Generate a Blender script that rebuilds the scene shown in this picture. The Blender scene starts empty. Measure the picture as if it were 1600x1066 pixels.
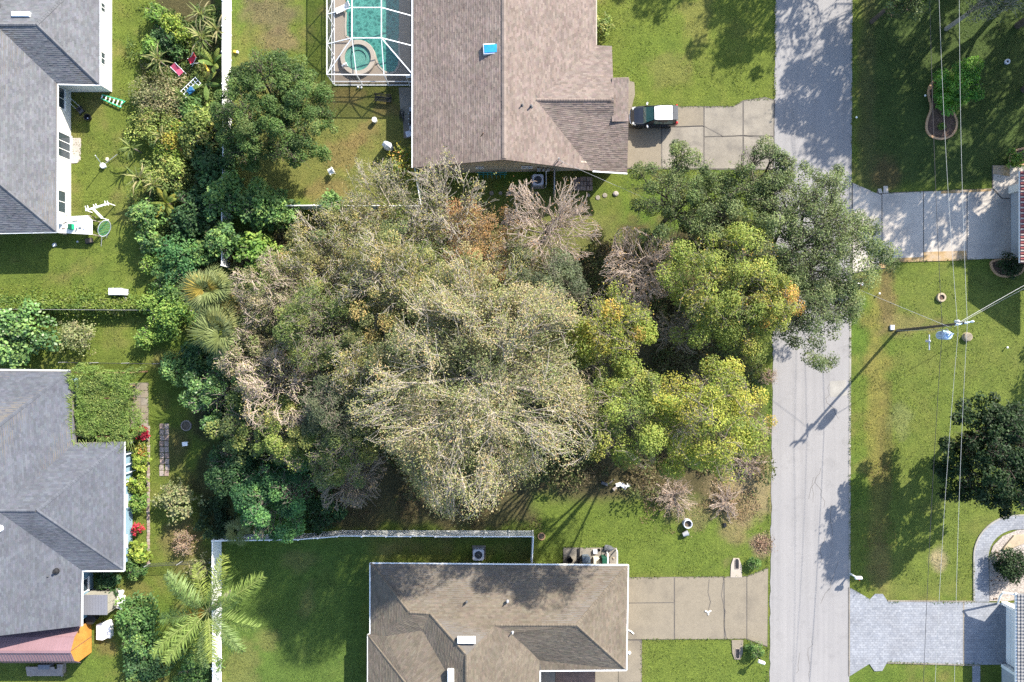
import bpy, math
import numpy as np
from mathutils import Vector, Matrix

# ------------------------------------------------------------------ camera, sky, sun, exposure
scene = bpy.context.scene
COL = scene.collection
rng = np.random.default_rng(11)
S = 0.05625          # metres of ground per photo unit of the survey grid (1600 across = 90 m)
H = 60.0             # flying height
cam_d = bpy.data.cameras.new('camera')
cam_d.sensor_width = 36.0
cam_d.lens = 24.0
cam_d.clip_start = 0.5
cam_d.clip_end = 2000.0
cam = bpy.data.objects.new('camera', cam_d)
cam.location = (0, 0, H)
cam.rotation_euler = (0, 0, 0)
COL.objects.link(cam)
scene.camera = cam

SUNV = Vector((8.55, 10.0, 8.6)).normalized()
world = bpy.data.worlds.new('World')
scene.world = world
world.use_nodes = True
wn = world.node_tree
bg = wn.nodes['Background']
sky = wn.nodes.new('ShaderNodeTexSky')
sky.sky_type = 'NISHITA'
sky.sun_disc = False
sky.sun_elevation = math.asin(SUNV.z)
sky.sun_rotation = math.atan2(SUNV.x, SUNV.y)
wn.links.new(sky.outputs[0], bg.inputs[0])
bg.inputs[1].default_value = 0.115
sun_d = bpy.data.lights.new('sun', 'SUN')
sun_d.energy = 4.1
sun_d.angle = math.radians(0.53)
sun_d.color = (1.0, 0.92, 0.79)
sun = bpy.data.objects.new('sun', sun_d)
sun.rotation_euler = (-SUNV).to_track_quat('-Z', 'Y').to_euler()
sun.location = (60, 70, 60)
COL.objects.link(sun)
scene.view_settings.view_transform = 'Standard'
scene.view_settings.look = 'None'
scene.view_settings.gamma = 1.0
scene.view_settings.use_curve_mapping = False
scene.view_settings.exposure = 1.75
scene.render.engine = 'CYCLES'
scene.cycles.max_bounces = 5
scene.cycles.diffuse_bounces = 3
scene.cycles.transparent_max_bounces = 10
scene.cycles.use_denoising = False
scene.cycles.caustics_reflective = False
scene.cycles.caustics_refractive = False

# ------------------------------------------------------------------ coordinates
def P(px, py, z=0.0):
    f = S * (H - z) / H
    return ((px - 800.0) * f, (533.0 - py) * f, z)
def G(px, py):
    return ((px - 800.0) * S, (533.0 - py) * S)
def m(px):
    return px * S

# ------------------------------------------------------------------ numeric noise
_lat = rng.random((256, 256))
def vnoise(x, y):
    x = np.asarray(x, float); y = np.asarray(y, float)
    xi = np.floor(x).astype(int); yi = np.floor(y).astype(int)
    fx = x - xi; fy = y - yi
    fx = fx * fx * (3 - 2 * fx); fy = fy * fy * (3 - 2 * fy)
    a = _lat[xi % 256, yi % 256]; b = _lat[(xi + 1) % 256, yi % 256]
    c = _lat[xi % 256, (yi + 1) % 256]; d = _lat[(xi + 1) % 256, (yi + 1) % 256]
    return (a * (1 - fx) + b * fx) * (1 - fy) + (c * (1 - fx) + d * fx) * fy
def fbm(x, y, o=4):
    s = 0; a = 0.5; t = 0
    for k in range(o):
        s = s + a * vnoise(x * 2 ** k + 17.3 * k, y * 2 ** k + 5.1 * k); t += a; a *= 0.55
    return s / t

# ------------------------------------------------------------------ materials
def newmat(name):
    mt = bpy.data.materials.new(name)
    mt.use_nodes = True
    nt = mt.node_tree
    return mt, nt, nt.nodes['Principled BSDF']
def rgb(c):
    return (c[0], c[1], c[2], 1.0)
def noise_node(nt, scale, detail=4, rough=0.6):
    g = nt.nodes.get('geo') or nt.nodes.new('ShaderNodeNewGeometry')
    g.name = 'geo'
    n = nt.nodes.new('ShaderNodeTexNoise')
    n.inputs['Scale'].default_value = scale
    n.inputs['Detail'].default_value = detail
    n.inputs['Roughness'].default_value = rough
    nt.links.new(g.outputs['Position'], n.inputs['Vector'])
    return n
def ramp(nt, src, stops):
    r = nt.nodes.new('ShaderNodeValToRGB')
    e = r.color_ramp.elements
    while len(e) > 1: e.remove(e[-1])
    e[0].position = stops[0][0]; e[0].color = rgb(stops[0][1])
    for p, c in stops[1:]:
        k = e.new(p); k.color = rgb(c)
    nt.links.new(src, r.inputs[0])
    return r
def mul(nt, a, b, fac=1.0, mode='MULTIPLY'):
    x = nt.nodes.new('ShaderNodeMixRGB'); x.blend_type = mode
    if isinstance(fac, float): x.inputs[0].default_value = fac
    else: nt.links.new(fac, x.inputs[0])
    for i, s in ((1, a), (2, b)):
        if isinstance(s, tuple): x.inputs[i].default_value = rgb(s)
        else: nt.links.new(s, x.inputs[i])
    return x.outputs[0]
def bump(nt, bs, h, dist=0.02, strength=0.6):
    b = nt.nodes.new('ShaderNodeBump')
    b.inputs['Distance'].default_value = dist
    b.inputs['Strength'].default_value = strength
    nt.links.new(h, b.inputs['Height'])
    nt.links.new(b.outputs[0], bs.inputs['Normal'])
def surf(name, c, var=0.15, scale=1.2, rough=0.75, fine=18.0, fvar=0.12, metal=0.0, spec=0.3, bstr=0.3, stain=None, sscale=0.4, samt=0.5, attr=None, bdist=0.01):
    """A painted / mineral / metal surface: base colour, slow and fine variation, optional stains, fine relief."""
    mt, nt, bs = newmat(name)
    bs.inputs['Roughness'].default_value = rough
    bs.inputs['Metallic'].default_value = metal
    bs.inputs['Specular IOR Level'].default_value = spec
    n1 = noise_node(nt, scale, 4); n2 = noise_node(nt, fine, 3, 0.7)
    base = rgb(c)[:3]
    if attr:
        a = nt.nodes.new('ShaderNodeAttribute'); a.attribute_name = attr
        base = mul(nt, a.outputs['Color'], (1.0, 1.0, 1.0))
    r1 = ramp(nt, n1.outputs[0], [(0.3, (1 - var,) * 3), (0.7, (1 + var,) * 3)])
    r2 = ramp(nt, n2.outputs[0], [(0.3, (1 - fvar,) * 3), (0.7, (1 + fvar,) * 3)])
    o = mul(nt, base, r1.outputs[0])
    o = mul(nt, o, r2.outputs[0])
    if stain:
        n3 = noise_node(nt, sscale, 6, 0.65)
        f = ramp(nt, n3.outputs[0], [(0.48, (0, 0, 0)), (0.68, (samt,) * 3)])
        o = mul(nt, o, tuple(stain), f.outputs[0], 'MIX')
    nt.links.new(o, bs.inputs['Base Color'])
    if bstr: bump(nt, bs, n2.outputs[0], bdist, bstr)
    return mt
def leafmat(name, rough=0.5, spec=0.35, trans=0.3):
    mt, nt, bs = newmat(name)
    a = nt.nodes.new('ShaderNodeAttribute'); a.attribute_name = 'leafcol'
    nt.links.new(a.outputs['Color'], bs.inputs['Base Color'])
    bs.inputs['Roughness'].default_value = rough
    bs.inputs['Specular IOR Level'].default_value = spec
    tr = nt.nodes.new('ShaderNodeBsdfTranslucent')
    hs = nt.nodes.new('ShaderNodeHueSaturation')
    hs.inputs['Saturation'].default_value = 1.15; hs.inputs['Value'].default_value = 1.25
    nt.links.new(a.outputs['Color'], hs.inputs['Color'])
    nt.links.new(hs.outputs[0], tr.inputs[0])
    mx = nt.nodes.new('ShaderNodeMixShader'); mx.inputs[0].default_value = trans
    nt.links.new(bs.outputs[0], mx.inputs[1]); nt.links.new(tr.outputs[0], mx.inputs[2])
    nt.links.new(mx.outputs[0], nt.nodes['Material Output'].inputs[0])
    return mt

M = {}
M['leaf'] = leafmat('leaf', 0.6, 0.22, 0.36)
M['gloss_leaf'] = leafmat('glossy leaf', 0.42, 0.3, 0.15)
M['dry_leaf'] = leafmat('dry leaf', 0.75, 0.2, 0.25)
M['bark_pale'] = surf('pale bark', (0.325, 0.29, 0.25), 0.25, 2.0, 0.9, 12, 0.2)
M['bark_grey'] = surf('grey bark', (0.21, 0.18, 0.15), 0.25, 2.0, 0.9, 12, 0.2)
M['bark_dark'] = surf('dark bark', (0.085, 0.068, 0.055), 0.25, 2.0, 0.9, 12, 0.2)
M['bark_pink'] = surf('pinkish dead bark', (0.36, 0.295, 0.25), 0.25, 2.0, 0.9, 12, 0.2)
M['white'] = surf('white vinyl', (0.78, 0.79, 0.80), 0.06, 0.8, 0.45, 8, 0.03, bstr=0.05, stain=(0.5, 0.5, 0.46), sscale=0.7, samt=0.25)
M['white_paint'] = surf('white paint', (0.80, 0.80, 0.79), 0.04, 1.0, 0.4, 20, 0.03, bstr=0.05)
M['white_metal'] = surf('white aluminium', (0.74, 0.77, 0.80), 0.04, 1.0, 0.35, 20, 0.03, bstr=0.03)
M['cream_wall'] = surf('cream stucco', (0.70, 0.68, 0.63), 0.05, 0.6, 0.85, 30, 0.05, stain=(0.5, 0.48, 0.42), samt=0.2)
M['blue_wall'] = surf('light blue stucco', (0.19, 0.3, 0.38), 0.05, 0.6, 0.85, 30, 0.05)
M['tan_wall'] = surf('tan stucco', (0.38, 0.33, 0.27), 0.08, 0.6, 0.85, 30, 0.05, stain=(0.55, 0.42, 0.18), sscale=0.3, samt=0.4)
M['pale_wall'] = surf('pale stucco', (0.36, 0.38, 0.41), 0.05, 0.6, 0.85, 30, 0.05)
M['deck_under'] = surf('roof deck', (0.12, 0.11, 0.10), 0.1, 1.0, 0.9)
M['asphalt'] = surf('sun bleached asphalt', (0.228, 0.222, 0.223), 0.05, 0.35, 0.9, 14, 0.08, bstr=0.12, stain=(0.215, 0.21, 0.215), sscale=0.12, samt=0.6)
def asphalt_streaks():
    mt = M['asphalt']; nt = mt.node_tree; bs = nt.nodes['Principled BSDF']
    g = nt.nodes['geo']; mp = nt.nodes.new('ShaderNodeMapping'); mp.inputs['Scale'].default_value = (2.2, 0.035, 1)
    nt.links.new(g.outputs['Position'], mp.inputs[0])
    n = nt.nodes.new('ShaderNodeTexNoise'); n.inputs['Scale'].default_value = 1.0; n.inputs['Detail'].default_value = 5; n.inputs['Roughness'].default_value = .7
    nt.links.new(mp.outputs[0], n.inputs['Vector'])
    r = ramp(nt, n.outputs[0], [(.3, (.90, .90, .905)), (.5, (1, 1, 1)), (.7, (1.06, 1.055, 1.05))])
    src = bs.inputs['Base Color'].links[0].from_socket
    nt.links.new(mul(nt, src, r.outputs[0]), bs.inputs['Base Color'])
asphalt_streaks()
def blotch(key, scale, lo, amt):
    mt = M[key]; nt = mt.node_tree; bs = nt.nodes['Principled BSDF']
    n = noise_node(nt, scale, 7, .7); f = ramp(nt, n.outputs[0], [(.52, (1, 1, 1)), (.66, (amt,) * 3)])
    src = bs.inputs['Base Color'].links[0].from_socket
    nt.links.new(mul(nt, src, f.outputs[0]), bs.inputs['Base Color'])
blotch('asphalt', .7, 0, .86)
M['kerb'] = surf('concrete edging', (0.25, 0.24, 0.22), 0.15, 1.0, 0.9, 20, 0.1)
M['joint'] = surf('dark joint', (0.11, 0.10, 0.09), 0.2, 1.0, 0.95)
M['concrete'] = surf('weathered concrete', (0.205, 0.185, 0.155), 0.16, 0.35, 0.9, 10, 0.12, stain=(0.10, 0.092, 0.085), sscale=0.45, samt=0.75)
M['concrete_tan'] = surf('tan concrete', (0.198, 0.172, 0.132), 0.14, 0.4, 0.9, 10, 0.12, stain=(0.105, 0.092, 0.075), sscale=0.4, samt=0.7)
M['concrete_pale'] = surf('pale concrete', (0.4, 0.365, 0.325), 0.10, 0.3, 0.85, 12, 0.08, stain=(0.17, 0.16, 0.157), sscale=0.35, samt=0.5)
M['concrete_rust'] = surf('iron stained concrete', (0.3, 0.205, 0.1), 0.25, 0.5, 0.85, 8, 0.12, stain=(0.27, 0.25, 0.235), sscale=0.5, samt=0.7)
M['paver_pale'] = surf('pale blue grey pavers', (0.215, 0.228, 0.255), 0.10, 0.5, 0.8, 5, 0.16, stain=(0.15, 0.15, 0.16), sscale=0.4, samt=0.3)
M['paver_red'] = surf('red brick pavers', (0.22, 0.14, 0.105), 0.18, 2.0, 0.85, 12, 0.12)
M['paver_pink'] = surf('pink concrete block', (0.25, 0.19, 0.165), 0.15, 2.5, 0.85, 15, 0.12)
M['deck'] = surf('pool deck', (0.235, 0.197, 0.16), 0.07, 0.5, 0.8, 15, 0.05)
M['coping'] = surf('pool coping', (0.33, 0.29, 0.245), 0.07, 1.0, 0.7, 15, 0.05)
M['peach'] = surf('peach concrete curb', (0.42, 0.26, 0.15), 0.15, 1.5, 0.85, 15, 0.1)
M['mulch'] = surf('brown mulch', (0.10, 0.062, 0.045), 0.35, 4.0, 0.95, 14, 0.4, bstr=0.9, bdist=0.05)
M['gravel'] = surf('white gravel', (0.3, 0.27, 0.25), 0.2, 6.0, 0.9, 9, 0.45, bstr=1.0, bdist=0.05)
M['stone'] = surf('pale stone', (0.33, 0.27, 0.19), 0.15, 1.5, 0.85, 10, 0.1)
M['dirt'] = surf('soil', (0.10, 0.08, 0.06), 0.3, 3, 0.95, 15, 0.3)
M['glass'] = surf('window glass', (0.035, 0.05, 0.065), 0.2, 0.6, 0.08, 5, 0.1, spec=0.8, bstr=0)
M['sky_glass'] = surf('blue skylight dome', (0.02, 0.22, 0.48), 0.2, 1.5, 0.12, 5, 0.1, spec=0.7, bstr=0)
M['car_black'] = surf('black car paint', (0.014, 0.017, 0.026), 0.1, 1, 0.18, 20, 0.05, spec=0.6, bstr=0)
M['car_white'] = surf('white car roof', (0.82, 0.82, 0.82), 0.02, 1, 0.2, 20, 0.02, spec=0.6, bstr=0)
M['car_glass'] = surf('car glass', (0.035, 0.095, 0.10), 0.1, 1, 0.05, 20, 0.05, spec=0.9, bstr=0)
M['chrome'] = surf('chrome', (0.6, 0.6, 0.6), 0.1, 1, 0.2, 20, 0.05, metal=1.0, bstr=0)
M['red_lens'] = surf('red lens', (0.45, 0.02, 0.02), 0.1, 1, 0.2, 20, 0.05, spec=0.6, bstr=0)
M['clear_lens'] = surf('clear lens', (0.6, 0.62, 0.62), 0.1, 1, 0.15, 20, 0.05, spec=0.6, bstr=0)
M['rubber'] = surf('black rubber', (0.02, 0.02, 0.02), 0.2, 2, 0.8, 20, 0.1)
M['black'] = surf('black plastic', (0.018, 0.018, 0.02), 0.2, 2, 0.55, 20, 0.1)
M['dark_grey'] = surf('dark grey metal', (0.07, 0.075, 0.085), 0.15, 2, 0.5, 20, 0.1)
M['grey'] = surf('grey metal', (0.30, 0.31, 0.33), 0.12, 1.5, 0.5, 20, 0.08)
M['light_grey'] = surf('light grey plastic', (0.46, 0.48, 0.54), 0.1, 1.5, 0.5, 20, 0.06)
M['bin_blue'] = surf('slate blue plastic', (0.09, 0.12, 0.16), 0.1, 2, 0.5)
M['bin_green'] = surf('dark green plastic', (0.012, 0.07, 0.045), 0.1, 2, 0.5)
M['beige'] = surf('beige plastic', (0.50, 0.47, 0.38), 0.06, 2, 0.5, stain=(0.38, 0.35, 0.28), samt=0.3)
M['resin'] = surf('beige resin', (0.27, 0.26, 0.22), 0.06, 1, 0.6, 14, 0.05)
M['shed_grey'] = surf('grey resin roof', (0.15, 0.155, 0.18), 0.06, 1, 0.55, 14, 0.05)
M['mauve'] = surf('mauve painted metal', (0.2, 0.125, 0.14), 0.08, 0.8, 0.5, 14, 0.06)
M['orange_wood'] = surf('orange stained plywood', (0.42, 0.19, 0.04), 0.18, 1.2, 0.7, 8, 0.12)
M['wood_grey'] = surf('weathered wood', (0.27, 0.23, 0.21), 0.2, 3.0, 0.9, 20, 0.2)
M['wood_brown'] = surf('brown wood', (0.15, 0.09, 0.055), 0.25, 3.0, 0.85, 20, 0.2)
M['pole_wood'] = surf('creosoted pole', (0.10, 0.085, 0.065), 0.2, 3.0, 0.9, 20, 0.2)
M['green_paint'] = surf('green fibreglass', (0.05, 0.36, 0.20), 0.1, 2, 0.5)
M['green_plastic'] = surf('green bucket plastic', (0.0, 0.30, 0.13), 0.1, 2, 0.45)
M['teal'] = surf('teal paint', (0.03, 0.23, 0.24), 0.15, 2, 0.6)
M['red_paint'] = surf('red paint', (0.42, 0.012, 0.03), 0.15, 2, 0.4)
M['pink_paint'] = surf('faded red paint', (0.42, 0.07, 0.13), 0.2, 2, 0.5)
M['wire'] = surf('aluminium wire', (0.36, 0.37, 0.36), 0.05, 1, 0.4, bstr=0)
M['wire_dark'] = surf('black cable', (0.03, 0.03, 0.035), 0.1, 1, 0.6, bstr=0)
M['blue_steel'] = surf('pale blue steel', (0.38, 0.50, 0.66), 0.12, 2, 0.4)
M['porcelain'] = surf('white porcelain', (0.75, 0.78, 0.82), 0.03, 2, 0.2, bstr=0)
M['cover'] = surf('grey white fabric', (0.48, 0.52, 0.58), 0.2, 3, 0.8, 12, 0.1)
M['shingle'] = surf('shingles', (1, 1, 1), 0.13, 0.45, 0.95, 35, 0.18, spec=0.15, bstr=0.5, attr='leafcol')
M['tile_red'] = surf('terracotta tile', (0.27, 0.085, 0.08), 0.15, 2, 0.8, 15, 0.1)
M['tile_pale'] = surf('pale roof tile', (0.36, 0.31, 0.28), 0.12, 2, 0.8, 15, 0.1)
M['tile_grey'] = surf('grey roof tile', (0.2, 0.2, 0.205), 0.15, 2, 0.8, 15, 0.1)
M['yellow'] = surf('yellow plastic', (0.6, 0.38, 0.05), 0.1, 2, 0.5)
M['blue_tarp'] = surf('blue tarp', (0.02, 0.10, 0.22), 0.2, 2, 0.5)
M['chain'] = surf('galvanised wire', (0.25, 0.25, 0.24), 0.1, 2, 0.5)

def paver_joints(mt, w, h):
    nt = mt.node_tree; bs = nt.nodes['Principled BSDF']
    b = nt.nodes.new('ShaderNodeTexBrick'); b.inputs['Scale'].default_value = 1.0; b.inputs['Brick Width'].default_value = w; b.inputs['Row Height'].default_value = h
    b.inputs['Mortar Size'].default_value = .012; b.inputs['Color1'].default_value = (1.12, 1.11, 1.09, 1); b.inputs['Color2'].default_value = (.86, .87, .89, 1); b.inputs['Mortar'].default_value = (.62, .62, .64, 1)
    nt.links.new(nt.nodes['geo'].outputs['Position'], b.inputs['Vector'])
    src = bs.inputs['Base Color'].links[0].from_socket
    nt.links.new(mul(nt, src, b.outputs[0]), bs.inputs['Base Color'])
paver_joints(M['paver_pale'], .30, .20); paver_joints(M['paver_red'], .2, .1)
def water_mat(name, tint):
    mt, nt, bs = newmat(name)
    tr = nt.nodes.new('ShaderNodeBsdfTransparent'); tr.inputs[0].default_value = rgb(tint)
    gl = nt.nodes.new('ShaderNodeBsdfGlossy'); gl.inputs['Roughness'].default_value = 0.06
    fr = nt.nodes.new('ShaderNodeFresnel'); fr.inputs[0].default_value = 1.33
    n = noise_node(nt, 2.2, 3, 0.6)
    b = nt.nodes.new('ShaderNodeBump'); b.inputs['Distance'].default_value = 0.12; b.inputs['Strength'].default_value = 0.8
    nt.links.new(n.outputs[0], b.inputs['Height'])
    nt.links.new(b.outputs[0], gl.inputs['Normal']); nt.links.new(b.outputs[0], fr.inputs['Normal'])
    mx = nt.nodes.new('ShaderNodeMixShader')
    gm = nt.nodes.new('ShaderNodeNewGeometry'); iv = nt.nodes.new('ShaderNodeMath'); iv.operation = 'SUBTRACT'; iv.inputs[0].default_value = 1.0
    nt.links.new(gm.outputs['Backfacing'], iv.inputs[1]); ml = nt.nodes.new('ShaderNodeMath'); ml.operation = 'MULTIPLY'
    nt.links.new(fr.outputs[0], ml.inputs[0]); nt.links.new(iv.outputs[0], ml.inputs[1])      # no false total reflection on the sheet's underside
    nt.links.new(ml.outputs[0], mx.inputs[0]); nt.links.new(tr.outputs[0], mx.inputs[1]); nt.links.new(gl.outputs[0], mx.inputs[2])
    nt.links.new(mx.outputs[0], nt.nodes['Material Output'].inputs[0])
    return mt
M['water'] = water_mat('pool water', (0.78, 0.97, 0.955))
def caustic_mat(name, a, b, sc=2.3):  # plaster with a bright net of underwater sunlight painted into its colour
    mt, nt, bs = newmat(name)
    g = nt.nodes.new('ShaderNodeNewGeometry')
    n = noise_node(nt, 1.5, 3)
    ad = nt.nodes.new('ShaderNodeVectorMath'); ad.operation = 'ADD'
    nt.links.new(g.outputs['Position'], ad.inputs[0]); nt.links.new(n.outputs['Color'], ad.inputs[1])
    v = nt.nodes.new('ShaderNodeTexVoronoi'); v.feature = 'DISTANCE_TO_EDGE'; v.inputs['Scale'].default_value = sc
    nt.links.new(ad.outputs[0], v.inputs['Vector'])
    r = ramp(nt, v.outputs[0], [(0.0, a), (0.13, tuple(0.5 * (x + y) for x, y in zip(a, b))), (0.3, b)])
    nt.links.new(r.outputs[0], bs.inputs['Base Color'])
    bs.inputs['Roughness'].default_value = 0.6
    return mt
M['caustic'] = caustic_mat('aqua pebble plaster', (0.075, 0.235, 0.20), (0.008, 0.10, 0.086))
M['caustic_spa'] = caustic_mat('spa plaster', (0.15, 0.26, 0.22), (0.075, 0.19, 0.165), 1.2)
def screen_mat(name, alpha):
    mt, nt, bs = newmat(name)
    bs.inputs['Base Color'].default_value = (0.06, 0.063, 0.07, 1)
    bs.inputs['Roughness'].default_value = 0.7
    tr = nt.nodes.new('ShaderNodeBsdfTransparent')
    mx = nt.nodes.new('ShaderNodeMixShader'); mx.inputs[0].default_value = alpha
    nt.links.new(tr.outputs[0], mx.inputs[1]); nt.links.new(bs.outputs[0], mx.inputs[2])
    nt.links.new(mx.outputs[0], nt.nodes['Material Output'].inputs[0])
    return mt
M['screen'] = screen_mat('insect screen', 0.15)
M['wall_screen'] = screen_mat('dense insect screen', 0.42)
M['netting'] = screen_mat('chain link mesh', 0.25)
def ground_mat():
    mt, nt, bs = newmat('lawn')
    a = nt.nodes.new('ShaderNodeAttribute'); a.attribute_name = 'leafcol'
    n1 = noise_node(nt, 0.9, 5, 0.65); n2 = noise_node(nt, 5.5, 4, 0.75); n3 = noise_node(nt, 22.0, 3, 0.8)
    r1 = ramp(nt, n1.outputs[0], [(0.3, (0.82, 0.84, 0.86)), (0.7, (1.2, 1.16, 1.1))])
    r2 = ramp(nt, n2.outputs[0], [(0.28, (0.62, 0.66, 0.62)), (0.5, (1, 1, 1)), (0.74, (1.45, 1.38, 1.3))])
    r3 = ramp(nt, n3.outputs[0], [(0.28, (0.6, 0.64, 0.6)), (0.72, (1.4, 1.36, 1.36))])
    o = mul(nt, a.outputs['Color'], r1.outputs[0]); o = mul(nt, o, r2.outputs[0]); o = mul(nt, o, r3.outputs[0])
    nt.links.new(o, bs.inputs['Base Color'])
    bs.inputs['Roughness'].default_value = 0.95; bs.inputs['Specular IOR Level'].default_value = 0.1
    ad = nt.nodes.new('ShaderNodeMath'); ad.operation = 'ADD'
    nt.links.new(n2.outputs[0], ad.inputs[0]); nt.links.new(n3.outputs[0], ad.inputs[1])
    bump(nt, bs, ad.outputs[0], 0.10, 0.9)
    return mt
M['lawn'] = ground_mat()

# ------------------------------------------------------------------ mesh helpers
def origin(o):
    v = Vector((0, 0, 0))
    while o is not None:
        v = v + o.location; o = o.parent
    return v
def raw_mesh(name, v, loops, starts, mat, col=None, smooth=False):
    me = bpy.data.meshes.new(name)
    v = np.asarray(v, np.float32)
    me.vertices.add(len(v)); me.vertices.foreach_set('co', v.ravel())
    me.loops.add(len(loops)); me.loops.foreach_set('vertex_index', np.asarray(loops, np.int32))
    me.polygons.add(len(starts)); me.polygons.foreach_set('loop_start', np.asarray(starts, np.int32))
    me.polygons.foreach_set('use_smooth', np.full(len(starts), bool(smooth)))
    me.update(calc_edges=True)
    if col is not None:
        a = me.attributes.new('leafcol', 'FLOAT_COLOR', 'FACE')
        c = np.ones((len(starts), 4), np.float32); c[:, :3] = col
        a.data.foreach_set('color', c.ravel())
    me.materials.append(mat)
    return me
def put(name, me, parent=None, loc=None):
    o = bpy.data.objects.new(name, me)
    COL.objects.link(o)
    if parent is not None: o.parent = parent
    if loc is not None: o.location = loc
    return o
class MB:
    def __init__(s): s.v = []; s.f = []; s.c = []
    def add(s, vs, fs, col=None):
        n = len(s.v); s.v += [tuple(p) for p in vs]; s.f += [tuple(i + n for i in f) for f in fs]
        if col is not None: s.c += [col] * len(fs)
        return s
    def box(s, x0, x1, y0, y1, z0, z1, col=None):
        return s.add([(x0, y0, z0), (x1, y0, z0), (x1, y1, z0), (x0, y1, z0), (x0, y0, z1), (x1, y0, z1), (x1, y1, z1), (x0, y1, z1)],
                     [(3, 2, 1, 0), (4, 5, 6, 7), (0, 1, 5, 4), (1, 2, 6, 5), (2, 3, 7, 6), (3, 0, 4, 7)], col)
    def bbox(s, cx, cy, cz, sx, sy, sz, rz=0.0, bev=0.0, tilt=None):
        """box centred at (cx, cy), standing on cz, with chamfered top"""
        b = min(bev, sx * .4, sy * .4, sz * .4)
        vs = []
        for (z, i) in ((0, 0), (sz - b, 0), (sz, b)):
            for (x, y) in ((-1, -1), (1, -1), (1, 1), (-1, 1)):
                vs.append((x * (sx / 2 - i), y * (sy / 2 - i), z))
        c, d = math.cos(rz), math.sin(rz)
        out = []
        for x, y, z in vs:
            p = Vector((x, y, z))
            if tilt is not None: p = tilt @ p
            out.append((cx + c * p.x - d * p.y, cy + d * p.x + c * p.y, cz + p.z))
        fs = [(3, 2, 1, 0), (8, 9, 10, 11)]
        for k in (0, 4):
            for i in range(4): fs.append((k + i, k + (i + 1) % 4, k + 4 + (i + 1) % 4, k + 4 + i))
        return s.add(out, fs)
    def prism(s, pts, z0, z1):
        n = len(pts)
        a = sum(pts[i][0] * pts[(i + 1) % n][1] - pts[(i + 1) % n][0] * pts[i][1] for i in range(n))
        if a < 0: pts = pts[::-1]
        vs = [(x, y, z0) for x, y in pts] + [(x, y, z1) for x, y in pts]
        return s.add(vs, [tuple(range(n))[::-1], tuple(range(n, 2 * n))] + [(i, (i + 1) % n, n + (i + 1) % n, n + i) for i in range(n)])
    def tube(s, pts, r, n=6, close=False):
        pts = [Vector(p) for p in pts]; k = len(pts)
        rr = r if isinstance(r, (list, tuple)) else [r] * k
        vs = []
        for i, p in enumerate(pts):
            if close: d = pts[(i + 1) % k] - pts[i - 1]
            else: d = pts[min(i + 1, k - 1)] - pts[max(i - 1, 0)]
            d = d.normalized() if d.length > 1e-9 else Vector((0, 0, 1))
            u = d.cross(Vector((0, 0, 1)) if abs(d.z) < 0.95 else Vector((1, 0, 0))).normalized(); w = d.cross(u)
            for j in range(n):
                a = 2 * math.pi * j / n
                vs.append(tuple(p + (u * math.cos(a) + w * math.sin(a)) * rr[i]))
        fs = []
        for i in range(k if close else k - 1):
            a, b = i * n, ((i + 1) % k) * n
            for j in range(n): fs.append((a + j, a + (j + 1) % n, b + (j + 1) % n, b + j))
        if not close: fs += [tuple(range(n))[::-1], tuple(range((k - 1) * n, k * n))]
        return s.add(vs, fs)
    def bar(s, a, b, w, h):
        """rectangular bar from a to b (centre line), width w, height h"""
        a = Vector(a); b = Vector(b); d = (b - a).normalized()
        u = d.cross(Vector((0, 0, 1)) if abs(d.z) < 0.95 else Vector((1, 0, 0))).normalized(); n = u.cross(d)
        vs = []
        for p in (a, b):
            for (i, j) in ((-1, -1), (1, -1), (1, 1), (-1, 1)): vs.append(tuple(p + u * i * w / 2 + n * j * h / 2))
        return s.add(vs, [(3, 2, 1, 0), (4, 5, 6, 7), (0, 1, 5, 4), (1, 2, 6, 5), (2, 3, 7, 6), (3, 0, 4, 7)])
    def lathe(s, cx, cy, prof, n=14, sx=1.0, sy=1.0, cap=True):
        vs = []; fs = []
        for r, z in prof:
            for j in range(n):
                a = 2 * math.pi * j / n; vs.append((cx + r * sx * math.cos(a), cy + r * sy * math.sin(a), z))
        for i in range(len(prof) - 1):
            for j in range(n): fs.append((i * n + j, i * n + (j + 1) % n, (i + 1) * n + (j + 1) % n, (i + 1) * n + j))
        if cap and prof[0][0] > 1e-4: fs.append(tuple(range(n))[::-1])
        if cap and prof[-1][0] > 1e-4: fs.append(tuple(range((len(prof) - 1) * n, len(prof) * n)))
        return s.add(vs, fs)
    def build(s, name, mat, parent=None, local=False, smooth=False, kind=None):
        v = np.array(s.v, float)
        loc = None
        if not local:
            if parent is not None: v = v - np.array(origin(parent))
            else:
                loc = Vector((v[:, 0].mean(), v[:, 1].mean(), v[:, 2].min())); v = v - np.array(loc)
        loops = [i for f in s.f for i in f]
        starts = np.cumsum([0] + [len(f) for f in s.f[:-1]])
        me = raw_mesh(name, v, loops, starts, mat if not isinstance(mat, str) else M[mat], np.array(s.c) if s.c else None, smooth)
        o = put(name, me, parent, loc)
        if kind: o['kind'] = kind
        return o
def tag(o, label=None, cat=None, group=None, kind=None):
    if label: o['label'] = label
    if cat: o['category'] = cat
    if group: o['group'] = group
    if kind: o['kind'] = kind
    return o
def thing(name, label, cat, loc, group=None, rz=0.0):
    o = bpy.data.objects.new(name, None)
    o.empty_display_size = 0.3
    COL.objects.link(o)
    o.location = loc if len(loc) == 3 else (loc[0], loc[1], 0)
    o.rotation_euler = (0, 0, rz)
    return tag(o, label, cat, group)
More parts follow.
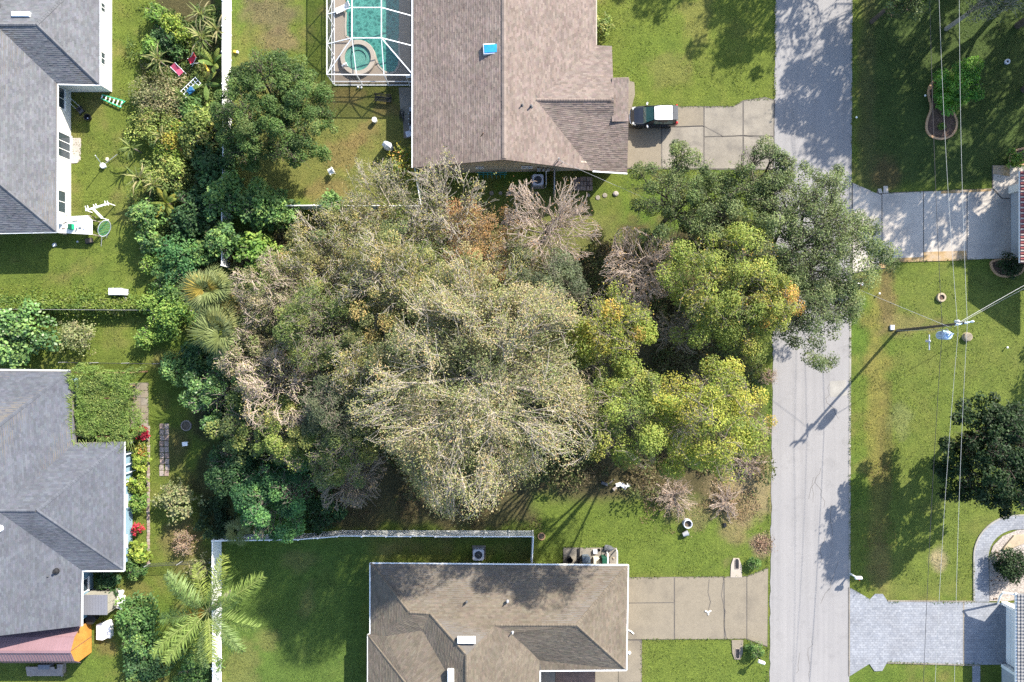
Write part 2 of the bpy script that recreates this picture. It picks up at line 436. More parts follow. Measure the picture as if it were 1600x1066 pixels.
def sheet(name, pts, z, mat, parent=None, kind=None, label=None):
    mb = MB(); w = [G(*p) for p in pts]
    n = len(w)
    a = sum(w[i][0] * w[(i + 1) % n][1] - w[(i + 1) % n][0] * w[i][1] for i in range(n))
    if a < 0: w = w[::-1]
    mb.add([(x, y, z) for x, y in w], [tuple(range(n))])
    o = mb.build(name, mat, parent, kind=kind)
    if label: o['label'] = label
    return o
def slab(name, pts, z0, z1, mat, parent=None, kind=None):
    return MB().prism([G(*p) for p in pts], z0, z1).build(name, mat, parent, kind=kind)

# ------------------------------------------------------------------ foliage helpers
def unit(a):
    return a / np.maximum(np.linalg.norm(a, axis=1, keepdims=True), 1e-9)
def leaf_mesh(name, p, L, W, nrm, col, mat, parent, kind=None, fold=0.0):
    N = len(p)
    t = rng.normal(size=(N, 3)); nrm = unit(nrm)
    u = unit(np.cross(nrm, t)); v = np.cross(nrm, u)
    L = np.broadcast_to(np.asarray(L, float), (N,))[:, None] / 2; W = np.broadcast_to(np.asarray(W, float), (N,))[:, None] / 2
    vs = np.stack([p + u * L, p + v * W + nrm * (W * fold), p - u * L, p - v * W + nrm * (W * fold)], 1).reshape(-1, 3)
    vs = vs - np.array(origin(parent)) if parent is not None else vs
    me = raw_mesh(name, vs, np.arange(4 * N), np.arange(N) * 4, mat, col)
    o = put(name, me, parent)
    if kind: o['kind'] = kind
    return o
def palette(cols, N, clump=None, jit=0.25):
    cols = np.array(cols, float)
    w = cols[:, 3] / cols[:, 3].sum() if cols.shape[1] > 3 else np.ones(len(cols)) / len(cols)
    idx = rng.choice(len(cols), N, p=w) if clump is None else clump
    c = cols[idx, :3].copy()
    return np.clip(c * rng.uniform(1 - jit, 1 + jit, (N, 1)) * rng.uniform(0.92, 1.08, (N, 3)), 0.004, 0.9)
def tubes_mesh(name, p0, p1, r0, r1, mat, parent, n=3):
    d = unit(p1 - p0)
    ref = np.where(np.abs(d[:, 2:3]) < 0.9, np.array([[0, 0, 1.0]]), np.array([[1.0, 0, 0]]))
    u = unit(np.cross(d, ref)); w = np.cross(d, u)
    K = len(p0); vs = np.empty((K, 2, n, 3))
    for j in range(n):
        a = 2 * math.pi * j / n + 0.5
        q = u * math.cos(a) + w * math.sin(a)
        vs[:, 0, j] = p0 + q * r0[:, None]; vs[:, 1, j] = p1 + q * r1[:, None]
    vs = vs.reshape(-1, 3) - np.array(origin(parent))
    b = np.arange(K)[:, None] * (2 * n); fs = []
    for j in range(n):
        k = (j + 1) % n
        fs.append(np.concatenate([b + j, b + k, b + n + k, b + n + j], 1))
    f = np.stack(fs, 1).reshape(-1, 4)
    me = raw_mesh(name, vs, f.ravel(), np.arange(len(f)) * 4, mat)
    return put(name, me, parent)
def skeleton(base, C, R, Rz, n=(6, 5, 5, 5), r_trunk=0.22, up=0.5, outw=0.7, rand=0.55, spread=0.62):
    """limbs, branches and twigs growing out of one trunk into an ellipsoid crown; returns segment arrays and twig tips"""
    base = np.array(base, float); C = np.array(C, float)
    zs = base[2] + (C[2] - base[2]) * 0.45
    T = np.array([base[0] * 0.6 + C[0] * 0.4, base[1] * 0.6 + C[1] * 0.4, zs])
    P0 = [base[None], ]; P1 = [T[None]]; R0 = [np.array([r_trunk])]; R1 = [np.array([r_trunk * 0.8])]
    k = n[0]
    ang = np.arange(k) * 2 * math.pi / k + rng.uniform(-0.3, 0.3, k)
    rad = R * rng.uniform(0.30, spread, k)
    tgt = C[None] + np.stack([np.cos(ang) * rad, np.sin(ang) * rad, Rz * rng.uniform(-0.1, 0.55, k)], 1)
    st = np.repeat(T[None], k, 0)
    r = np.full(k, r_trunk * 0.55)
    tips = None
    for lev in range(len(n)):
        ln = np.linalg.norm(tgt - st, axis=1, keepdims=True)
        mid = (st + tgt) / 2 + rng.normal(size=st.shape) * ln * 0.09
        if lev == 0: mid[:, 2] += ln[:, 0] * 0.10
        re = np.maximum(r * 0.6, 0.008)
        P0 += [st, mid]; P1 += [mid, tgt]; R0 += [r, (r + re) / 2]; R1 += [(r + re) / 2, re]
        if lev == len(n) - 1:
            tips = (tgt, unit(tgt - mid)); break
        kk = n[lev + 1]; N = len(st)
        t = np.tile(np.linspace(0.3, 1.0, kk), (N, 1)) + rng.uniform(-0.1, 0.0, (N, kk))
        t = np.clip(t, 0.1, 1)[..., None]
        a, b, c = st[:, None], mid[:, None], tgt[:, None]
        p = np.where(t < 0.5, a + (b - a) * t * 2, b + (c - b) * (t * 2 - 1)).reshape(-1, 3)
        d = np.repeat(unit(tgt - st), kk, 0)
        out = p - C; out[:, 2] = 0; out = out / R
        d = unit(d * 0.75 + rng.normal(size=d.shape) * rand + out * outw + np.array([0, 0, up]))
        ll = np.repeat(ln[:, 0], kk) * rng.uniform(0.38, 0.72, len(p)) * (1.15 if lev else 0.95)
        q = p + d * ll[:, None]
        e = (q - C) / np.array([R, R, Rz]); en = np.linalg.norm(e, axis=1, keepdims=True)
        lim = 1.0 + 0.12 * np.sin(np.arctan2(e[:, 1:2], e[:, 0:1]) * 5 + base[0])
        q = np.where(en > lim, C + (q - C) * lim / np.maximum(en, 1e-6), q)
        r = np.maximum(np.repeat(re, kk) * 0.62, 0.008)
        st, tgt = p, q
    return np.concatenate(P0), np.concatenate(P1), np.concatenate(R0), np.concatenate(R1), tips
def clump_leaves(C, R, Rz, dens, cols, L, rc=(0.5, 1.1), seed_phase=0.0, lobes=5, amp=0.16, ccols=None, low=0.18, jit=0.14, edge=1.0, kd=1.0):
    """leaves gathered in clumps over the dome of a crown, with an uneven outline and gaps between the clumps"""
    area = math.pi * R * R
    K = max(30, int(area * kd)); N = int(area * dens)
    th = rng.uniform(0, 2 * math.pi, K); rr = np.sqrt(rng.uniform(0, 1, K)) * edge
    out = 1 + amp * np.sin(th * lobes + seed_phase) + amp * 0.6 * np.sin(th * (lobes * 2 + 1) + 2 * seed_phase)
    x = np.cos(th) * rr * out * R * 0.93; y = np.sin(th) * rr * out * R * 0.93
    dome = np.sqrt(np.clip(1 - np.minimum(rr, 1) ** 2, 0, 1))
    lowm = rng.random(K) < low
    z = Rz * (dome * rng.uniform(0.6, 1.0, K)) * np.where(lowm, rng.uniform(-0.5, 0.4, K), 1.0) - rng.uniform(0, 0.25, K) * Rz
    cc = np.stack([x, y, z], 1) + np.array(C)
    cr = rng.uniform(rc[0], rc[1], K)
    cols = np.array(cols, float)
    w = cols[:, 3] / cols[:, 3].sum()
    ci = rng.choice(len(cols), K, p=w)
    cb = rng.uniform(0.72, 1.28, K)
    own = rng.choice(K, N, p=cr ** 2 / (cr ** 2).sum())
    d = unit(rng.normal(size=(N, 3)))
    d[:, 2] = np.where(rng.random(N) < 0.65, np.abs(d[:, 2]), d[:, 2])
    rad = rng.uniform(0.25, 1, N) ** 0.5
    p = cc[own] + d * (cr[own] * rad)[:, None] * np.array([1, 1, 0.7])
    p[:, 2] = np.maximum(p[:, 2], 0.05)
    idx = np.where(rng.random(N) < 0.8, ci[own], rng.choice(len(cols), N, p=w))
    col = palette(cols, N, idx, jit) * cb[own][:, None]
    nrm = d * 0.55 + rng.normal(size=(N, 3)) * 0.5 + np.array([0.22, 0.25, 0.5])
    LL = L * rng.uniform(0.65, 1.3, N)
    return p, LL, LL * 0.62, nrm, col
def cat_leaves(parts):
    return [np.concatenate(x) for x in zip(*parts)]

# ------------------------------------------------------------------ ground: one sheet, turf colours, with tree shade toned into the upper right lawn
def axis_coords(a, step):
    fine = np.arange(-a, a + 1e-6, step)
    far = np.array([8, 25, 70, 200.0])
    return np.concatenate([-(a + far)[::-1], fine, a + far])
gx = axis_coords(56, 0.28); gy = axis_coords(42, 0.28)
XX, YY = np.meshgrid(gx, gy)
GPX = XX / S + 800; GPY = 533 - YY / S
nA = fbm(XX * 0.16 + 40, YY * 0.16 + 40, 4); nB = fbm(XX * 0.55 + 90, YY * 0.55 + 10, 4); nC = fbm(XX * 1.6 + 30, YY * 1.6 + 70, 3)
c = np.zeros(XX.shape + (3,)); c[:] = (0.122, 0.150, 0.034)
def blend(mask, colr):
    global c
    mk = np.clip(mask, 0, 1)[..., None]
    c = c * (1 - mk) + np.array(colr) * mk
blend((nA - 0.45) * 3.0, (0.098, 0.150, 0.030))
blend((nB - 0.52) * 3.2, (0.175, 0.158, 0.058))
def ell(px, py, rx, ry, colr, st=1.0, rag=0.6, soft=0.45):
    d = np.sqrt(((GPX - px) / rx) ** 2 + ((GPY - py) / ry) ** 2) + (nB - 0.5) * rag * 2 + (nC - 0.5) * rag
    blend((1 - d) / soft * st if st <= 1 else (1 - d) / soft, colr) if st >= 1 else blend(np.clip((1 - d) / soft, 0, 1) * st, colr)
def rect(x0, x1, y0, y1, colr, st=1.0, soft=8.0, rag=14.0):
    n = (nB - 0.5) * rag * 2
    dd = np.minimum(np.minimum(GPX - x0, x1 - GPX), np.minimum(GPY - y0, y1 - GPY)) + n
    blend(np.clip(dd / soft, 0, 1) * st, colr)
rect(1338, 2400, -900, 300, (0.052, 0.078, 0.028), 0.9, 20, 10)  # lush turf, painted darker for the tree shade lying over it
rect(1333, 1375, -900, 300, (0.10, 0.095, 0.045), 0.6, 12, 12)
ell(1385, 275, 30, 40, (0.11, 0.075, 0.045), 0.7)
rect(1382, 1640, 410, 940, (0.128, 0.155, 0.040), 0.7, 20, 10)
rect(1350, 1392, 420, 900, (0.19, 0.165, 0.055), 0.75, 14, 16)
ell(1368, 640, 15, 110, (0.19, 0.165, 0.055), 0.5, 0.7)
ell(1385, 690, 12, 130, (0.14, 0.11, 0.05), 0.5, 0.8)
ell(1388, 470, 16, 60, (0.16, 0.115, 0.06), 0.8, 0.6)
ell(1420, 505, 60, 22, (0.20, 0.155, 0.08), 0.6, 0.7)
ell(1411, 655, 22, 35, (0.19, 0.20, 0.09), 0.6, 0.7)
ell(1466, 873, 16, 26, (0.30, 0.24, 0.16), 0.9, 0.5)
ell(1378, 895, 22, 50, (0.17, 0.13, 0.06), 0.6, 0.7)
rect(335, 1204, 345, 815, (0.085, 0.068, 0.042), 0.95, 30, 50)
ell(870, 355, 120, 60, (0.15, 0.155, 0.055), 0.9, 0.5)
ell(700, 370, 70, 50, (0.12, 0.085, 0.05), 0.9, 0.5)
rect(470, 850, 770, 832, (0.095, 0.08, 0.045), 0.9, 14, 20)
rect(830, 1205, 770, 905, (0.118, 0.155, 0.034), 0.9, 20, 20)
ell(1160, 760, 60, 70, (0.25, 0.19, 0.12), 0.9, 0.5)
ell(1145, 815, 30, 60, (0.23, 0.17, 0.10), 0.7, 0.7)
ell(1195, 850, 26, 22, (0.22, 0.165, 0.12), 0.9, 0.5)
ell(1085, 800, 50, 30, (0.18, 0.14, 0.085), 0.6, 0.7)
rect(1005, 1200, 998, 1200, (0.125, 0.160, 0.036), 0.8, 10, 8)
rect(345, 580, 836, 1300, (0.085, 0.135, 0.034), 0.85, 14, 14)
for (x, y, a, b) in ((470, 880, 30, 20), (380, 1040, 35, 40), (480, 940, 18, 34), (420, 1000, 26, 24)):
    ell(x, y, a, b, (0.17, 0.165, 0.065), 0.65, 0.8)
rect(365, 645, 120, 322, (0.155, 0.150, 0.052), 0.8, 14, 20)
for (x, y, a, b) in ((575, 205, 26, 22), (555, 215, 20, 14), (600, 170, 25, 12), (540, 150, 26, 14), (510, 300, 34, 18), (530, 240, 26, 24)):
    ell(x, y, a, b, (0.215, 0.145, 0.075), 0.55, 0.8)
ell(420, 20, 50, 38, (0.155, 0.125, 0.075), 0.9, 0.5)
ell(430, 62, 46, 22, (0.19, 0.14, 0.085), 0.8, 0.6)
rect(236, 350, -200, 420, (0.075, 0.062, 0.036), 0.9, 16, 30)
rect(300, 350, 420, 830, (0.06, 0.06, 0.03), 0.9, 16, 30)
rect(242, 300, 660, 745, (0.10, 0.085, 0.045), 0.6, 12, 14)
ell(285, 850, 45, 38, (0.17, 0.13, 0.065), 0.8, 0.6)
ell(210, 935, 34, 30, (0.16, 0.13, 0.055), 0.6, 0.7)
ell(165, 1010, 20, 16, (0.18, 0.12, 0.06), 0.6, 0.7)
rect(-200, 300, 440, 478, (0.13, 0.165, 0.034), 0.7, 14, 14)
rect(940, 1210, -200, 165, (0.130, 0.160, 0.034), 0.7, 14, 10)
ell(1090, 40, 30, 60, (0.19, 0.17, 0.06), 0.6, 0.8); ell(1050, 110, 40, 28, (0.185, 0.165, 0.065), 0.5, 0.8)
c *= (0.82 + 0.2 * nC)[..., None] * np.array([.95, 1.02, .93])
ny, nx = XX.shape
ZZ = -0.06 * np.exp(-((GPX - 1378) / 20) ** 2) * ((GPY > 425) & (GPY < 905))
gv = np.stack([XX, YY, ZZ], -1).reshape(-1, 3)
ii = (np.arange(ny - 1)[:, None] * nx + np.arange(nx - 1)[None]).ravel()
gl = np.stack([ii, ii + 1, ii + nx + 1, ii + nx], 1)
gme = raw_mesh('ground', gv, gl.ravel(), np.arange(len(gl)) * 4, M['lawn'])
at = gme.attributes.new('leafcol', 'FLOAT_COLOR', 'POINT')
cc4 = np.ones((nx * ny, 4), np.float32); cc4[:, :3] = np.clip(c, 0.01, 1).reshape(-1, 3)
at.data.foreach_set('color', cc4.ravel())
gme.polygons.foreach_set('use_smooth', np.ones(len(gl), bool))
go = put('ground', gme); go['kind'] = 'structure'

# ------------------------------------------------------------------ road, driveways, paths
def ragged(a, b, step=7, amp=1.2, seed=0):
    n = max(2, int(math.hypot(b[0] - a[0], b[1] - a[1]) / step)); out = []
    for i in range(n):
        t = i / n; k = (float(vnoise(np.array(seed + i * 0.6), np.array(seed * 1.7))) - 0.5) * 2 * amp
        d = (b[0] - a[0], b[1] - a[1]); L = math.hypot(*d)
        out.append((a[0] + d[0] * t - d[1] / L * k, a[1] + d[1] * t + d[0] / L * k))
    return out
road_pts = ragged((1214, -300), (1207, 560), 7, 1.6, 3) + ragged((1207, 560), (1199, 1400), 7, 1.6, 31) + [(1199, 1400), (1325, 1400), (1329, 560), (1333.5, -300)]
slab('road', road_pts, -0.1, 0.03, 'asphalt', kind='structure')
edge = slab('road_edging', [(1327.6, 285), (1330.6, 285), (1328.4, 900), (1325.4, 900)], -0.1, 0.045, 'kerb', kind='structure')

for k in range(9):
    px, py = rng.uniform(1222, 1316), rng.uniform(580, 1060); pts = [(px, py)]
    for i in range(int(rng.integers(4, 10))): px += rng.normal() * 3.5; py += rng.uniform(4, 11); pts.append((min(max(px, 1216), 1320), py))
    mb = MB()
    for a, b in zip(pts[:-1], pts[1:]): mb.bar((*G(*a), .0305), (*G(*b), .0305), .025, .008)
    mb.build('pavement_crack', 'joint', kind='structure')
slab('road_patch', [(1296, 596), (1322, 594), (1323, 618), (1297, 621)], 0, .036, 'kerb', kind='structure')
def slab_grid(parent, polys, mat, z=0.05, gap=0.6):
    for p in polys:
        mt = mat if isinstance(mat, str) else mat[polys.index(p) % len(mat)]
        cx = sum(q[0] for q in p) / len(p); cy = sum(q[1] for q in p) / len(p)
        q2 = []
        for (x, y) in p:
            d = math.hypot(x - cx, y - cy); k = (d - gap) / d
            q2.append((cx + (x - cx) * k, cy + (y - cy) * k))
        slab('concrete_slab', q2, 0.0, z + rng.uniform(-0.006, 0.006), mt, parent)
def drive(name, outline, mat='joint', z=0.03, label=None):
    return slab(name, outline, -0.08, z, mat, kind='structure')
# driveway of the pink roofed house
dv = drive('driveway', [(978, 167), (1146, 166), (1161, 157), (1196, 152), (1211, 157), (1208, 266), (978, 264)])
slab_grid(dv, [[(979, 168), (1033, 168), (1033, 199), (979, 199)], [(979, 200), (1033, 200), (1033, 263), (979, 263)],
               [(1034, 168), (1099, 167.5), (1099, 197), (1034, 199)]], 'concrete_tan')
slab_grid(dv, [[(1034, 200), (1099, 198), (1099, 263.5), (1034, 263)], [(1100, 168), (1145, 167.5), (1160, 160), (1160, 212), (1100, 214)],
               [(1100, 215), (1160, 213), (1160, 264), (1100, 264)], [(1161.5, 158.5), (1196, 153.5), (1209, 158), (1208, 213), (1161.5, 212)],
               [(1161.5, 213.5), (1208, 214.5), (1207.5, 265), (1161.5, 264)]], 'concrete')
slab('front_walk', [(955, 122), (982, 121), (984, 127), (991, 129), (992, 148), (987, 168), (978, 168), (955, 168)], -0.05, 0.05, 'concrete_tan', kind='structure')
# driveway of the tan roofed house
dv = drive('driveway', [(983, 902), (1166, 900.5), (1200, 887), (1199, 1011), (1166, 998.5), (983, 999.5)])
slab_grid(dv, [[(966, 903), (1053, 902), (1053, 941), (966, 942)], [(966, 943), (1053, 942), (1053, 999), (966, 999)],
               [(1054, 902), (1130, 901.5), (1131, 998.5), (1054, 999)], [(1131.5, 901.5), (1166, 901), (1166, 998), (1132.5, 998.5)],
               [(1167, 900.8), (1199.5, 888), (1198.5, 1010), (1167, 998.3)]], 'concrete_tan')
wk = drive('front_walk', [(966, 1000), (1003, 1000), (1003, 1300), (966, 1300)])
slab_grid(wk, [[(966, 1001), (998, 1001), (1002.5, 1006), (1002.5, 1066), (966, 1066)], [(966, 1067), (1002.5, 1067), (1002.5, 1130), (966, 1130)]], 'concrete_tan')
for (x0, x1, mt) in ((842, 868, 'concrete'), (868, 930, 'paver_red'), (930, 966, 'concrete_tan')):
    slab('porch_paving', [(x0, 1018), (x1 - .5, 1018), (x1 - .5, 1130), (x0, 1130)], -0.05, 0.06, mt, kind='structure')
# driveway of the red tiled house
dv = drive('driveway', [(1331, 285), (1369, 302), (1372, 295), (1377, 295), (1379, 302), (1381, 291), (1387, 291), (1388, 301), (1550, 294.5), (1550, 258.5), (1680, 258.5), (1680, 404), (1546, 405), (1386, 410), (1384, 420), (1372, 420), (1331, 428)])
slab_grid(dv, [[(1332, 286), (1377, 305), (1377, 409), (1372, 419), (1332, 427)], [(1378, 303), (1442, 299.5), (1442, 407.5), (1378, 410)],
               [(1443, 299.5), (1510, 297), (1510, 406), (1443, 407.5)], [(1511, 297), (1549, 295), (1565, 311), (1579, 311), (1579, 404), (1511, 406)],
               [(1551, 259), (1679, 259), (1679, 295), (1580, 310), (1566, 310), (1551, 294)]], 'concrete_pale', gap=0.45)
for q in ([(1371, 295.5), (1376.5, 295), (1378.5, 302), (1373, 302.5)], [(1380, 291), (1386.5, 291), (1387.5, 302), (1380, 302)]):
    slab('concrete_slab', q, 0, 0.06, 'concrete_pale', dv)
for q in ([(1386, 404), (1442, 402), (1442, 408.8), (1386, 410.5)], [(1443, 394), (1509, 392), (1510, 406.8), (1443, 408.6)], [(1551, 259), (1577, 259), (1577, 276), (1551, 272)], [(1373, 410), (1385, 410), (1384, 419), (1374, 419)], [(1470, 298.6), (1548, 295.4), (1548, 299), (1470, 303)]):
    slab('rust_stain', q, 0.0, 0.0615, 'concrete_rust', dv)
# driveway of the grey tiled house, pale pavers
slab('driveway', [(1326, 917), (1359, 936), (1367, 928), (1379, 928), (1387, 940), (1521, 941), (1640, 943), (1640, 1038), (1531, 1038.5), (1531, 1110), (1519, 1110), (1519, 1038), (1386, 1034), (1378, 1048), (1366, 1048.5), (1358, 1037), (1326, 1057)], -0.05, 0.055, 'paver_pale', kind='structure')
arc = lambda cx, cy, rx, ry, a0, a1, n=14: [(cx + rx * math.cos(math.radians(a0 + (a1 - a0) * i / n)), cy - ry * math.sin(math.radians(a0 + (a1 - a0) * i / n))) for i in range(n + 1)]
walk_out = [(1521, 940)] + arc(1590, 870, 69, 65, 180, 90) + [(1660, 803)]
walk_in = [(1660, 826), ] + arc(1590, 870, 46, 43, 90, 180) + [(1545, 940)]
slab('curved_walk', walk_out + walk_in, -0.05, 0.06, 'paver_pale', kind='structure')
path = slab('walk_kerb', [(x - 0.8, y - .8) for x, y in walk_out] + [(x + 0.9, y + 0.9) for x, y in walk_out[::-1]], -0.05, 0.075, 'kerb', kind='structure')
slab('gravel_bed', [(1545.6, 939), (1545.6, 872), (1551, 853), (1566, 838), (1590, 828), (1659, 827), (1659, 930), (1571, 939)], -0.05, 0.05, 'gravel', kind='structure')
for (a, b) in (((1387, 938.8), (1521, 939.8)), ((1386, 1035.2), (1531, 1039.4)), ((1326.5, 918), (1326.5, 1056)), ((1505, 941), (1505, 1038))):
    A, B = G(*a), G(*b); n = int(math.hypot(B[0] - A[0], B[1] - A[1]) / .22); mb = MB()
    for i in range(n):
        u, v = i / n, (i + .93) / n; mb.bar((A[0] + (B[0] - A[0]) * u, A[1] + (B[1] - A[1]) * u, .035), (A[0] + (B[0] - A[0]) * v, A[1] + (B[1] - A[1]) * v, .035), .12, .06)
    mb.build('paver_border', 'concrete', kind='structure')
# patio, side slabs
slab('patio_slab', [(623, 137), (655, 137), (655, 216), (631, 216), (630, 190), (626, 175)], -0.05, 0.05, 'concrete', kind='structure')
slab('door_slab', [(104, 216), (126, 216), (127, 222), (126, 250), (121, 255), (104, 256)], -0.05, 0.05, 'concrete_pale', kind='structure')
sp = drive('side_path', [(196, 598), (232, 598), (232, 668), (196, 668)])
for i in range(3):
    for j in range(6):
        slab('paving_tile', [(198 + i * 11.4, 599 + j * 11.5), (208.8 + i * 11.4, 599 + j * 11.5), (208.8 + i * 11.4, 609.8 + j * 11.5), (198 + i * 11.4, 609.8 + j * 11.5)], 0, 0.05 + rng.uniform(-.008, .008), 'concrete_tan' if (i * 5 + j) % 3 else 'concrete', sp)
bd = tag(bpy.data.objects.new('brick_edging', None), 'narrow brown brick edging strip beside the blue house flower bed', 'edging'); COL.objects.link(bd); bd.location = (*G(232, 770), 0)
for j in range(44):
    y = 668 + j * 4.9
    MB().bbox(*G(232 + rng.uniform(-.5, .5), y), 0, m(4.2), m(4.4), 0.07 + rng.uniform(0, .02), rng.uniform(-.15, .15), 0.01).build('brick', 'paver_pink' if j % 3 else 'wood_grey', bd)
ps = tag(bpy.data.objects.new('paver_row', None), 'double row of old brown pavers laid in the shaded side lawn', 'pavers'); COL.objects.link(ps); ps.location = (*G(257, 700), 0)
for j in range(9):
    for i in range(2):
        MB().bbox(*G(253 + i * 8 + rng.uniform(-.6, .6), 666 + j * 9.2), 0, m(6.5), m(8.2), 0.05, rng.uniform(-.1, .1), 0.01).build('paver', 'wood_grey' if (i + j) % 3 else 'paver_pink', ps)

for pts in ([(1035, 197), (1060, 198), (1098, 196.5), (1130, 213.5), (1162, 211.5), (1190, 215), (1208, 213)], [(1131, 903), (1127, 930), (1133, 955), (1131, 975), (1135, 998)], [(1108, 905), (1106, 925), (1110, 940), (1107, 952)]):
    mb = MB()
    for a, b in zip(pts[:-1], pts[1:]):
        mb.bar((*G(*a), .058), (*G(*b), .058), .05, .012)
    mb.build('pavement_crack', 'joint', kind='structure')

# ------------------------------------------------------------------ houses
def roof_faces(parent, faces, base, exposure=0.15, tab=0.32, under='deck_under', var=0.16):
    """roof planes (lists of (px, py, z)); a deck with thickness, and every shingle tab a piece on top of it"""
    deck = MB(); tabs = MB()
    edges = {}
    W = []
    from mathutils.geometry import tessellate_polygon
    planar = []
    for f in faces:
        w = [Vector(P(*p)) for p in f]
        nn = Vector((0, 0, 0))
        for i in range(len(w)): nn += (w[i] - w[0]).cross(w[(i + 1) % len(w)] - w[0])
        nn.normalize()
        if max(abs((q - w[0]).dot(nn)) for q in w) > 0.035:
            planar += [[w[i] for i in tri] for tri in tessellate_polygon([w])]
        else: planar.append(w)
    for w in planar:
        a = sum(w[i].x * w[(i + 1) % len(w)].y - w[(i + 1) % len(w)].x * w[i].y for i in range(len(w)))
        if a < 0: w = w[::-1]
        W.append(w)
        for i in range(len(w)):
            k = (tuple(round(t, 2) for t in w[i]), tuple(round(t, 2) for t in w[(i + 1) % len(w)]))
            edges[k] = (w[i], w[(i + 1) % len(w)])
    for w in W:
        n = len(w)
        deck.add([tuple(v) for v in w], [tuple(range(n))])
        deck.add([(v.x, v.y, v.z - 0.16) for v in w], [tuple(range(n))[::-1]])
    for k, (a, b) in edges.items():
        if (k[1], k[0]) not in edges:
            deck.add([tuple(a), (a.x, a.y, a.z - 0.16), (b.x, b.y, b.z - 0.16), tuple(b)], [(0, 1, 2, 3)])
    ro = deck.build('roof', under, parent)
    base = np.array(base)
    for w in W:
        nrm = Vector((0, 0, 0))
        for i in range(len(w)):
            nrm += (w[i] - w[0]).cross(w[(i + 1) % len(w)] - w[0])
        nrm.normalize()
        down = Vector((nrm.x, nrm.y, 0))
        if down.length < 1e-3: down = Vector((1, 0, 0))
        down = (down - nrm * down.dot(nrm)).normalized(); u = nrm.cross(down)
        o = w[0]
        Q = [((q - o).dot(u), (q - o).dot(down)) for q in w]
        v0 = min(q[1] for q in Q); v1 = max(q[1] for q in Q)
        def cut(v):
            xs = []
            for i in range(len(Q)):
                a, b = Q[i], Q[(i + 1) % len(Q)]
                if (a[1] <= v) != (b[1] <= v):
                    xs.append(a[0] + (b[0] - a[0]) * (v - a[1]) / (b[1] - a[1]))
            xs.sort(); return xs
        K = int((v1 - v0) / exposure)
        e = (v1 - v0) / max(K, 1)
        ph = rng.uniform(0, tab)
        for k in range(K):
            va, vb = v0 + k * e, v0 + (k + 1) * e
            A = cut(va + 1e-3); B = cut(vb - 1e-3)
            if len(A) != len(B): A = B = cut((va + vb) / 2)
            for t in range(0, len(A) - 1, 2):
                a0, a1, b0, b1 = A[t], A[t + 1], B[t], B[t + 1]
                lo, hi = min(a0, b0), max(a1, b1)
                s0 = ph + (k % 3) * tab / 3
                g = [lo] + [s0 + i * tab for i in range(int((lo - s0) // tab) + 1, int((hi - s0) // tab) + 1)] + [hi]
                rowv = rng.uniform(0.95, 1.05)
                for i in range(len(g) - 1):
                    x0, x1 = g[i], g[i + 1]
                    if x1 - x0 < 0.02: continue
                    q = [(min(max(x0, a0), a1), va, 0.004), (min(max(x0, b0), b1), vb, 0.02), (min(max(x1, b0), b1), vb, 0.02), (min(max(x1, a0), a1), va, 0.004)]
                    hgt = rng.uniform(0.6, 1.5)
                    pts = [o + u * a + down * b + nrm * (cz * hgt) for a, b, cz in q]
                    low = [o + u * q[1][0] + down * vb, o + u * q[2][0] + down * vb]
                    col = base * rng.uniform(1 - var, 1 + var) * rowv * rng.uniform(0.97, 1.03, 3)
                    tabs.add([tuple(p) for p in pts + low], [(0, 1, 2, 3), (1, 4, 5, 2)], tuple(col))
    tb = tabs.build('shingle', 'shingle', ro, kind='stuff')
    return ro
def ridge_caps(ro, lines, base, w=0.26, step=0.22):
    mb = MB(); base = np.array(base)
    for a, b in lines:
        a, b = Vector(P(*a)), Vector(P(*b)); d = b - a; L = d.length; d.normalize()
        u = d.cross(Vector((0, 0, 1))).normalized(); n = u.cross(d)
        for i in range(int(L / step)):
            p = a + d * (i * step); q = a + d * ((i + 1) * step)
            z0, z1 = 0.055, 0.035
            col = tuple(base * rng.uniform(0.86, 1.12))
            mb.add([tuple(p - u * w / 2 - n * 0.01), tuple(p + n * z0), tuple(p + u * w / 2 - n * 0.01), tuple(q - u * w / 2 - n * 0.02), tuple(q + n * z1), tuple(q + u * w / 2 - n * 0.02)],
                   [(0, 3, 4, 1), (1, 4, 5, 2), (0, 1, 2), (3, 5, 4)], col)
    return mb.build('ridge_cap', 'shingle', ro, kind='stuff')
def walls(parent, poly, h, mat, gables=()):
    mb = MB().prism([G(*p) for p in poly], -0.1, h)
    for (a, b, apex, z) in gables:
        A, B, C_ = G(*a), G(*b), G(*apex)
        mb.add([(A[0], A[1], h - .02), (B[0], B[1], h - .02), (C_[0], C_[1], z), (A[0], A[1] + .15, h - .02), (B[0], B[1] + .15, h - .02), (C_[0], C_[1] + .15, z)],
               [(0, 1, 2), (5, 4, 3), (0, 3, 4, 1), (1, 4, 5, 2), (2, 5, 3, 0)])
    return mb.build('wall', mat, parent)
def gutter(parent, pts, mat='white_metal', w=0.11, h=0.12):
    mb = MB()
    for a, b in zip(pts[:-1], pts[1:]):
        mb.bar(P(a[0], a[1], a[2] - .05), P(b[0], b[1], b[2] - .05), w, h)
    return mb.build('gutter', mat, parent)
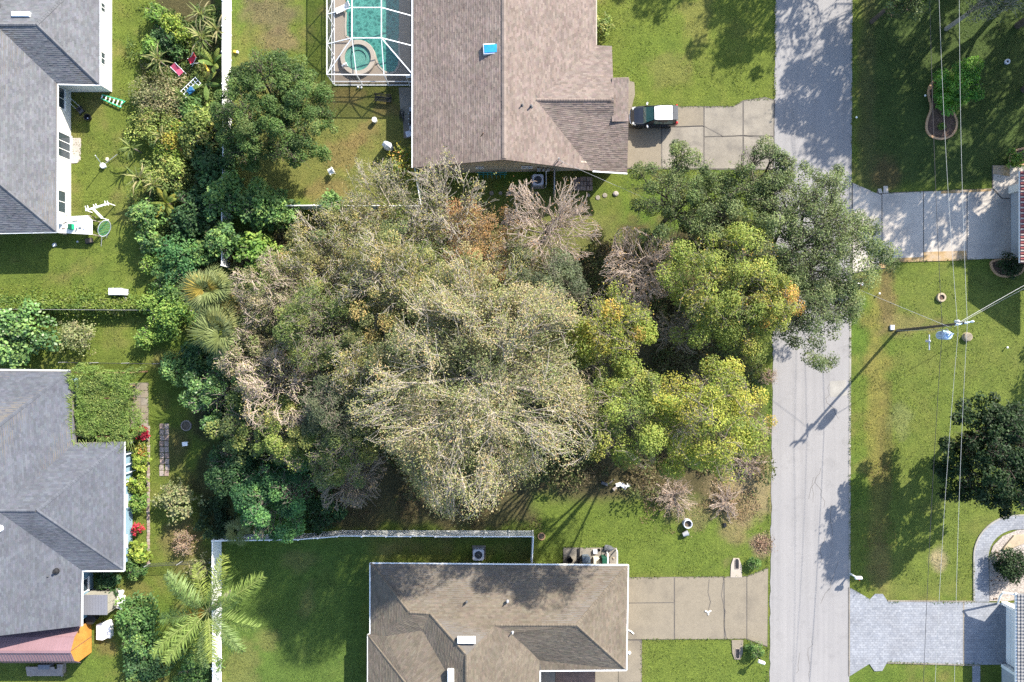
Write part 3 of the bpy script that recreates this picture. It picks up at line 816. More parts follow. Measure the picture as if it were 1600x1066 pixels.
def window_x(parent, x, y0, y1, z0, z1, out=1, n=2, label=None):
    """window on a wall facing +x / -x at ground column x, from ground row y0 to y1"""
    X, Y0 = G(x, y0); _, Y1 = G(x, y1)
    lo, hi = min(Y0, Y1), max(Y0, Y1); mb = MB(); t = 0.05; d = 0.05 * out
    xs = sorted((X - 0.02 * out, X + d))
    mb.box(xs[0], xs[1], lo, hi, z1 - t, z1); mb.box(xs[0], xs[1], lo, hi, z0, z0 + t)
    for k in range(n + 1):
        yy = lo + (hi - lo - t) * k / n
        mb.box(xs[0], xs[1], yy, yy + t, z0 + t, z1 - t)
    f = mb.build('window', 'white_paint', parent)
    g = sorted((X - 0.01 * out, X + 0.015 * out))
    MB().box(g[0], g[1], lo + t, hi - t, z0 + t, z1 - t).build('pane', 'glass', f)
    MB().box(xs[0], X + 0.12 * out if out > 0 else xs[1], lo - .05, hi + .05, z0 - .07, z0 - .003).build('sill', 'white_paint', f) if out > 0 else None
    return f
def window_y(parent, y, x0, x1, z0, z1, n=2):
    """window on a wall facing -y (down the picture)"""
    X0, Y = G(x0, y); X1, _ = G(x1, y); t = 0.05; mb = MB()
    mb.box(X0, X1, Y - .05, Y + .02, z1 - t, z1); mb.box(X0, X1, Y - .05, Y + .02, z0, z0 + t)
    for k in range(n + 1):
        xx = X0 + (X1 - X0 - t) * k / n; mb.box(xx, xx + t, Y - .05, Y + .02, z0 + t, z1 - t)
    f = mb.build('window', 'white_paint', parent)
    MB().box(X0 + t, X1 - t, Y - .015, Y + .01, z0 + t, z1 - t).build('pane', 'glass', f)
    return f
def vent_box(parent, px, py, z, sx, sy, h, mat='white_metal', name='roof_vent', rz=0):
    x, y, _ = P(px, py, z)
    return MB().bbox(x, y, z - .1, m(sx), m(sy), h + .1, rz, 0.04).build(name, mat, parent)
def vent_pipe(parent, px, py, z, h=0.4, r=0.05, mat='dark_grey'):
    x, y, _ = P(px, py, z)
    mb = MB().tube([(x, y, z - .15), (x, y, z + h)], r, 8)
    mb.lathe(x, y, [(r * 2.6, z - .12), (r * 2.4, z + .04), (r * 1.1, z + .1)], 10)
    return mb.build('vent_pipe', mat, parent)

# --- grey roofed house, top left
GREY = (0.118, 0.122, 0.134)
h = thing('house', 'grey shingled house with cream walls at the upper left corner', 'house', G(30, 150))
walls(h, [(-160, -130), (175, -130), (175, 144), (111, 144), (111, 354), (-160, 354)], 2.74, 'cream_wall')
ro = roof_faces(h, [[(57, 38, 4.55), (156, -57, 2.7), (156, 133, 2.7)], [(57, 38, 4.55), (-70, 38, 4.55), (-70, -57, 2.7), (156, -57, 2.7)],
                    [(-8, 38, 4.55), (57, 38, 4.55), (156, 133, 2.7), (90, 131.5, 2.7)], [(-8, 38, 4.55), (90, 131.5, 2.7), (89, 363, 2.7), (-10, 280, 4.55)],
                    [(-10, 280, 4.55), (89, 363, 2.7), (-120, 367, 2.7)]], GREY)
ridge_caps(ro, [((57, 38, 4.57), (156, 133, 2.72)), ((57, 38, 4.57), (125, -27, 3.28)), ((-8, 38, 4.57), (57, 38, 4.57)), ((-10, 280, 4.57), (89, 363, 2.72))], [t * 0.92 for t in GREY])
gutter(h, [(156.6, -57, 2.7), (156.6, 133.5, 2.7), (90.5, 132, 2.7)]); gutter(h, [(90, 133, 2.7), (89.6, 363, 2.7), (-120, 367, 2.7)])
vent_box(h, 34, 23.5, 4.3, 26, 7, 0.22)
vent_box(h, -1, 10, 4.0, 6, 6, 0.2, 'dark_grey')
window_x(h, 175, 17, 31, 1.0, 2.2); window_x(h, 175, 92, 111, 1.0, 2.2)
window_x(h, 111, 146, 178, 0.9, 2.1); window_x(h, 111, 303, 337, 0.7, 2.2, 1, 2)
sd = window_x(h, 111, 214, 252, 0.1, 2.15, 1, 3)
mb = MB().box(G(111, 0)[0], G(118, 0)[0], G(0, 212)[1] - .1, G(0, 212)[1], 2.1, 2.2)
mb.build('door_hood', 'white_paint', h)

# --- pink brown shingled house, top centre
PINK = (0.172, 0.139, 0.123)
h = thing('house', 'pinkish brown shingled gable house beside the pool enclosure', 'house', G(800, 130))
walls(h, [(658, -150), (922, -150), (922, 96), (940, 96), (940, 152), (960, 152), (960, 266), (658, 271)], 2.70, 'tan_wall', [((658, 271), (922, 267.5), (790, 270), 4.72)])
zr, ze = 5.0, 2.65
ro = roof_faces(h, [[(645, -160, ze), (787, -160, zr), (788, 249.5, zr), (645, 262, ze)],
                    [(787, -160, zr), (931, -160, ze), (931, 71, ze), (838, 156, 4.18), (926, 267, ze), (788, 249.5, zr)],
                    [(838, 156, 4.18), (931, 71, ze), (956, 72, ze), (959, 156, 4.18)],
                    [(838, 156, 4.18), (959, 156, 4.18), (959, 189, 3.6), (982, 190, 3.6), (980, 271, 2.6), (926, 267, ze)],
                    [(956.2, 122, 3.75), (982, 122, 3.64), (982, 190, 3.64), (956.2, 190, 3.75)]], PINK, 0.15, 0.32, var=0.2)
ridge_caps(ro, [((787, -160, zr + .03), (788, 249, zr + .03))], [0.20, 0.165, 0.145], 0.36, 0.25)
ridge_caps(ro, [((838, 156, 4.2), (959, 156, 4.2))], PINK)
gutter(h, [(644.4, -160, ze), (644.4, 262.5, ze)]); gutter(h, [(931.6, -160, ze), (931.6, 71, ze)], 'tan_wall'); gutter(h, [(926, 268, ze), (980, 271.6, 2.62)], 'white_metal')
x, y, _ = P(768, 78, 4.55)
sk = MB().bbox(x, y, 4.45, m(24), m(15), 0.34, 0.06, 0.03).build('skylight', 'white_metal', h)
MB().bbox(x, y, 4.79, m(21), m(12), 0.05, 0.06, 0.03).build('pane', 'sky_glass', sk)
x, y, _ = P(752, 213, 4.4)
MB().tube([(x - .2, y - .22, 4.25), (x + .18, y + .22, 4.6)], 0.05, 8).build('vent_pipe', 'wood_brown', h)
vent_pipe(h, 815.5, 165, 4.55, 0.35, 0.05); vent_pipe(h, 829.5, 167, 4.3, 0.4, 0.07)
window_y(h, 270.6, 745, 757, 1.6, 2.1, 1); window_y(h, 270, 814, 831, 1.6, 2.1, 2)
x, y, _ = P(872, 252, 3.6)
mast = MB().tube([(x, y, 2.2), (x, y, 4.6)], 0.045, 8)
mast.tube([(x, y, 4.55), (x - .35, y - .1, 3.35)], 0.02, 5).tube([(x, y, 4.55), (x + .5, y - .1, 3.2)], 0.02, 5)
mast.build('service_mast', 'grey', h)
mb = MB()
for (a, w_, hh) in ((838, .3, .5), (846, .2, .35), (853, .25, .3)):
    X, Y = G(a, 271.5); mb.box(X, X + w_, Y - .12, Y + .05, 1.2, 1.2 + hh)
mb.build('meter_box', 'grey', h)

# --- tan shingled house, bottom centre
TAN = (0.124, 0.105, 0.083)
h = thing('house', 'tan shingled hip roof house behind the white back fence', 'house', G(780, 1010))
walls(h, [(597, 883), (962, 884), (962, 1010), (834, 1010), (834, 1300), (593, 1300)], 2.55, 'tan_wall')
e = 2.6
ro = roof_faces(h, [[(579, 880.5, e), (981, 883.5, e), (901, 977, 4.5), (774, 977, 4.5), (729, 1024, 5.45), (672, 959, 4.17), (640, 957, 4.13)],
                    [(579, 880.5, e), (640, 957, 4.13), (603, 994, 3.15), (579, 992, e)],
                    [(603, 994, 3.15), (640, 957, 4.13), (672, 959, 4.17), (660, 985, 3.75)],
                    [(575, 992, e), (603, 994, 3.15), (660, 985, 3.75), (712, 1075, 4.9), (640, 1075, 4.4)],
                    [(575, 992, e), (640, 1075, 4.4), (640, 1250, 4.4), (575, 1250, e)],
                    [(672, 959, 4.17), (729, 1024, 5.45), (728, 1250, 5.5), (712, 1075, 4.9), (660, 985, 3.75)],
                    [(712, 1075, 4.9), (728, 1250, 5.5), (640, 1250, 4.4), (640, 1075, 4.4)],
                    [(729, 1024, 5.45), (774, 977, 4.5), (798, 990, 4.3), (823, 1012, 3.6), (800, 1042, 4.1), (728, 1130, 5.5)],
                    [(823, 1012, 3.6), (843, 1032, e), (843, 1250, e), (728, 1250, 5.5), (728, 1130, 5.5), (800, 1042, 4.1)],
                    [(774, 977, 4.5), (901, 977, 4.5), (978, 1046.5, e), (844, 1047.5, e), (843, 1032, e), (823, 1012, 3.6), (798, 990, 4.3)],
                    [(981, 883.5, e), (978, 1046.5, e), (901, 977, 4.5)]], TAN, 0.15, 0.32, var=0.15)
ridge_caps(ro, [((579, 880.5, e), (640, 957, 4.15)), ((640, 957, 4.15), (672, 959, 4.19)), ((672, 959, 4.19), (729, 1024, 5.47)), ((774, 977, 4.52), (901, 977, 4.52)),
                ((901, 977, 4.52), (981, 883.5, e)), ((901, 977, 4.52), (978, 1046.5, e)), ((575, 992, e), (640, 1075, 4.42)), ((729, 1024, 5.47), (728, 1250, 5.52)), ((728, 1130, 5.5), (823, 1012, 3.62))], [t * 1.06 for t in TAN])
gutter(h, [(578.4, 992, e), (578.4, 880, e), (981.6, 883, e), (978.8, 1047, e), (844, 1048, e), (843.6, 1250, e)]); gutter(h, [(600, 992.5, e), (575, 991.5, e), (574.4, 1250, e)])
vent_box(h, 729, 999.5, 5.15, 26, 8.5, 0.25); vent_box(h, 704.5, 1056, 4.95, 9, 20, 0.3)
vent_pipe(h, 729, 941, 4.1, 0.2, 0.04); vent_pipe(h, 793, 940, 4.1, 0.25, 0.05, 'grey'); vent_pipe(h, 801, 987, 4.3, 0.4, 0.045, 'white_metal')

# --- blue grey roofed house, middle left
BLUE = (0.092, 0.099, 0.117)
h = thing('house', 'light blue house with slate grey shingles beside the vine pergola', 'house', G(40, 800))
walls(h, [(-200, 590), (122, 590), (122, 705), (207, 705), (207, 873), (146, 873), (146, 957), (-200, 957)], 2.70, 'blue_wall', [((-100, 957), (146, 957), (25, 957), 4.5)])
e = 2.65
ro = roof_faces(h, [[(-150, 577, e), (109, 579.5, e), (-6, 668, 4.6), (-150, 668, 4.6)],
                    [(-6, 668, 4.6), (109, 579.5, e), (118, 692, e), (0, 798, 4.65)],
                    [(118, 692, e), (194, 690, e), (58, 798, 4.65), (0, 798, 4.65)],
                    [(58, 798, 4.65), (194, 690, e), (193.5, 891, e)],
                    [(-4, 798, 4.65), (58, 798, 4.65), (193.5, 891, e), (128.5, 891.5, e)],
                    [(-4, 798, 4.65), (128.5, 891.5, e), (127.5, 978, e), (-5, 994, 4.65)],
                    [(-6, 668, 4.6), (0, 798, 4.65), (-4, 798, 4.65), (-5, 994, 4.65), (-150, 994, e), (-150, 668, 4.6)]], BLUE, 0.15, 0.32, var=0.14)
ridge_caps(ro, [((109, 579.5, e), (-6, 668, 4.62)), ((58, 798, 4.67), (194, 690, e)), ((58, 798, 4.67), (193.5, 891, e)), ((0, 798, 4.67), (58, 798, 4.67))], [t * 1.02 for t in BLUE], 0.28)
gutter(h, [(-150, 576.4, e), (109.5, 579, e)]); gutter(h, [(194.8, 690, e), (194.2, 892, e), (128.6, 892.4, e), (128.2, 978, e)])
x, y, _ = P(-1, 826, 4.6); MB().lathe(x, y, [(0.3, 4.4), (0.3, 4.75), (0.22, 4.85), (0.0, 4.9)], 14).build('roof_vent', 'white_metal', h)
vent_pipe(h, 87, 893, 3.4, 0.3, 0.1, 'black'); vent_pipe(h, 75, 901, 3.5, 0.1, 0.03)
window_x(h, 207, 770, 788, 1.0, 2.1, 1, 2); window_x(h, 207, 832, 850, 1.0, 2.1, 1, 2); window_x(h, 146, 897, 917, 0.8, 2.2, 1, 1)
pf = MB()
X0, Y0 = G(206, 692); X1, Y1 = G(211, 748)
for yy in (690, 706, 722, 735, 748):
    _, Y = G(0, yy); pf.box(X0, X1 + .0, Y - .04, Y + .04, 2.3, 2.4); pf.box(X1 - .04, X1 + .04, Y - .04, Y + .04, 0, 2.4)
pf.box(X1 - .05, X1 + .05, Y1, Y0, 2.4, 2.5); pf.box(X0 - .05, X0 + .05, Y1, Y0, 2.41, 2.51)
pf.build('porch_frame', 'white_metal', h)

# --- red tiled house, right edge
h = thing('house', 'pale walled house with red barrel tile roof at the right edge', 'house', G(1640, 350))
walls(h, [(1579, 296), (1579, 402), (1900, 402), (1900, 296)], 2.55, 'pale_wall')
mb = MB().box(G(1575, 0)[0], G(1592, 0)[0], G(0, 303)[1], G(0, 292)[1], 0, 2.3)
mb.build('pilaster', 'cream_wall', h)
rf = [[(1594, 268, 2.6), (1594, 411, 2.6), (1760, 411, 5.0), (1760, 268, 5.0)]]
dk = MB(); w = [Vector(P(*p)) for p in rf[0]]
dk.add([tuple(v) for v in w], [(3, 2, 1, 0)]).add([(v.x, v.y, v.z - .16) for v in w], [(0, 1, 2, 3)])
for i in range(4): a, b = w[i], w[(i + 1) % 4]; dk.add([tuple(a), tuple(b), (b.x, b.y, b.z - .16), (a.x, a.y, a.z - .16)], [(0, 1, 2, 3)])
ro = dk.build('roof', 'tile_red', h)
A, B, C_, D = w; nrow = 34
for k in range(nrow):
    t = (k + .5) / nrow; p = A.lerp(B, t) + Vector((0, 0, .03)); q = D.lerp(C_, t) + Vector((0, 0, .03))
    mb = MB(); n = 24
    for i in range(n):
        a, b = p.lerp(q, i / n), p.lerp(q, (i + 1) / n); mb.tube([a, b], [0.085, 0.07], 6)
    mb.build('barrel_tile', 'tile_pale' if k % 2 else 'tile_red', ro)
gutter(h, [(1593.3, 268, 2.58), (1593.3, 411, 2.58)])

# --- grey tiled house, bottom right
h = thing('house', 'pale blue walled house with grey tile roof and white garage front', 'house', G(1640, 1000))
walls(h, [(1572, 944), (1572, 1038), (1565, 1038), (1565, 1300), (1900, 1300), (1900, 925), (1600, 925), (1600, 944)], 2.6, 'pale_wall')
mb = MB()
for (y0, y1) in ((940, 944.5), (1037, 1042)):
    mb.box(G(1564, 0)[0], G(1574, 0)[0], G(0, y1)[1], G(0, y0)[1], 0, 2.55)
mb.build('pilaster', 'white_paint', h)
gd = MB()
for k in range(4): gd.box(G(1571.2, 0)[0], G(1572.5, 0)[0], G(0, 1035)[1], G(0, 947)[1], 0.05 + k * .56, 0.05 + k * .56 + .54)
gd.build('garage_door', 'white_paint', h)
mb = MB()
mb.tube([P(1559, 943, .1), P(1563, 931, 1.6), P(1567, 926, 2.1), P(1588, 929, 2.55)], 0.07, 6)
mb.build('arch_trim', 'white_paint', h)
w = [Vector(P(*p)) for p in [(1589, 928, 2.7), (1589, 1250, 2.7), (1740, 1250, 4.6), (1740, 928, 4.6)]]
dk = MB()
dk.add([tuple(v) for v in w], [(3, 2, 1, 0)]).add([(v.x, v.y, v.z - .16) for v in w], [(0, 1, 2, 3)])
for i in range(4): a, b = w[i], w[(i + 1) % 4]; dk.add([tuple(a), tuple(b), (b.x, b.y, b.z - .16), (a.x, a.y, a.z - .16)], [(0, 1, 2, 3)])
ro = dk.build('roof', 'tile_grey', h)
tb = MB(); A, B, C_, D = w
for i in range(26):
    for k in range(60):
        t0, t1 = k / 60, (k + .93) / 60; s0, s1 = i / 26, (i + .97) / 26
        q = [A.lerp(B, t0).lerp(D.lerp(C_, t0), s1), A.lerp(B, t1).lerp(D.lerp(C_, t1), s1), A.lerp(B, t1).lerp(D.lerp(C_, t1), s0), A.lerp(B, t0).lerp(D.lerp(C_, t0), s0)]
        zs = (0.01, 0.01, 0.06, 0.06)
        mid = [(q[0] + q[1]) / 2 + Vector((0, 0, .04)), (q[2] + q[3]) / 2 + Vector((0, 0, .10))]
        vs = [tuple(q[j] + Vector((0, 0, zs[j]))) for j in range(4)] + [tuple(mid[0]), tuple(mid[1])]
        tb.add(vs, [(3, 5, 4, 0), (5, 2, 1, 4), (3, 2, 5)])
tb.build('roof_tile', 'tile_grey', ro, kind='stuff')
gutter(h, [(1588, 927, 2.66), (1588, 1250, 2.66)], 'white_paint', 0.2, 0.15)

# ------------------------------------------------------------------ pool and its screen enclosure
pool_pts = [(543, -60), (541, 20), (540, 42), (541, 57), (552, 64.5), (566, 66), (578, 73), (585, 82), (588, 93), (592, 104), (600, 112), (609, 115.5), (617, 113), (623, 104), (624.5, 92), (623.5, 60), (624, -60)]
deck_out = [(520, -120), (655, -120), (655, 131), (520, 131)]
spa_c, spa_r = (560.5, 92.5), 20.5
# deck built as rings of quads round the two basins: an n-gon with a bridge to each hole
def holed(name, outer, holes, z, mat, kind=None, depth=0.25):
    import bmesh
    bm = bmesh.new(); es = []
    for ring in [outer] + holes:
        vs = [bm.verts.new((*G(*p), z)) for p in ring]
        es += [bm.edges.new((vs[i], vs[(i + 1) % len(vs)])) for i in range(len(vs))]
    bmesh.ops.triangle_fill(bm, use_beauty=True, use_dissolve=False, edges=es)
    bm.normal_update()
    for f in bm.faces:
        if f.normal.z < 0: f.normal_flip()
    ext = bmesh.ops.extrude_face_region(bm, geom=list(bm.faces))
    me = bpy.data.meshes.new(name); bm.to_mesh(me); bm.free()
    k = len(me.vertices) // 2
    vz = np.empty(len(me.vertices) * 3); me.vertices.foreach_get('co', vz); vz = vz.reshape(-1, 3)
    vz[k:, 2] = z; vz[:k, 2] = z - depth; me.vertices.foreach_set('co', vz.ravel())
    me.polygons.foreach_set('use_smooth', np.zeros(len(me.polygons), bool)); me.materials.append(M[mat]); me.update()
    o = put(name, me)
    if kind: o['kind'] = kind
    return o
spa_ring = [(spa_c[0] + (spa_r + 3) * math.cos(t * math.pi / 16), spa_c[1] + (spa_r + 3) * math.sin(t * math.pi / 16)) for t in range(32)]
hole1 = pool_pts
holed('pool_deck', deck_out, [[(536, -61)] + [(p[0] + (0 if p[0] > 560 else 0), p[1]) for p in pool_pts[1:-1]] + [(624, -61)]], 0.06, 'deck', 'structure')
def basin(name, pts, z0, z1, mat, parent=None):
    w = [G(*p) for p in pts]; n = len(w)
    mb = MB().add([(x, y, z0) for x, y in w] + [(x, y, z1) for x, y in w], [tuple(range(n))] + [(i, (i + 1) % n, n + (i + 1) % n, n + i) for i in range(n)])
    return mb.build(name, mat, parent)
pool = thing('swimming_pool', 'turquoise freeform swimming pool under the white framed screen cage', 'pool', G(590, 40))
pp = [(542, -60.5)] + pool_pts[1:-1] + [(624, -60.5)]
basin('basin', pp, 0.004, 0.058, 'caustic', pool)
w = [G(*p) for p in pp]
ws = MB().add([(x, y, 0.045) for x, y in w], [tuple(range(len(w)))]).build('water', 'water', pool)
cp = MB()
for i in range(1, len(pp) - 2):
    a, b = G(*pp[i]), G(*pp[i + 1]); cp.bar((a[0], a[1], .07), (b[0], b[1], .07), 0.16, 0.05)
cp.build('coping', 'coping', pool)
spa = thing('hot_tub', 'round raised spa with tan coping in the corner of the pool', 'hot tub', G(*spa_c))
x, y = G(*spa_c)
rg = MB().lathe(x, y, [(m(spa_r + 7), 0.0), (m(spa_r + 7), 0.36), (m(spa_r + 6.4), 0.40), (m(spa_r), 0.40), (m(spa_r), 0.0)], 40); rg.f = rg.f[:-2]
rg.build('coping', 'coping', spa)
MB().lathe(x, y, [(0.0, 0.17), (m(spa_r) - .003, 0.175)], 40, cap=False).build('basin', 'caustic_spa', spa)
MB().lathe(x, y, [(m(spa_r) - .003, 0.178), (m(spa_r) - .003, 0.245), (m(spa_r * .62), 0.245), (m(spa_r * .62), 0.178)], 40, cap=False).build('bench_seat', 'caustic_spa', spa)
MB().lathe(x, y, [(0.0, 0.32), (m(spa_r) - .004, 0.32)], 40, cap=False).build('water', 'water', spa)
cage = thing('pool_enclosure', 'white aluminium screen cage with mansard roof over the pool', 'screen enclosure', G(580, 20))
zt, zf = 2.45, 3.5
def cbeam(a, b, w_=0.065, nm='beam'):
    MB().bar(a, b, w_, w_).build(nm, 'white_metal', cage)
L0, R0 = 510.7, 645.5
rows = [(69, 72, 59.5), (22.5, 25.5, 12), (-26, -23, -36)]
cbeam(P(L0, -90, zt), P(L0, 116.5, zt)); cbeam(P(L0, 116.5, zt), P(645.5, 117.5, zt)); cbeam(P(R0, -90, zt), P(R0, 135, zt))
for xx in (550, 596): cbeam(P(xx, -90, zf), P(xx, 59.5, zf))
for (a, b, c_) in rows:
    cbeam(P(L0, a, zt), P(550, c_, zf)); cbeam(P(550, c_, zf), P(596, c_, zf)); cbeam(P(596, c_, zf), P(R0, b, zt))
cbeam(P(550, 59.5, zf), P(L0, 116.5, zt), 0.06); cbeam(P(596, 59.5, zf), P(R0, 117.5, zt), 0.08)
cbeam(P(550, 59.5, zf), P(557, 117, zt), 0.06); cbeam(P(596, 59.5, zf), P(600, 117.3, zt), 0.06)
def ground_of(px, py, z): 
    X, Y, _ = P(px, py, z); return (X, Y, 0.0)
for (px, py) in ((L0, 116.5), (L0, 69), (L0, 22.5), (L0, -26), (557, 117), (600, 117.3), (634, 117.4)):
    X, Y, _ = P(px, py, zt); cbeam((X, Y, 0.02), (X, Y, zt - .06), 0.07, 'post')
X, Y, _ = P(L0, 116.5, zt); _, Y2, _ = P(L0, -90, zt); X2 = P(645.5, 117.5, zt)[0]
cbeam((X, Y2, 0.9), (X, Y, 0.9), 0.05, 'rail'); cbeam((X, Y, 0.9), (X2, Y, 0.9), 0.05, 'rail'); cbeam((X, Y2, 0.06), (X, Y, 0.06), 0.07, 'rail'); cbeam((X, Y, 0.06), (X2, Y, 0.06), 0.07, 'rail')
for (a, b) in ((116.5, 69), (69, 22.5), (22.5, -26)):
    Ya, Yb = P(L0, a, zt)[1], P(L0, b, zt)[1]; cbeam((X, Ya, zt - .1), (X, Yb, 0.1), 0.03, 'brace')
dx = X2 - .15; mb = MB(); dX, dY, _ = P(634, 117.4, zt)
for (a, b) in (((dX, dY - .04, .1), (dX, dY - .04, 2.1)), ((dX + .62, dY - .04, .1), (dX + .62, dY - .04, 2.1)), ((dX, dY - .04, 2.1), (dX + .62, dY - .04, 2.1)), ((dX, dY - .04, 1.0), (dX + .62, dY - .04, 1.0))): mb.bar(a, b, .07, .07)
mb.build('door', 'white_metal', cage)
scr = MB()
def spanel(*pts):
    scr.add([tuple(p) for p in pts], [tuple(range(len(pts)))])
spanel((X, Y2, 0), (X, Y, 0), (X, Y, zt), (X, Y2, zt)); spanel((X, Y, 0), (X2, Y, 0), (X2, Y, zt), (X, Y, zt))
scr.build('wall_screen', 'wall_screen', cage)
scr = MB()
spanel(P(L0, -90, zt), P(L0, 69, zt), P(550, 59.5, zf), P(550, -90, zf)); spanel(P(550, -90, zf), P(550, 59.5, zf), P(596, 59.5, zf), P(596, -90, zf)); spanel(P(596, -90, zf), P(596, 59.5, zf), P(R0, 72, zt), P(R0, -90, zt))
spanel(P(L0, 69, zt), P(L0, 116.5, zt), P(550, 59.5, zf)); spanel(P(L0, 116.5, zt), P(R0, 117.5, zt), P(596, 59.5, zf), P(550, 59.5, zf)); spanel(P(R0, 117.5, zt), P(R0, 72, zt), P(596, 59.5, zf))
scr.build('roof_screen', 'screen', cage)

# ------------------------------------------------------------------ fences
def fence(label, pts, panel, hgt, mat='white', thick=0.045, cap=True, lean=0.0, skip=()):
    """post and panel vinyl fence along ground points; each panel and post a part"""
    f = thing('vinyl_fence', label, 'fence', G(*pts[0]))
    k = 0
    for (a, b) in zip(pts[:-1], pts[1:]):
        A, B = Vector((*G(*a), 0)), Vector((*G(*b), 0)); L = (B - A).length; n = max(1, round(L / panel)); d = (B - A).normalized(); nr = Vector((-d.y, d.x, 0))
        for i in range(n):
            p, q = A.lerp(B, i / n), A.lerp(B, (i + 1) / n)
            off = nr * (rng.uniform(-lean, lean)) if lean else Vector((0, 0, 0))
            mb = MB()
            mb.bar(p + d * .07 + Vector((0, 0, 0.12)), q - d * .07 + Vector((0, 0, .12)), thick + .02, 0.14)
            mb.bar(p + d * .07 + off + Vector((0, 0, hgt - .1)), q - d * .07 + off + Vector((0, 0, hgt - .1)), thick + .03, 0.12)
            nb = max(4, int((q - p).length / 0.30)); 
            for j in range(nb):
                u0 = p.lerp(q, j / nb); u1 = p.lerp(q, (j + .985) / nb)
                mid = (u0 + u1) / 2; wd = (u1 - u0).length
                mb.bar(mid + Vector((0, 0, .19)), mid + off + Vector((0, 0, hgt - .16)), thick if abs(d.x) > .5 else wd, wd if abs(d.x) > .5 else thick)
            mb.build('panel', mat, f)
            if (i > 0 or a == pts[0] or True):
                MB().bbox(p.x, p.y, 0, .13, .13, hgt + .06, math.atan2(d.y, d.x), .02).build('post', mat, f)
    p = Vector((*G(*pts[-1]), 0)); MB().bbox(p.x, p.y, 0, .13, .13, hgt + .06, 0, .02).build('post', mat, f)
    return f
fence('tall white vinyl fence between the overgrown yard and pool yard', [(362, -140), (361, 95), (362, 240), (360, 330), (360, 418)], 2.4, 1.85)
fence('weathered white vinyl fence along the bottom of the pool house yard', [(361, 329), (500, 327), (662, 328), (652, 269)], 2.0, 1.8)
fence('white vinyl fence around the back yard of the tan house', [(346, 1300), (346, 836), (476, 834), (535, 829), (832, 829.5), (830, 872)], 2.15, 1.85, lean=0.03)
# low wire fences on the left
def wire_fence(label, pts, hgt, spacing, rail='chain', mesh=True):
    f = thing('wire_fence', label, 'fence', G(*pts[0])); mb = MB(); mh = MB()
    for a, b in zip(pts[:-1], pts[1:]):
        A, B = Vector((*G(*a), 0)), Vector((*G(*b), 0)); n = max(1, round((B - A).length / spacing))
        for i in range(n + 1):
            p = A.lerp(B, i / n); MB().tube([p, p + Vector((0, 0, hgt + .05))], 0.03, 6).build('post', 'grey', f)
        up = Vector((0, 0, hgt)); mb.tube([A + up, B + up], 0.02, 5)
        mh.add([tuple(A), tuple(B), tuple(B + up), tuple(A + up)], [(0, 1, 2, 3)])
    mb.build('rail', rail, f)
    if mesh: mh.build('mesh', 'netting', f)
wire_fence('chain link fence overgrown with vines between the two left yards', [(-40, 484), (300, 486)], 1.2, 3.0)
wire_fence('thin dark wire fence above the blue house', [(105, 566), (250, 568)], 1.1, 2.4, 'wire_dark')
wire_fence('low dark wire fence below the bare round shrub', [(235, 880), (335, 874)], 1.0, 2.8, 'wire_dark')

# grass growing over the edges of hard surfaces
def edge_tufts(lines, dens=26, colr=(.10, .135, .032), spread=.07, L=.16):
    pp = []
    for a, b in lines:
        A, B = np.array(G(*a)), np.array(G(*b)); d = np.linalg.norm(B - A); n = int(d * dens); t = rng.random(n)
        keep = fbm(t * d * .9 + A[0], t * 0 + A[1], 3) > .40; t = t[keep]
        q = A + (B - A) * t[:, None] + rng.normal(size=(len(t), 2)) * spread
        pp.append(np.concatenate([q, rng.uniform(.05, .11, (len(t), 1))], 1))
    pp = np.concatenate(pp); N = len(pp)
    c_ = np.array(colr) * rng.uniform(.7, 1.4, (N, 1)) * rng.uniform(.85, 1.25, (N, 3)) 
    leaf_mesh('edge_grass', pp, rng.uniform(.6, 1.4, N) * L, rng.uniform(.03, .06, N), rng.normal(size=(N, 3)) * .5 + np.array([0, 0, .9]), c_, M['leaf'], None, 'stuff')
edge_tufts([((1332, y), (1331, y + 40)) for y in range(0, 280, 40)] + [((1328.5, y), (1328, y + 40)) for y in range(430, 900, 40)] + [((1326, 1060), (1326, 1090)), ((1211, 0), (1210, 155)), ((1206, 560), (1199, 885)), ((1199, 1012), (1199, 1080))], 34)
edge_tufts([((1059, 167), (1145, 166)), ((1145, 166), (1161, 157)), ((1161, 157), (1208, 154)), ((980, 264), (1207, 266)), ((983, 902), (1166, 900)), ((1166, 900), (1199, 887)), ((1003, 999.5), (1166, 998.5)), ((1166, 998.5), (1199, 1011)), ((1003, 1000), (1003, 1080)),
            ((1388, 301), (1550, 294.5)), ((1331, 285), (1369, 302)), ((1386, 410), (1546, 405)), ((1326, 917), (1359, 936)), ((1387, 940), (1521, 941)), ((1386, 1034), (1531, 1038)), ((1521, 940), (1521, 870)), ((880, 855), (964, 856)), ((127, 222), (126, 250)), ((232, 598), (232, 668)), ((519, 132), (640, 132))], 20)

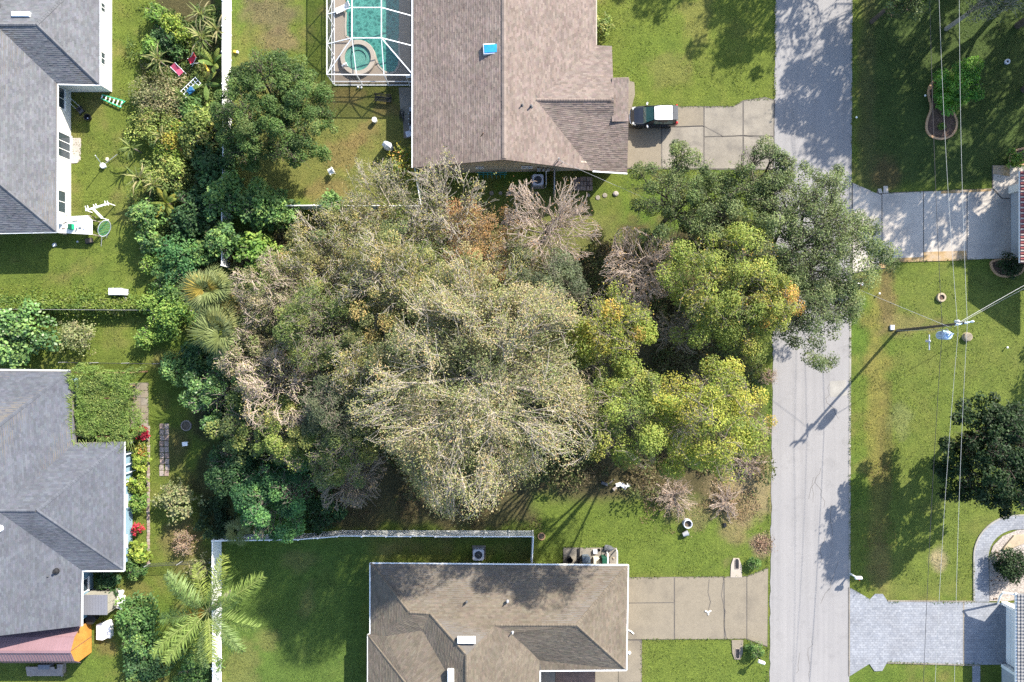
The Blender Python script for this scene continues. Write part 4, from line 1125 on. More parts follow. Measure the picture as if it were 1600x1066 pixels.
# taller tufts and weeds in the turf, in the colour the ground sheet has there
def turf_tufts(regions, dens):
    P_ = []
    for (x0, x1, y0, y1) in regions:
        n = int((x1 - x0) * (y1 - y0) * S * S * dens)
        P_.append(np.stack([rng.uniform(x0, x1, n), rng.uniform(y0, y1, n)], 1))
    q = np.concatenate(P_); X_ = (q[:, 0] - 800) * S; Y_ = (533 - q[:, 1]) * S
    k = fbm(X_ * .8 + 11, Y_ * .8 + 31, 4) + rng.normal(size=len(X_)) * .06 > .47; X_, Y_ = X_[k], Y_[k]; n = len(X_)
    ix = np.clip(np.searchsorted(gx, X_), 0, nx - 1); iy = np.clip(np.searchsorted(gy, Y_), 0, ny - 1)
    cl = np.clip(c[iy, ix], .01, 1) * rng.uniform(.55, 1.5, (n, 1)) * rng.uniform(.92, 1.1, (n, 3))
    leaf_mesh('turf', np.stack([X_, Y_, rng.uniform(.02, .07, n)], 1), rng.uniform(.08, .22, n), rng.uniform(.025, .06, n), rng.normal(size=(n, 3)) * .5 + np.array([0, 0, .8]), cl, M['leaf'], None, 'stuff')
turf_tufts([(1335, 1600, 0, 285), (1335, 1600, 432, 800), (1335, 1515, 800, 915), (1335, 1600, 1062, 1090), (935, 1205, 0, 150), (1000, 1200, 150, 152), (840, 1195, 800, 897), (1005, 1195, 1004, 1080), (348, 574, 842, 1080), (368, 636, 140, 318), (364, 505, 0, 130), (178, 235, 0, 330), (0, 235, 372, 470), (0, 300, 500, 564), (236, 345, 600, 860), (150, 300, 880, 1080), (0, 140, 1040, 1080), (112, 180, 150, 330)], 34)

# ------------------------------------------------------------------ the parked car
def build_car():
    cx, cy, _ = P(1021.5, 181.5, 0.8)
    car = thing('parked_car', 'black boxy hatchback with white roof parked on the concrete driveway', 'car', (cx, cy, 0.05), rz=math.radians(180.8))
    # local: +x is the nose. (x, half width, sill z, belt z)
    sec = [(-2.02, .70, .38, .80), (-1.96, .80, .30, .98), (-1.7, .86, .24, 1.02), (-1.2, .885, .22, 1.02), (-.4, .89, .22, 1.0), (.4, .89, .22, .99), (.95, .885, .22, .97), (1.35, .87, .22, .93), (1.72, .83, .25, .86), (1.93, .74, .30, .74), (2.03, .58, .36, .60)]
    mb = MB(); ring = 10
    for (x, w, z0, z1) in sec:
        mb.v += [(x, -w * .86, z0), (x, -w * .98, z0 + .1), (x, -w, (z0 + z1) / 2), (x, -w * .965, z1 - .07), (x, -w * .86, z1), (x, w * .86, z1), (x, w * .965, z1 - .07), (x, w, (z0 + z1) / 2), (x, w * .98, z0 + .1), (x, w * .86, z0)]
    for i in range(len(sec) - 1):
        for j in range(ring): mb.f.append((i * ring + j, i * ring + (j + 1) % ring, (i + 1) * ring + (j + 1) % ring, (i + 1) * ring + j))
    mb.f += [tuple(range(ring))[::-1], tuple(range((len(sec) - 1) * ring, len(sec) * ring))]
    mb.f = [f[::-1] for f in mb.f]
    mb.build('body', 'car_black', car, local=True, smooth=False)
    # greenhouse
    gh = MB(); lo = [(-1.93, .74, .98), (-1.0, .80, 1.0), (.0, .80, .99), (.92, .77, .965)]; hi = [(-1.72, .62, 1.56), (-1.0, .645, 1.60), (-.35, .645, 1.59), (.12, .62, 1.545)]
    for (x, w, z) in lo: gh.v += [(x, -w, z), (x, w, z)]
    for (x, w, z) in hi: gh.v += [(x, -w, z), (x, w, z)]
    for i in range(3):
        gh.f += [(2 * i, 2 * i + 2, 8 + 2 * i + 2, 8 + 2 * i), (2 * i + 1, 8 + 2 * i + 1, 8 + 2 * i + 3, 2 * i + 3)]
    gh.f += [(8, 10, 11, 9), (10, 12, 13, 11), (12, 14, 15, 13)]
    gh.build('cabin', 'car_black', car, local=True)
    MB().add([(.94, -.70, .985), (.94, .70, .985), (.17, .57, 1.53), (.17, -.57, 1.53)], [(0, 1, 2, 3)]).build('windscreen', 'car_glass', car, local=True)
    MB().add([(-1.945, -.66, 1.04), (-1.945, .66, 1.04), (-1.76, .56, 1.52), (-1.76, -.56, 1.52)], [(3, 2, 1, 0)]).build('rear_window', 'car_glass', car, local=True)
    for s in (-1, 1):
        for (x0, x1) in ((-1.55, -.75), (-.68, .1)):
            MB().add([(x0, s * .80, 1.05), (x1, s * .80, 1.05), (x1 - .02, s * .66, 1.50), (x0 + .1, s * .66, 1.50)], [(0, 1, 2, 3)]).build('side_window', 'car_glass', car, local=True)
    rf = MB(); n = 6
    for i in range(n + 1):
        x = -1.42 + (1.52) * i / n; z = 1.585 + .04 * math.sin(math.pi * min(1, .15 + i / n * .85)) - (.03 if i == n else 0)
        for j in range(5): y = (-.60 + 1.20 * j / 4) * (.90 if i == n else 1); rf.v.append((x, y, z + .025 * (1 - (y / .63) ** 2)))
    for i in range(n):
        for j in range(4): rf.f.append((i * 5 + j, (i + 1) * 5 + j, (i + 1) * 5 + j + 1, i * 5 + j + 1))
    rf.build('roof_panel', 'car_white', car, local=True, smooth=True)
    for s in (-.34, .34): MB().bar((-1.35, s, 1.648), (-.1, s, 1.655), .05, .012).build('roof_rib', 'light_grey', car, local=True)
    for s in (-1, 1): MB().bar((-1.45, s * .635, 1.60), (-.1, s * .635, 1.61), .05, .04).build('roof_rail', 'black', car, local=True)
    MB().box(-1.90, -1.44, -.60, .60, 1.555, 1.605).build('spoiler', 'dark_grey', car, local=True)
    MB().tube([(-1.45, 0, 1.63), (-1.52, 0, 1.74)], .02, 6).build('aerial', 'black', car, local=True)
    for s in (-1, 1):
        MB().bbox(.62, s * .98, .97, .13, .24, .14, s * .2, .03).build('wing_mirror', 'car_white', car, local=True)
        MB().bbox(1.72, s * .66, .70, .36, .20, .16, -s * .35, .04).build('headlight', 'clear_lens', car, local=True)
        MB().bbox(-1.90, s * .74, .72, .18, .16, .52, 0, .03).build('taillight', 'red_lens', car, local=True)
        for x in (-1.25, 1.22):
            wl = thing('wheel', None, None, (x, s * .78, .32)); wl.parent = car
            for (nm, r0, r1, hw, mt) in (('tyre', .22, .32, .11, 'rubber'), ('rim', .0, .215, .08, 'chrome')):
                mb = MB(); prof = [(r0, -hw), (r1 * .94, -hw), (r1, -hw * .7), (r1, hw * .7), (r1 * .94, hw), (r0, hw)]
                for r, y in prof:
                    for j in range(18): a = 2 * math.pi * j / 18; mb.v.append((r * math.cos(a), y, r * math.sin(a)))
                for i in range(5):
                    for j in range(18): mb.f.append((i * 18 + j, i * 18 + (j + 1) % 18, (i + 1) * 18 + (j + 1) % 18, (i + 1) * 18 + j))
                mb.build(nm, mt, wl, local=True)
    g = MB()
    g.tube([(1.62, -.80, .80), (1.90, -.70, .70), (2.03, -.50, .62), (2.07, 0, .60), (2.03, .50, .62), (1.90, .70, .70), (1.62, .80, .80)], .03, 6)
    g.build('grille_trim', 'chrome', car, local=True)
    hl = MB()
    for s in (-1, 1): hl.tube([(1.75, s * .62, .875), (1.2, s * .70, .955), (.95, s * .70, .98)], .015, 5)
    hl.build('hood_crease', 'dark_grey', car, local=True)
    wp = MB().tube([(.93, -.5, 1.0), (.75, .1, 1.13)], .012, 5).tube([(.93, .1, 1.0), (.75, .6, 1.13)], .012, 5)
    wp.build('wiper', 'black', car, local=True)
build_car()

# ------------------------------------------------------------------ utility pole and lines
bx, by = G(1402, 517)
pole = thing('utility_pole', 'dark wooden utility pole with pale blue transformer standing on the lawn', 'utility pole', (bx, by))
PH = 9.0
MB().tube([(bx, by, -.1), (bx, by + .22, PH / 2), (bx, by + .45, PH)], [.14, .115, .09], 12).build('post', 'pole_wood', pole)
tx, ty, tz = bx + .1, by - .45, 6.3
mb = MB().lathe(tx, ty, [(.30, 5.75), (.33, 5.8), (.33, 6.75), (.35, 6.78), (.30, 6.9), (.12, 6.95), (.12, 7.0), (0.0, 7.02)], 16)
for (ax, ay) in ((.16, .1), (-.15, .1)): mb.lathe(tx + ax, ty + ay, [(.05, 6.9), (.08, 7.0), (.05, 7.05), (.08, 7.1), (.03, 7.25)], 8)
for a in range(0, 360, 30):
    c_, s_ = math.cos(math.radians(a)), math.sin(math.radians(a)); mb.bar((tx + .33 * c_, ty + .33 * s_, 6.0), (tx + .33 * c_, ty + .33 * s_, 6.6), .03, .10)
mb.build('transformer', 'blue_steel', pole)
mb = MB().bar((bx - .1, by - .1, 6.5), (tx, ty + .3, 6.5), .1, .1); mb.build('bracket', 'blue_steel', pole)
MB().bar((bx - .55, by + .32, 8.75), (bx + .65, by + .56, 8.75), .10, .12).build('crossarm', 'blue_steel', pole)
for (ox, oy, oz) in ((0, .45, PH), (.62, .56, 8.82), (-.5, .35, 8.82), (.25, .6, 7.7)):
    MB().lathe(bx + ox, by + oy, [(.04, oz - .05), (.09, oz + .03), (.05, oz + .08), (.09, oz + .13), (.03, oz + .24)], 10).build('insulator', 'porcelain', pole)
mb = MB().tube([(bx + .25, by + .6, 7.8), (bx, by + .4, 7.6)], .03, 6)
mb.lathe(bx + .3, by + .62, [(.10, 7.4), (.10, 7.8), (.03, 7.9)], 8)
mb.build('cutout_switch', 'porcelain', pole)
MB().tube([(bx - .1, by + .12, 6.9), (tx + .1, ty, 7.25)], .015, 5).tube([(bx + .3, by + .62, 7.9), (bx + .6, by + .54, 8.9)], .012, 5).tube([(bx - .16, by, 0.1), (bx - .14, by, 7.2)], .02, 5).build('jumper_wire', 'wire', pole)
def wire(label, pts, r, mat='wire', sag=0.0, name='overhead_wire', group=None):
    out = []
    for a, b in zip(pts[:-1], pts[1:]):
        A, B = Vector(a), Vector(b)
        for i in range(14):
            t = i / 14; p = A.lerp(B, t); p.z -= sag * 4 * t * (1 - t); out.append(p)
    out.append(Vector(pts[-1]))
    o = MB().tube(out, r, 5).build(name, mat)
    return tag(o, label, 'wire', 'overhead wires')
ptop = (bx + .02, by + .45, 9.2); parm = (bx + .62, by + .12, 9.05); ptel = (bx - .14, by + .02, 6.9)
wire('pale overhead wire running up and down the picture through the transformer', [P(1464, -120, 8.2), (bx + .05, by - .2, 8.1), P(1457, 1180, 8.2)], .012, sag=.35)
wire('rightmost pale overhead wire crossing the right lawns through the pole top', [P(1499, -120, 8.9), ptop, P(1490, 1180, 8.9)], .012, sag=.3)
wire('black communication cable along the poles, left of the pale wires', [P(1450.5, -120, 6.9), (bx - .08, by + .05, 6.4), P(1439, 1180, 6.7)], .018, 'wire_dark', sag=.25)
wire('pale service wire from the pole to the upper right corner of the lawn', [(bx + .05, by + .5, 8.2), P(1700, 392, 6.2)], .015, 'grey', sag=.2)
wire('thin dark service wire beside the pale one toward the right edge', [(bx + .2, by + .2, 7.4), P(1700, 400, 5.2)], .010, 'grey', sag=.3)
wire('thin service wire from the pole across the road to the pink roofed house', [(bx - .1, by + .1, 7.6), P(872, 250, 4.5)], .012, 'grey', sag=.5)
sx_, sy_, _ = P(1452, 533, 6.7)
tag(MB().lathe(sx_, sy_, [(.0, 6.3), (.10, 6.32), (.10, 6.75), (.03, 6.85)], 10).tube([(sx_, sy_ + .5, 6.7), (sx_, sy_ - .7, 6.7)], .05, 6).build('splice_case', 'light_grey'), 'grey splice case hanging on the black cable below the pole', 'cable box')

# ------------------------------------------------------------------ street and lawn furniture
def mailbox(px, py, label, rz, z=1.05, post='white_paint', box='white_paint', sz=(.55, .24, .26)):
    x, y, _ = P(px, py, z)
    t = thing('mailbox', label, 'mailbox', (x, y), rz=rz)
    MB().bbox(.15, 0, -.05, .10, .10, z + .02).build('post', post, t, local=True)
    MB().bar((.2, 0, .55), (-.08, 0, z - .05), .07, .07).build('brace', post, t, local=True)
    mb = MB(); n = 8; L = sz[0] / 2
    for x_ in (-L, L):
        mb.v += [(x_, -sz[1] / 2, z), (x_, -sz[1] / 2, z + sz[2] * .5)] + [(x_, -sz[1] / 2 * math.cos(math.pi * k / n), z + sz[2] * .5 + sz[2] * .5 * math.sin(math.pi * k / n)) for k in range(1, n)] + [(x_, sz[1] / 2, z + sz[2] * .5), (x_, sz[1] / 2, z)]
    k = len(mb.v) // 2
    mb.f = [tuple(range(k)), tuple(range(k, 2 * k))[::-1]] + [(i, k + i, k + (i + 1) % k, (i + 1) % k) for i in range(k)]
    b = mb.build('box', box, t, local=True)
    MB().box(L, L + .015, -sz[1] * .42, sz[1] * .42, z + .02, z + sz[2] * .8).build('door', box, b, local=True)
    MB().box(-.02, .02, sz[1] / 2, sz[1] / 2 + .02, z + .1, z + .3).build('flag', 'red_paint', b, local=True)
    return t
mailbox(1343, 444, 'white mailbox at the road edge under the overhanging oak', math.pi)
mailbox(1340.5, 902.5, 'white mailbox at the road edge in the shade near the pale paver drive', math.pi)
mailbox(1189, 1034, 'white mailbox on a dark post beside the lower driveway and round shrub', math.radians(-18), 1.15, 'black')
# culvert ends: sloped concrete aprons with a dark pipe mouth
def culvert(px, py, w, l, label, sgn, mat='concrete_pale', mouth=(0, 0)):
    x, y = G(px, py)
    t = thing('culvert_end', label, 'culvert', (x, y))
    W, L = m(w) / 2, m(l) / 2
    pts = [(-W, -sgn * L), (W, -sgn * L), (W * .9, sgn * L * .3), (W * .5, sgn * L), (-W * .5, sgn * L), (-W * .9, sgn * L * .3)]
    MB().prism(pts, -.05, 0.07).build('apron', mat, t, local=True)
    mb = MB(); cx_, cy_ = mouth
    q = [(.16, -.40), (.19, .0), (.17, .36), (.06, .5), (-.08, .5), (-.18, .34), (-.19, 0), (-.16, -.40)]
    mb.prism([(a + cx_, b * sgn + cy_) for a, b in q], 0.02, 0.078)
    mb.build('pipe_mouth', 'black', t, local=True)
    mb = MB().tube([(q[k][0] + cx_, q[k][1] * sgn + cy_, .08) for k in range(8)], .03, 5, close=True)
    mb.build('pipe_rim', 'wood_grey', t, local=True)
culvert(1150, 887, 18, 30, 'pale concrete culvert end with dark pipe mouth above the lower driveway', 1, 'coping', (0.05, .3))
culvert(1152, 1015, 18, 30, 'grey concrete culvert end with dark pipe mouth below the lower driveway', -1, 'concrete_tan', (0, -.3))
def ring_thing(name, px, py, r_out, r_in, hgt, mat, fill, label, cat, parts=('ring', 'fill')):
    x, y = G(px, py); t = thing(name, label, cat, (x, y))
    a, b = m(r_out), m(r_in)
    mb = MB().lathe(x, y, [(a, -.02), (a, hgt * .8), (a * .94, hgt), (b * 1.06, hgt), (b, hgt * .8), (b, 0.02)], 20); mb.f = mb.f[:-2]
    mb.build(parts[0], mat, t)
    MB().lathe(x, y, [(0, hgt * .55), (b - .003, hgt * .5)], 16).build(parts[1], fill, t)
    return t
ring_thing('planter_ring', 1469.5, 465, 7.2, 4.0, .22, 'stone', 'mulch', 'pale stone ring planter on the lawn above the utility pole', 'planter')
x, y = G(1510, 526.5)
st = thing('tree_stump', 'pale sawn tree stump on the lawn to the right of the pole', 'stump', (x, y))
MB().lathe(x, y, [(.43, -.05), (.38, .1), (.37, .28), (.35, .31), (.0, .32)], 16).build('stump_body', 'stone', st)
MB().lathe(x, y, [(.30, .322), (.31, .33), (.22, .335)], 16).build('growth_ring', 'concrete_tan', st)
tag(MB().bbox(*G(1393.5, 512), 0, .38, .44, .12, 0, .03).build('meter_cover', 'light_grey'), 'small grey utility box lid on the lawn left of the pole', 'utility box')
tag(MB().bbox(*G(1132, 820), 0, .26, .34, .16, .1, .03).build('valve_box', 'black'), 'small black valve box on the grass near the lower driveway', 'valve box')
ring_thing('drain_ring', 1573, 97, 4.2, 2.0, .15, 'light_grey', 'black', 'small pale ring on the shaded lawn right of the round bush', 'drain')
for (px, py, lb) in ((1571, 543, 'small white garden spike light below the tree stump'), (1443, 151, 'small white marker beside the guitar shaped bed'), (1336, 185, 'small white reflector at the upper road edge'), (1372, 459, 'small white marker on the lawn near the overhanging oak')):
    x, y = G(px, py); t = thing('garden_marker', lb, 'marker', (x, y))
    MB().tube([(x, y, 0), (x, y, .22)], .03, 6).build('stake', 'black', t); MB().lathe(x, y, [(.05, .2), (.09, .24), (.07, .30), (0, .32)], 10).build('cap', 'white_paint', t)
# guitar shaped bed
def curb_bed(name, pts, label, close, fill='mulch', mat='peach', w=.17, hh=.13):
    q = [G(a, b) for a, b in pts]
    t = thing(name, label, 'garden bed', q[0])
    c_ = MB(); k = len(q)
    for i in range(k if close else k - 1):
        a, b = q[i], q[(i + 1) % k]; d = math.hypot(b[0] - a[0], b[1] - a[1]); n = max(1, round(d / .5))
        for j in range(n):
            u, v = (j + .02) / n, (j + 1.05) / n
            c_.bar((a[0] + (b[0] - a[0]) * u, a[1] + (b[1] - a[1]) * u, hh / 2 - .02), (a[0] + (b[0] - a[0]) * v, a[1] + (b[1] - a[1]) * v, hh / 2 - .02 + rng.uniform(-.004, .004)), w, hh)
    c_.build('curb', mat, t)
    MB().prism(q, -.02, .05).build('mulch', fill, t)
    return t
tz = lambda lst: [(1200 + a / 3.9475, b / 3.9475) for a, b in lst]
def smooth(pts, close=True, it=2):
    for _ in range(it):
        o = []; k = len(pts)
        for i in range(k if close else k - 1):
            a, b = pts[i], pts[(i + 1) % k]; o += [(a[0] * .75 + b[0] * .25, a[1] * .75 + b[1] * .25), (a[0] * .25 + b[0] * .75, a[1] * .25 + b[1] * .75)]
        pts = o if close else [pts[0]] + o + [pts[-1]]
    return pts
curb_bed('garden_bed', smooth(tz([(1060, 486), (1010, 505), (983, 560), (992, 612), (1004, 650), (1000, 690), (978, 740), (972, 795), (990, 835), (1030, 856), (1080, 860), (1128, 842), (1158, 800), (1163, 750), (1147, 710), (1133, 675), (1138, 640), (1150, 590), (1130, 520)])), 'guitar shaped mulch bed with peach concrete curb under the round bush', True)
curb_bed('garden_bed', smooth([(1577, 257), (1577, 245), (1584, 236), (1597, 232), (1620, 231), (1640, 245), (1640, 258)]), 'curved peach curbed bed above the paler driveway at the right edge', True)
curb_bed('garden_bed', smooth([(1547, 406), (1548, 418), (1556, 429), (1568, 433), (1590, 431), (1600, 420), (1600, 405)]), 'dark mulch bed with curved peach curb below the pale driveway', True)
mb = MB().prism([G(*p) for p in ((1564, 858), (1570, 850), (1582, 836), (1600, 835), (1606, 842), (1597, 848), (1571, 859))], .02, .22)
tag(mb.build('flat_boulder', 'stone'), 'large flat tan boulder in the white gravel bed', 'boulder')
for k in range(26):
    px, py = rng.uniform(1548, 1566), rng.uniform(858, 936)
    x, y = G(px, py); r_ = rng.uniform(.04, .09)
    o = MB().lathe(x, y, [(r_ * .8, .03), (r_, .07), (r_ * .6, .05 + r_), (0, .06 + r_)], 7, 1, rng.uniform(.7, 1.2)).build('stone', 'mulch' if k % 3 else 'gravel')
    tag(o, 'small dark or white stone lying in the pale gravel bed', 'stone', 'stones in the gravel bed')

# ------------------------------------------------------------------ back yard of the pink roofed house
x, y, _ = P(585, 187, .45)
t = thing('bucket', 'white lidded bucket on the dry back yard lawn', 'bucket', (x, y))
MB().lathe(x, y, [(.17, 0), (.20, .42), (.22, .43), (.22, .47), (.0, .49)], 18).build('body', 'white_paint', t); MB().tube([(x - .2, y, .40), (x - .18, y - .2, .25), (x, y - .25, .2)], .01, 5).build('handle', 'grey', t)
x, y, _ = P(517, 268, .5)
t = thing('garden_chair', 'white plastic chair tipped on the back yard lawn', 'chair', (x, y), rz=.5)
MB().bbox(0, 0, .40, .48, .46, .05, 0, .02).build('seat', 'white_paint', t, local=True)
MB().bbox(.24, 0, .42, .05, .46, .42, 0, .02).build('backrest', 'white_paint', t, local=True)
for a in (-.2, .2):
    for b in (-.19, .19): MB().bar((a, b, 0), (a * .95, b * .95, .42), .04, .04).build('leg', 'white_paint', t, local=True)
    MB().bar((-.2, a * 1.1, .6), (.22, a * 1.1, .62), .05, .03).build('armrest', 'white_paint', t, local=True)
x, y, _ = P(605, 227, .8)
t = thing('covered_grill', 'barbecue under a pale grey cover on the back yard lawn', 'grill', (x, y), rz=-.3)
mb = MB(); 
for (z, sx, sy, k) in ((0.05, .40, .26, 1.05), (.5, .38, .25, 1), (.95, .40, .27, 1), (1.2, .26, .22, .9), (1.36, .12, .14, .6)):
    for j in range(14):
        a = 2 * math.pi * j / 14; w_ = 1 + .08 * math.sin(a * 5 + z * 3)
        mb.v.append((sx * w_ * math.copysign(abs(math.cos(a)) ** .6, math.cos(a)), sy * w_ * math.copysign(abs(math.sin(a)) ** .6, math.sin(a)), z))
for i in range(4):
    for j in range(14): mb.f.append((i * 14 + j, i * 14 + (j + 1) % 14, (i + 1) * 14 + (j + 1) % 14, (i + 1) * 14 + j))
mb.f.append(tuple(range(56, 70)))
mb.build('cover', 'cover', t, local=True)
MB().lathe(-.05, .02, [(.10, 1.34), (.12, 1.40), (.0, 1.46)], 10).build('chimney_cap', 'white_paint', t, local=True)
for s in (-.3, .3): MB().tube([(s, -.28, .0), (s, -.2, .06)], .04, 6).build('foot', 'black', t, local=True)
x, y = G(600, 157)
t = thing('garden_bench', 'black slatted bench in the shade beside the screen cage', 'bench', (x, y), rz=-.1)
for k in range(4): MB().bar((-.75, -.2 + k * .12, .43), (.75, -.2 + k * .12, .43), .09, .03).build('slat', 'black', t, local=True)
for k in range(2): MB().bar((-.75, .24 + k * .04, .6 + k * .16), (.75, .24 + k * .04, .6 + k * .16), .03, .10).build('back_slat', 'black', t, local=True)
for a in (-.65, .65):
    MB().bar((a, -.18, 0), (a, -.18, .42), .05, .05).build('leg', 'black', t, local=True); MB().bar((a, .22, 0), (a, .28, .85), .05, .05).build('leg', 'black', t, local=True)
t = thing('lounge_chair', 'white reclining pool chair on the deck inside the cage', 'lounger', G(534, 17), rz=.4)
MB().bar((-.5, 0, .3), (.45, 0, .3), .5, .05).build('seat', 'white_paint', t, local=True); MB().bar((.45, 0, .3), (.85, 0, .7), .5, .05).build('backrest', 'white_paint', t, local=True)
for a in (-.45, .4):
    for b in (-.2, .2): MB().bar((a, b, .06), (a, b, .3), .04, .04).build('leg', 'white_metal', t, local=True)
t = thing('spa_steps', 'small white step stool beside the round spa', 'steps', G(541, 106), rz=.6)
MB().bbox(0, 0, .06, .5, .16, .22, 0, .02).build('step', 'white_paint', t, local=True); MB().bbox(.0, .14, .06, .5, .14, .40, 0, .02).build('step', 'white_paint', t, local=True)
for k, (px, py) in enumerate(((560, 137), (565, 137.5))):
    x, y = G(px, py); tag(MB().lathe(x, y, [(.07, 0), (.10, .1), (.08, .2), (0, .24)], 10).build('garden_light', 'white_paint'), 'small white ground light below the screen cage wall', 'light', 'ground lights by the cage')
# gas grill on the patio slab
t = thing('outdoor_grill', 'black and silver gas grill on the patio slab beside the house', 'grill', G(646, 190))
x, y, _ = (*G(646, 190), 0)
MB().bbox(x, y, .05, .55, 1.2, .80, 0, .03).build('cabinet', 'dark_grey', t)
mb = MB().tube([(x, y - .45, .98), (x, y + .45, .98)], .22, 10); mb.build('lid', 'black', t)
for s in (-.8, .8): MB().bbox(x, y + s, .78, .5, .36, .04, 0, .01).build('side_shelf', 'grey', t)
for s in (-.45, 0, .45): MB().tube([(x - .29, y + s, .7), (x - .33, y + s, .7)], .05, 8).build('knob', 'chrome', t)
t = thing('small_table', 'light grey side table on the patio slab below the grill', 'table', G(640, 212))
MB().bbox(*G(640, 212), .5, .5, .5, .04, .3, .01).build('tabletop', 'light_grey', t); MB().tube([(*G(640, 212), 0.05), (*G(640, 212), .5)], .05, 8).build('leg', 'grey', t)
t = thing('garden_hose', 'dark coiled hose lying along the patio slab edge', 'hose', G(628, 182))
pts = []
for k in range(60):
    a = k * .45; x, y = G(628 + 3.2 * math.cos(a), 181 + k * .2 - 6 + 5.5 * math.sin(a)); pts.append((x, y, .06 + k * .001))
MB().tube(pts, .022, 5).build('coil', 'black', t)
# air conditioners
def ac_unit(px, py, label, sz=.82, hh=.85):
    x, y, _ = P(px, py, hh)
    t = thing('air_conditioner', label, 'air conditioner', (x, y))
    MB().box(x - sz * .62, x + sz * .62, y - sz * .62, y + sz * .62, 0, .07).build('pad', 'concrete', t)
    mb = MB().bbox(x, y, .075, sz * .94, sz * .94, hh - .15, 0, .02); mb.build('coil_body', 'dark_grey', t)
    lv = MB()
    for k in range(7):
        z = .15 + k * (hh - .3) / 7
        for s in (-1, 1): lv.box(x - sz * .47, x + sz * .47, y + s * sz * .475 - .012, y + s * sz * .475 + .012, z, z + .03); lv.box(x + s * sz * .475 - .012, x + s * sz * .475 + .012, y - sz * .47, y + sz * .47, z, z + .03)
    lv.build('louver', 'grey', t)
    top = MB(); n = 24; h0, h1 = hh - .075, hh
    R_ = sz * .36
    for (z) in (h0, h1):
        for j in range(n):
            a = 2 * math.pi * (j + .5) / n; c_, s_ = math.cos(a), math.sin(a); k = 1 / max(abs(c_), abs(s_)); top.v.append((x + c_ * k * sz / 2, y + s_ * k * sz / 2, z))
        for j in range(n): a = 2 * math.pi * (j + .5) / n; top.v.append((x + R_ * math.cos(a), y + R_ * math.sin(a), z))
    for j in range(n):
        k = (j + 1) % n; top.f += [(2 * n + j, 2 * n + k, 3 * n + k, 3 * n + j), (j, k, 2 * n + k, 2 * n + j), (n + k, n + j, 3 * n + j, 3 * n + k)]
    top.build('top_panel', 'light_grey', t)
    fb = MB()
    for k in range(4):
        a = k * math.pi / 2 + .3; c_, s_ = math.cos(a), math.sin(a); q = Vector((-s_, c_, 0)); o_ = Vector((x, y, hh - .18)); d_ = Vector((c_, s_, 0))
        fb.add([tuple(o_ + d_ * .06 + q * .04), tuple(o_ + d_ * R_ * .92 + q * .12 + Vector((0, 0, .05))), tuple(o_ + d_ * R_ * .92 - q * .10), tuple(o_ + d_ * .06 - q * .04)], [(0, 1, 2, 3)])
    fb.lathe(x, y, [(.08, hh - .25), (.08, hh - .1), (0, hh - .09)], 10)
    fb.build('fan', 'grey', t)
    gr = MB()
    for r_ in (.3, .6, .9): gr.tube([(x + R_ * r_ * math.cos(a * math.pi / 10), y + R_ * r_ * math.sin(a * math.pi / 10), hh - .02) for a in range(20)], .006, 4, close=True)
    for a in range(6): c_, s_ = math.cos(a * math.pi / 6), math.sin(a * math.pi / 6); gr.tube([(x - c_ * R_, y - s_ * R_, hh - .03), (x + c_ * R_, y + s_ * R_, hh - .03)], .006, 4)
    gr.build('guard', 'dark_grey', t)
ac_unit(840.5, 281, 'grey air conditioner in the shade beside the pink roofed house', .95, .95)
ac_unit(747.5, 867.5, 'grey air conditioner with fan between the white fence and tan roof', .95, .85)
# screens beside the AC, paver stack, ladder rack, stepping stones
f = thing('privacy_screen', 'short pale fence panel standing beside the shaded air conditioner', 'fence', G(852, 284))
for k in range(4): a = G(852.5, 275 + k * 5.3); MB().bbox(a[0], a[1], 0, .05, .27, 1.2).build('slat', 'light_grey', f)
a = G(852.5, 273); MB().bbox(a[0], a[1], 0, .1, .1, 1.3).build('post', 'white', f)
f = thing('garden_gate', 'pale narrow gate panel running from the house wall to the trees', 'gate', G(865, 287))
for k in range(6): a = G(865, 274 + k * 5.4); MB().bbox(a[0], a[1], .05, .05, .27, 1.45).build('slat', 'light_grey', f)
for yy in (272, 306): a = G(865, yy); MB().bbox(a[0], a[1], 0, .1, .1, 1.6).build('post', 'wood_grey', f)
ps = thing('paver_stack', 'three rows of pinkish concrete blocks stacked in the house shade', 'pavers', G(910, 287))
for r_ in range(3):
    for k in range(6):
        for lv in range(2 if (r_, k) not in ((0, 1), (1, 4)) else 1):
            px = 898.5 + k * 4.9; py = 281 + r_ * 7.0
            MB().bbox(*G(px + rng.uniform(-.4, .4), py + rng.uniform(-.4, .4)), lv * .145, m(4.3), m(6.2), .14, rng.uniform(-.04, .04), .01).build('paver', 'paver_pink', ps)
rk = thing('teal_rack', 'teal metal rack of short prongs against the shaded house wall', 'rack', G(769, 274))
a, b = G(746, 274), G(792, 274); MB().bar((*a, .95), (*b, .95), .05, .05).build('rail', 'teal', rk); MB().bar((*a, .3), (*b, .3), .05, .05).build('rail', 'teal', rk)
for k in range(7): q = G(749 + k * 6.6, 274); MB().bar((q[0], q[1], .0), (q[0], q[1] - .05, 1.0), .05, .05).build('slat', 'teal', rk); MB().bar((q[0], q[1] - .04, .93), (q[0] + .03, q[1] - .5, .93), .035, .035).build('prong', 'teal', rk)
for k, (px, py) in enumerate(((768, 302), (782, 302), (795, 302.5), (811, 303), (824, 303.5), (838, 303), (919, 305), (934, 309), (945, 305.5))):
    x, y = G(px, py); r_ = rng.uniform(.16, .22)
    tag(MB().lathe(x, y, [(r_, -.02), (r_, .04), (r_ * .9, .055), (0, .055)], 14, 1, rng.uniform(.85, 1.1)).build('stepping_stone', 'concrete'), 'round grey stepping stone in the side yard of the pink roofed house', 'stepping stone', 'stepping stones along the side yard')
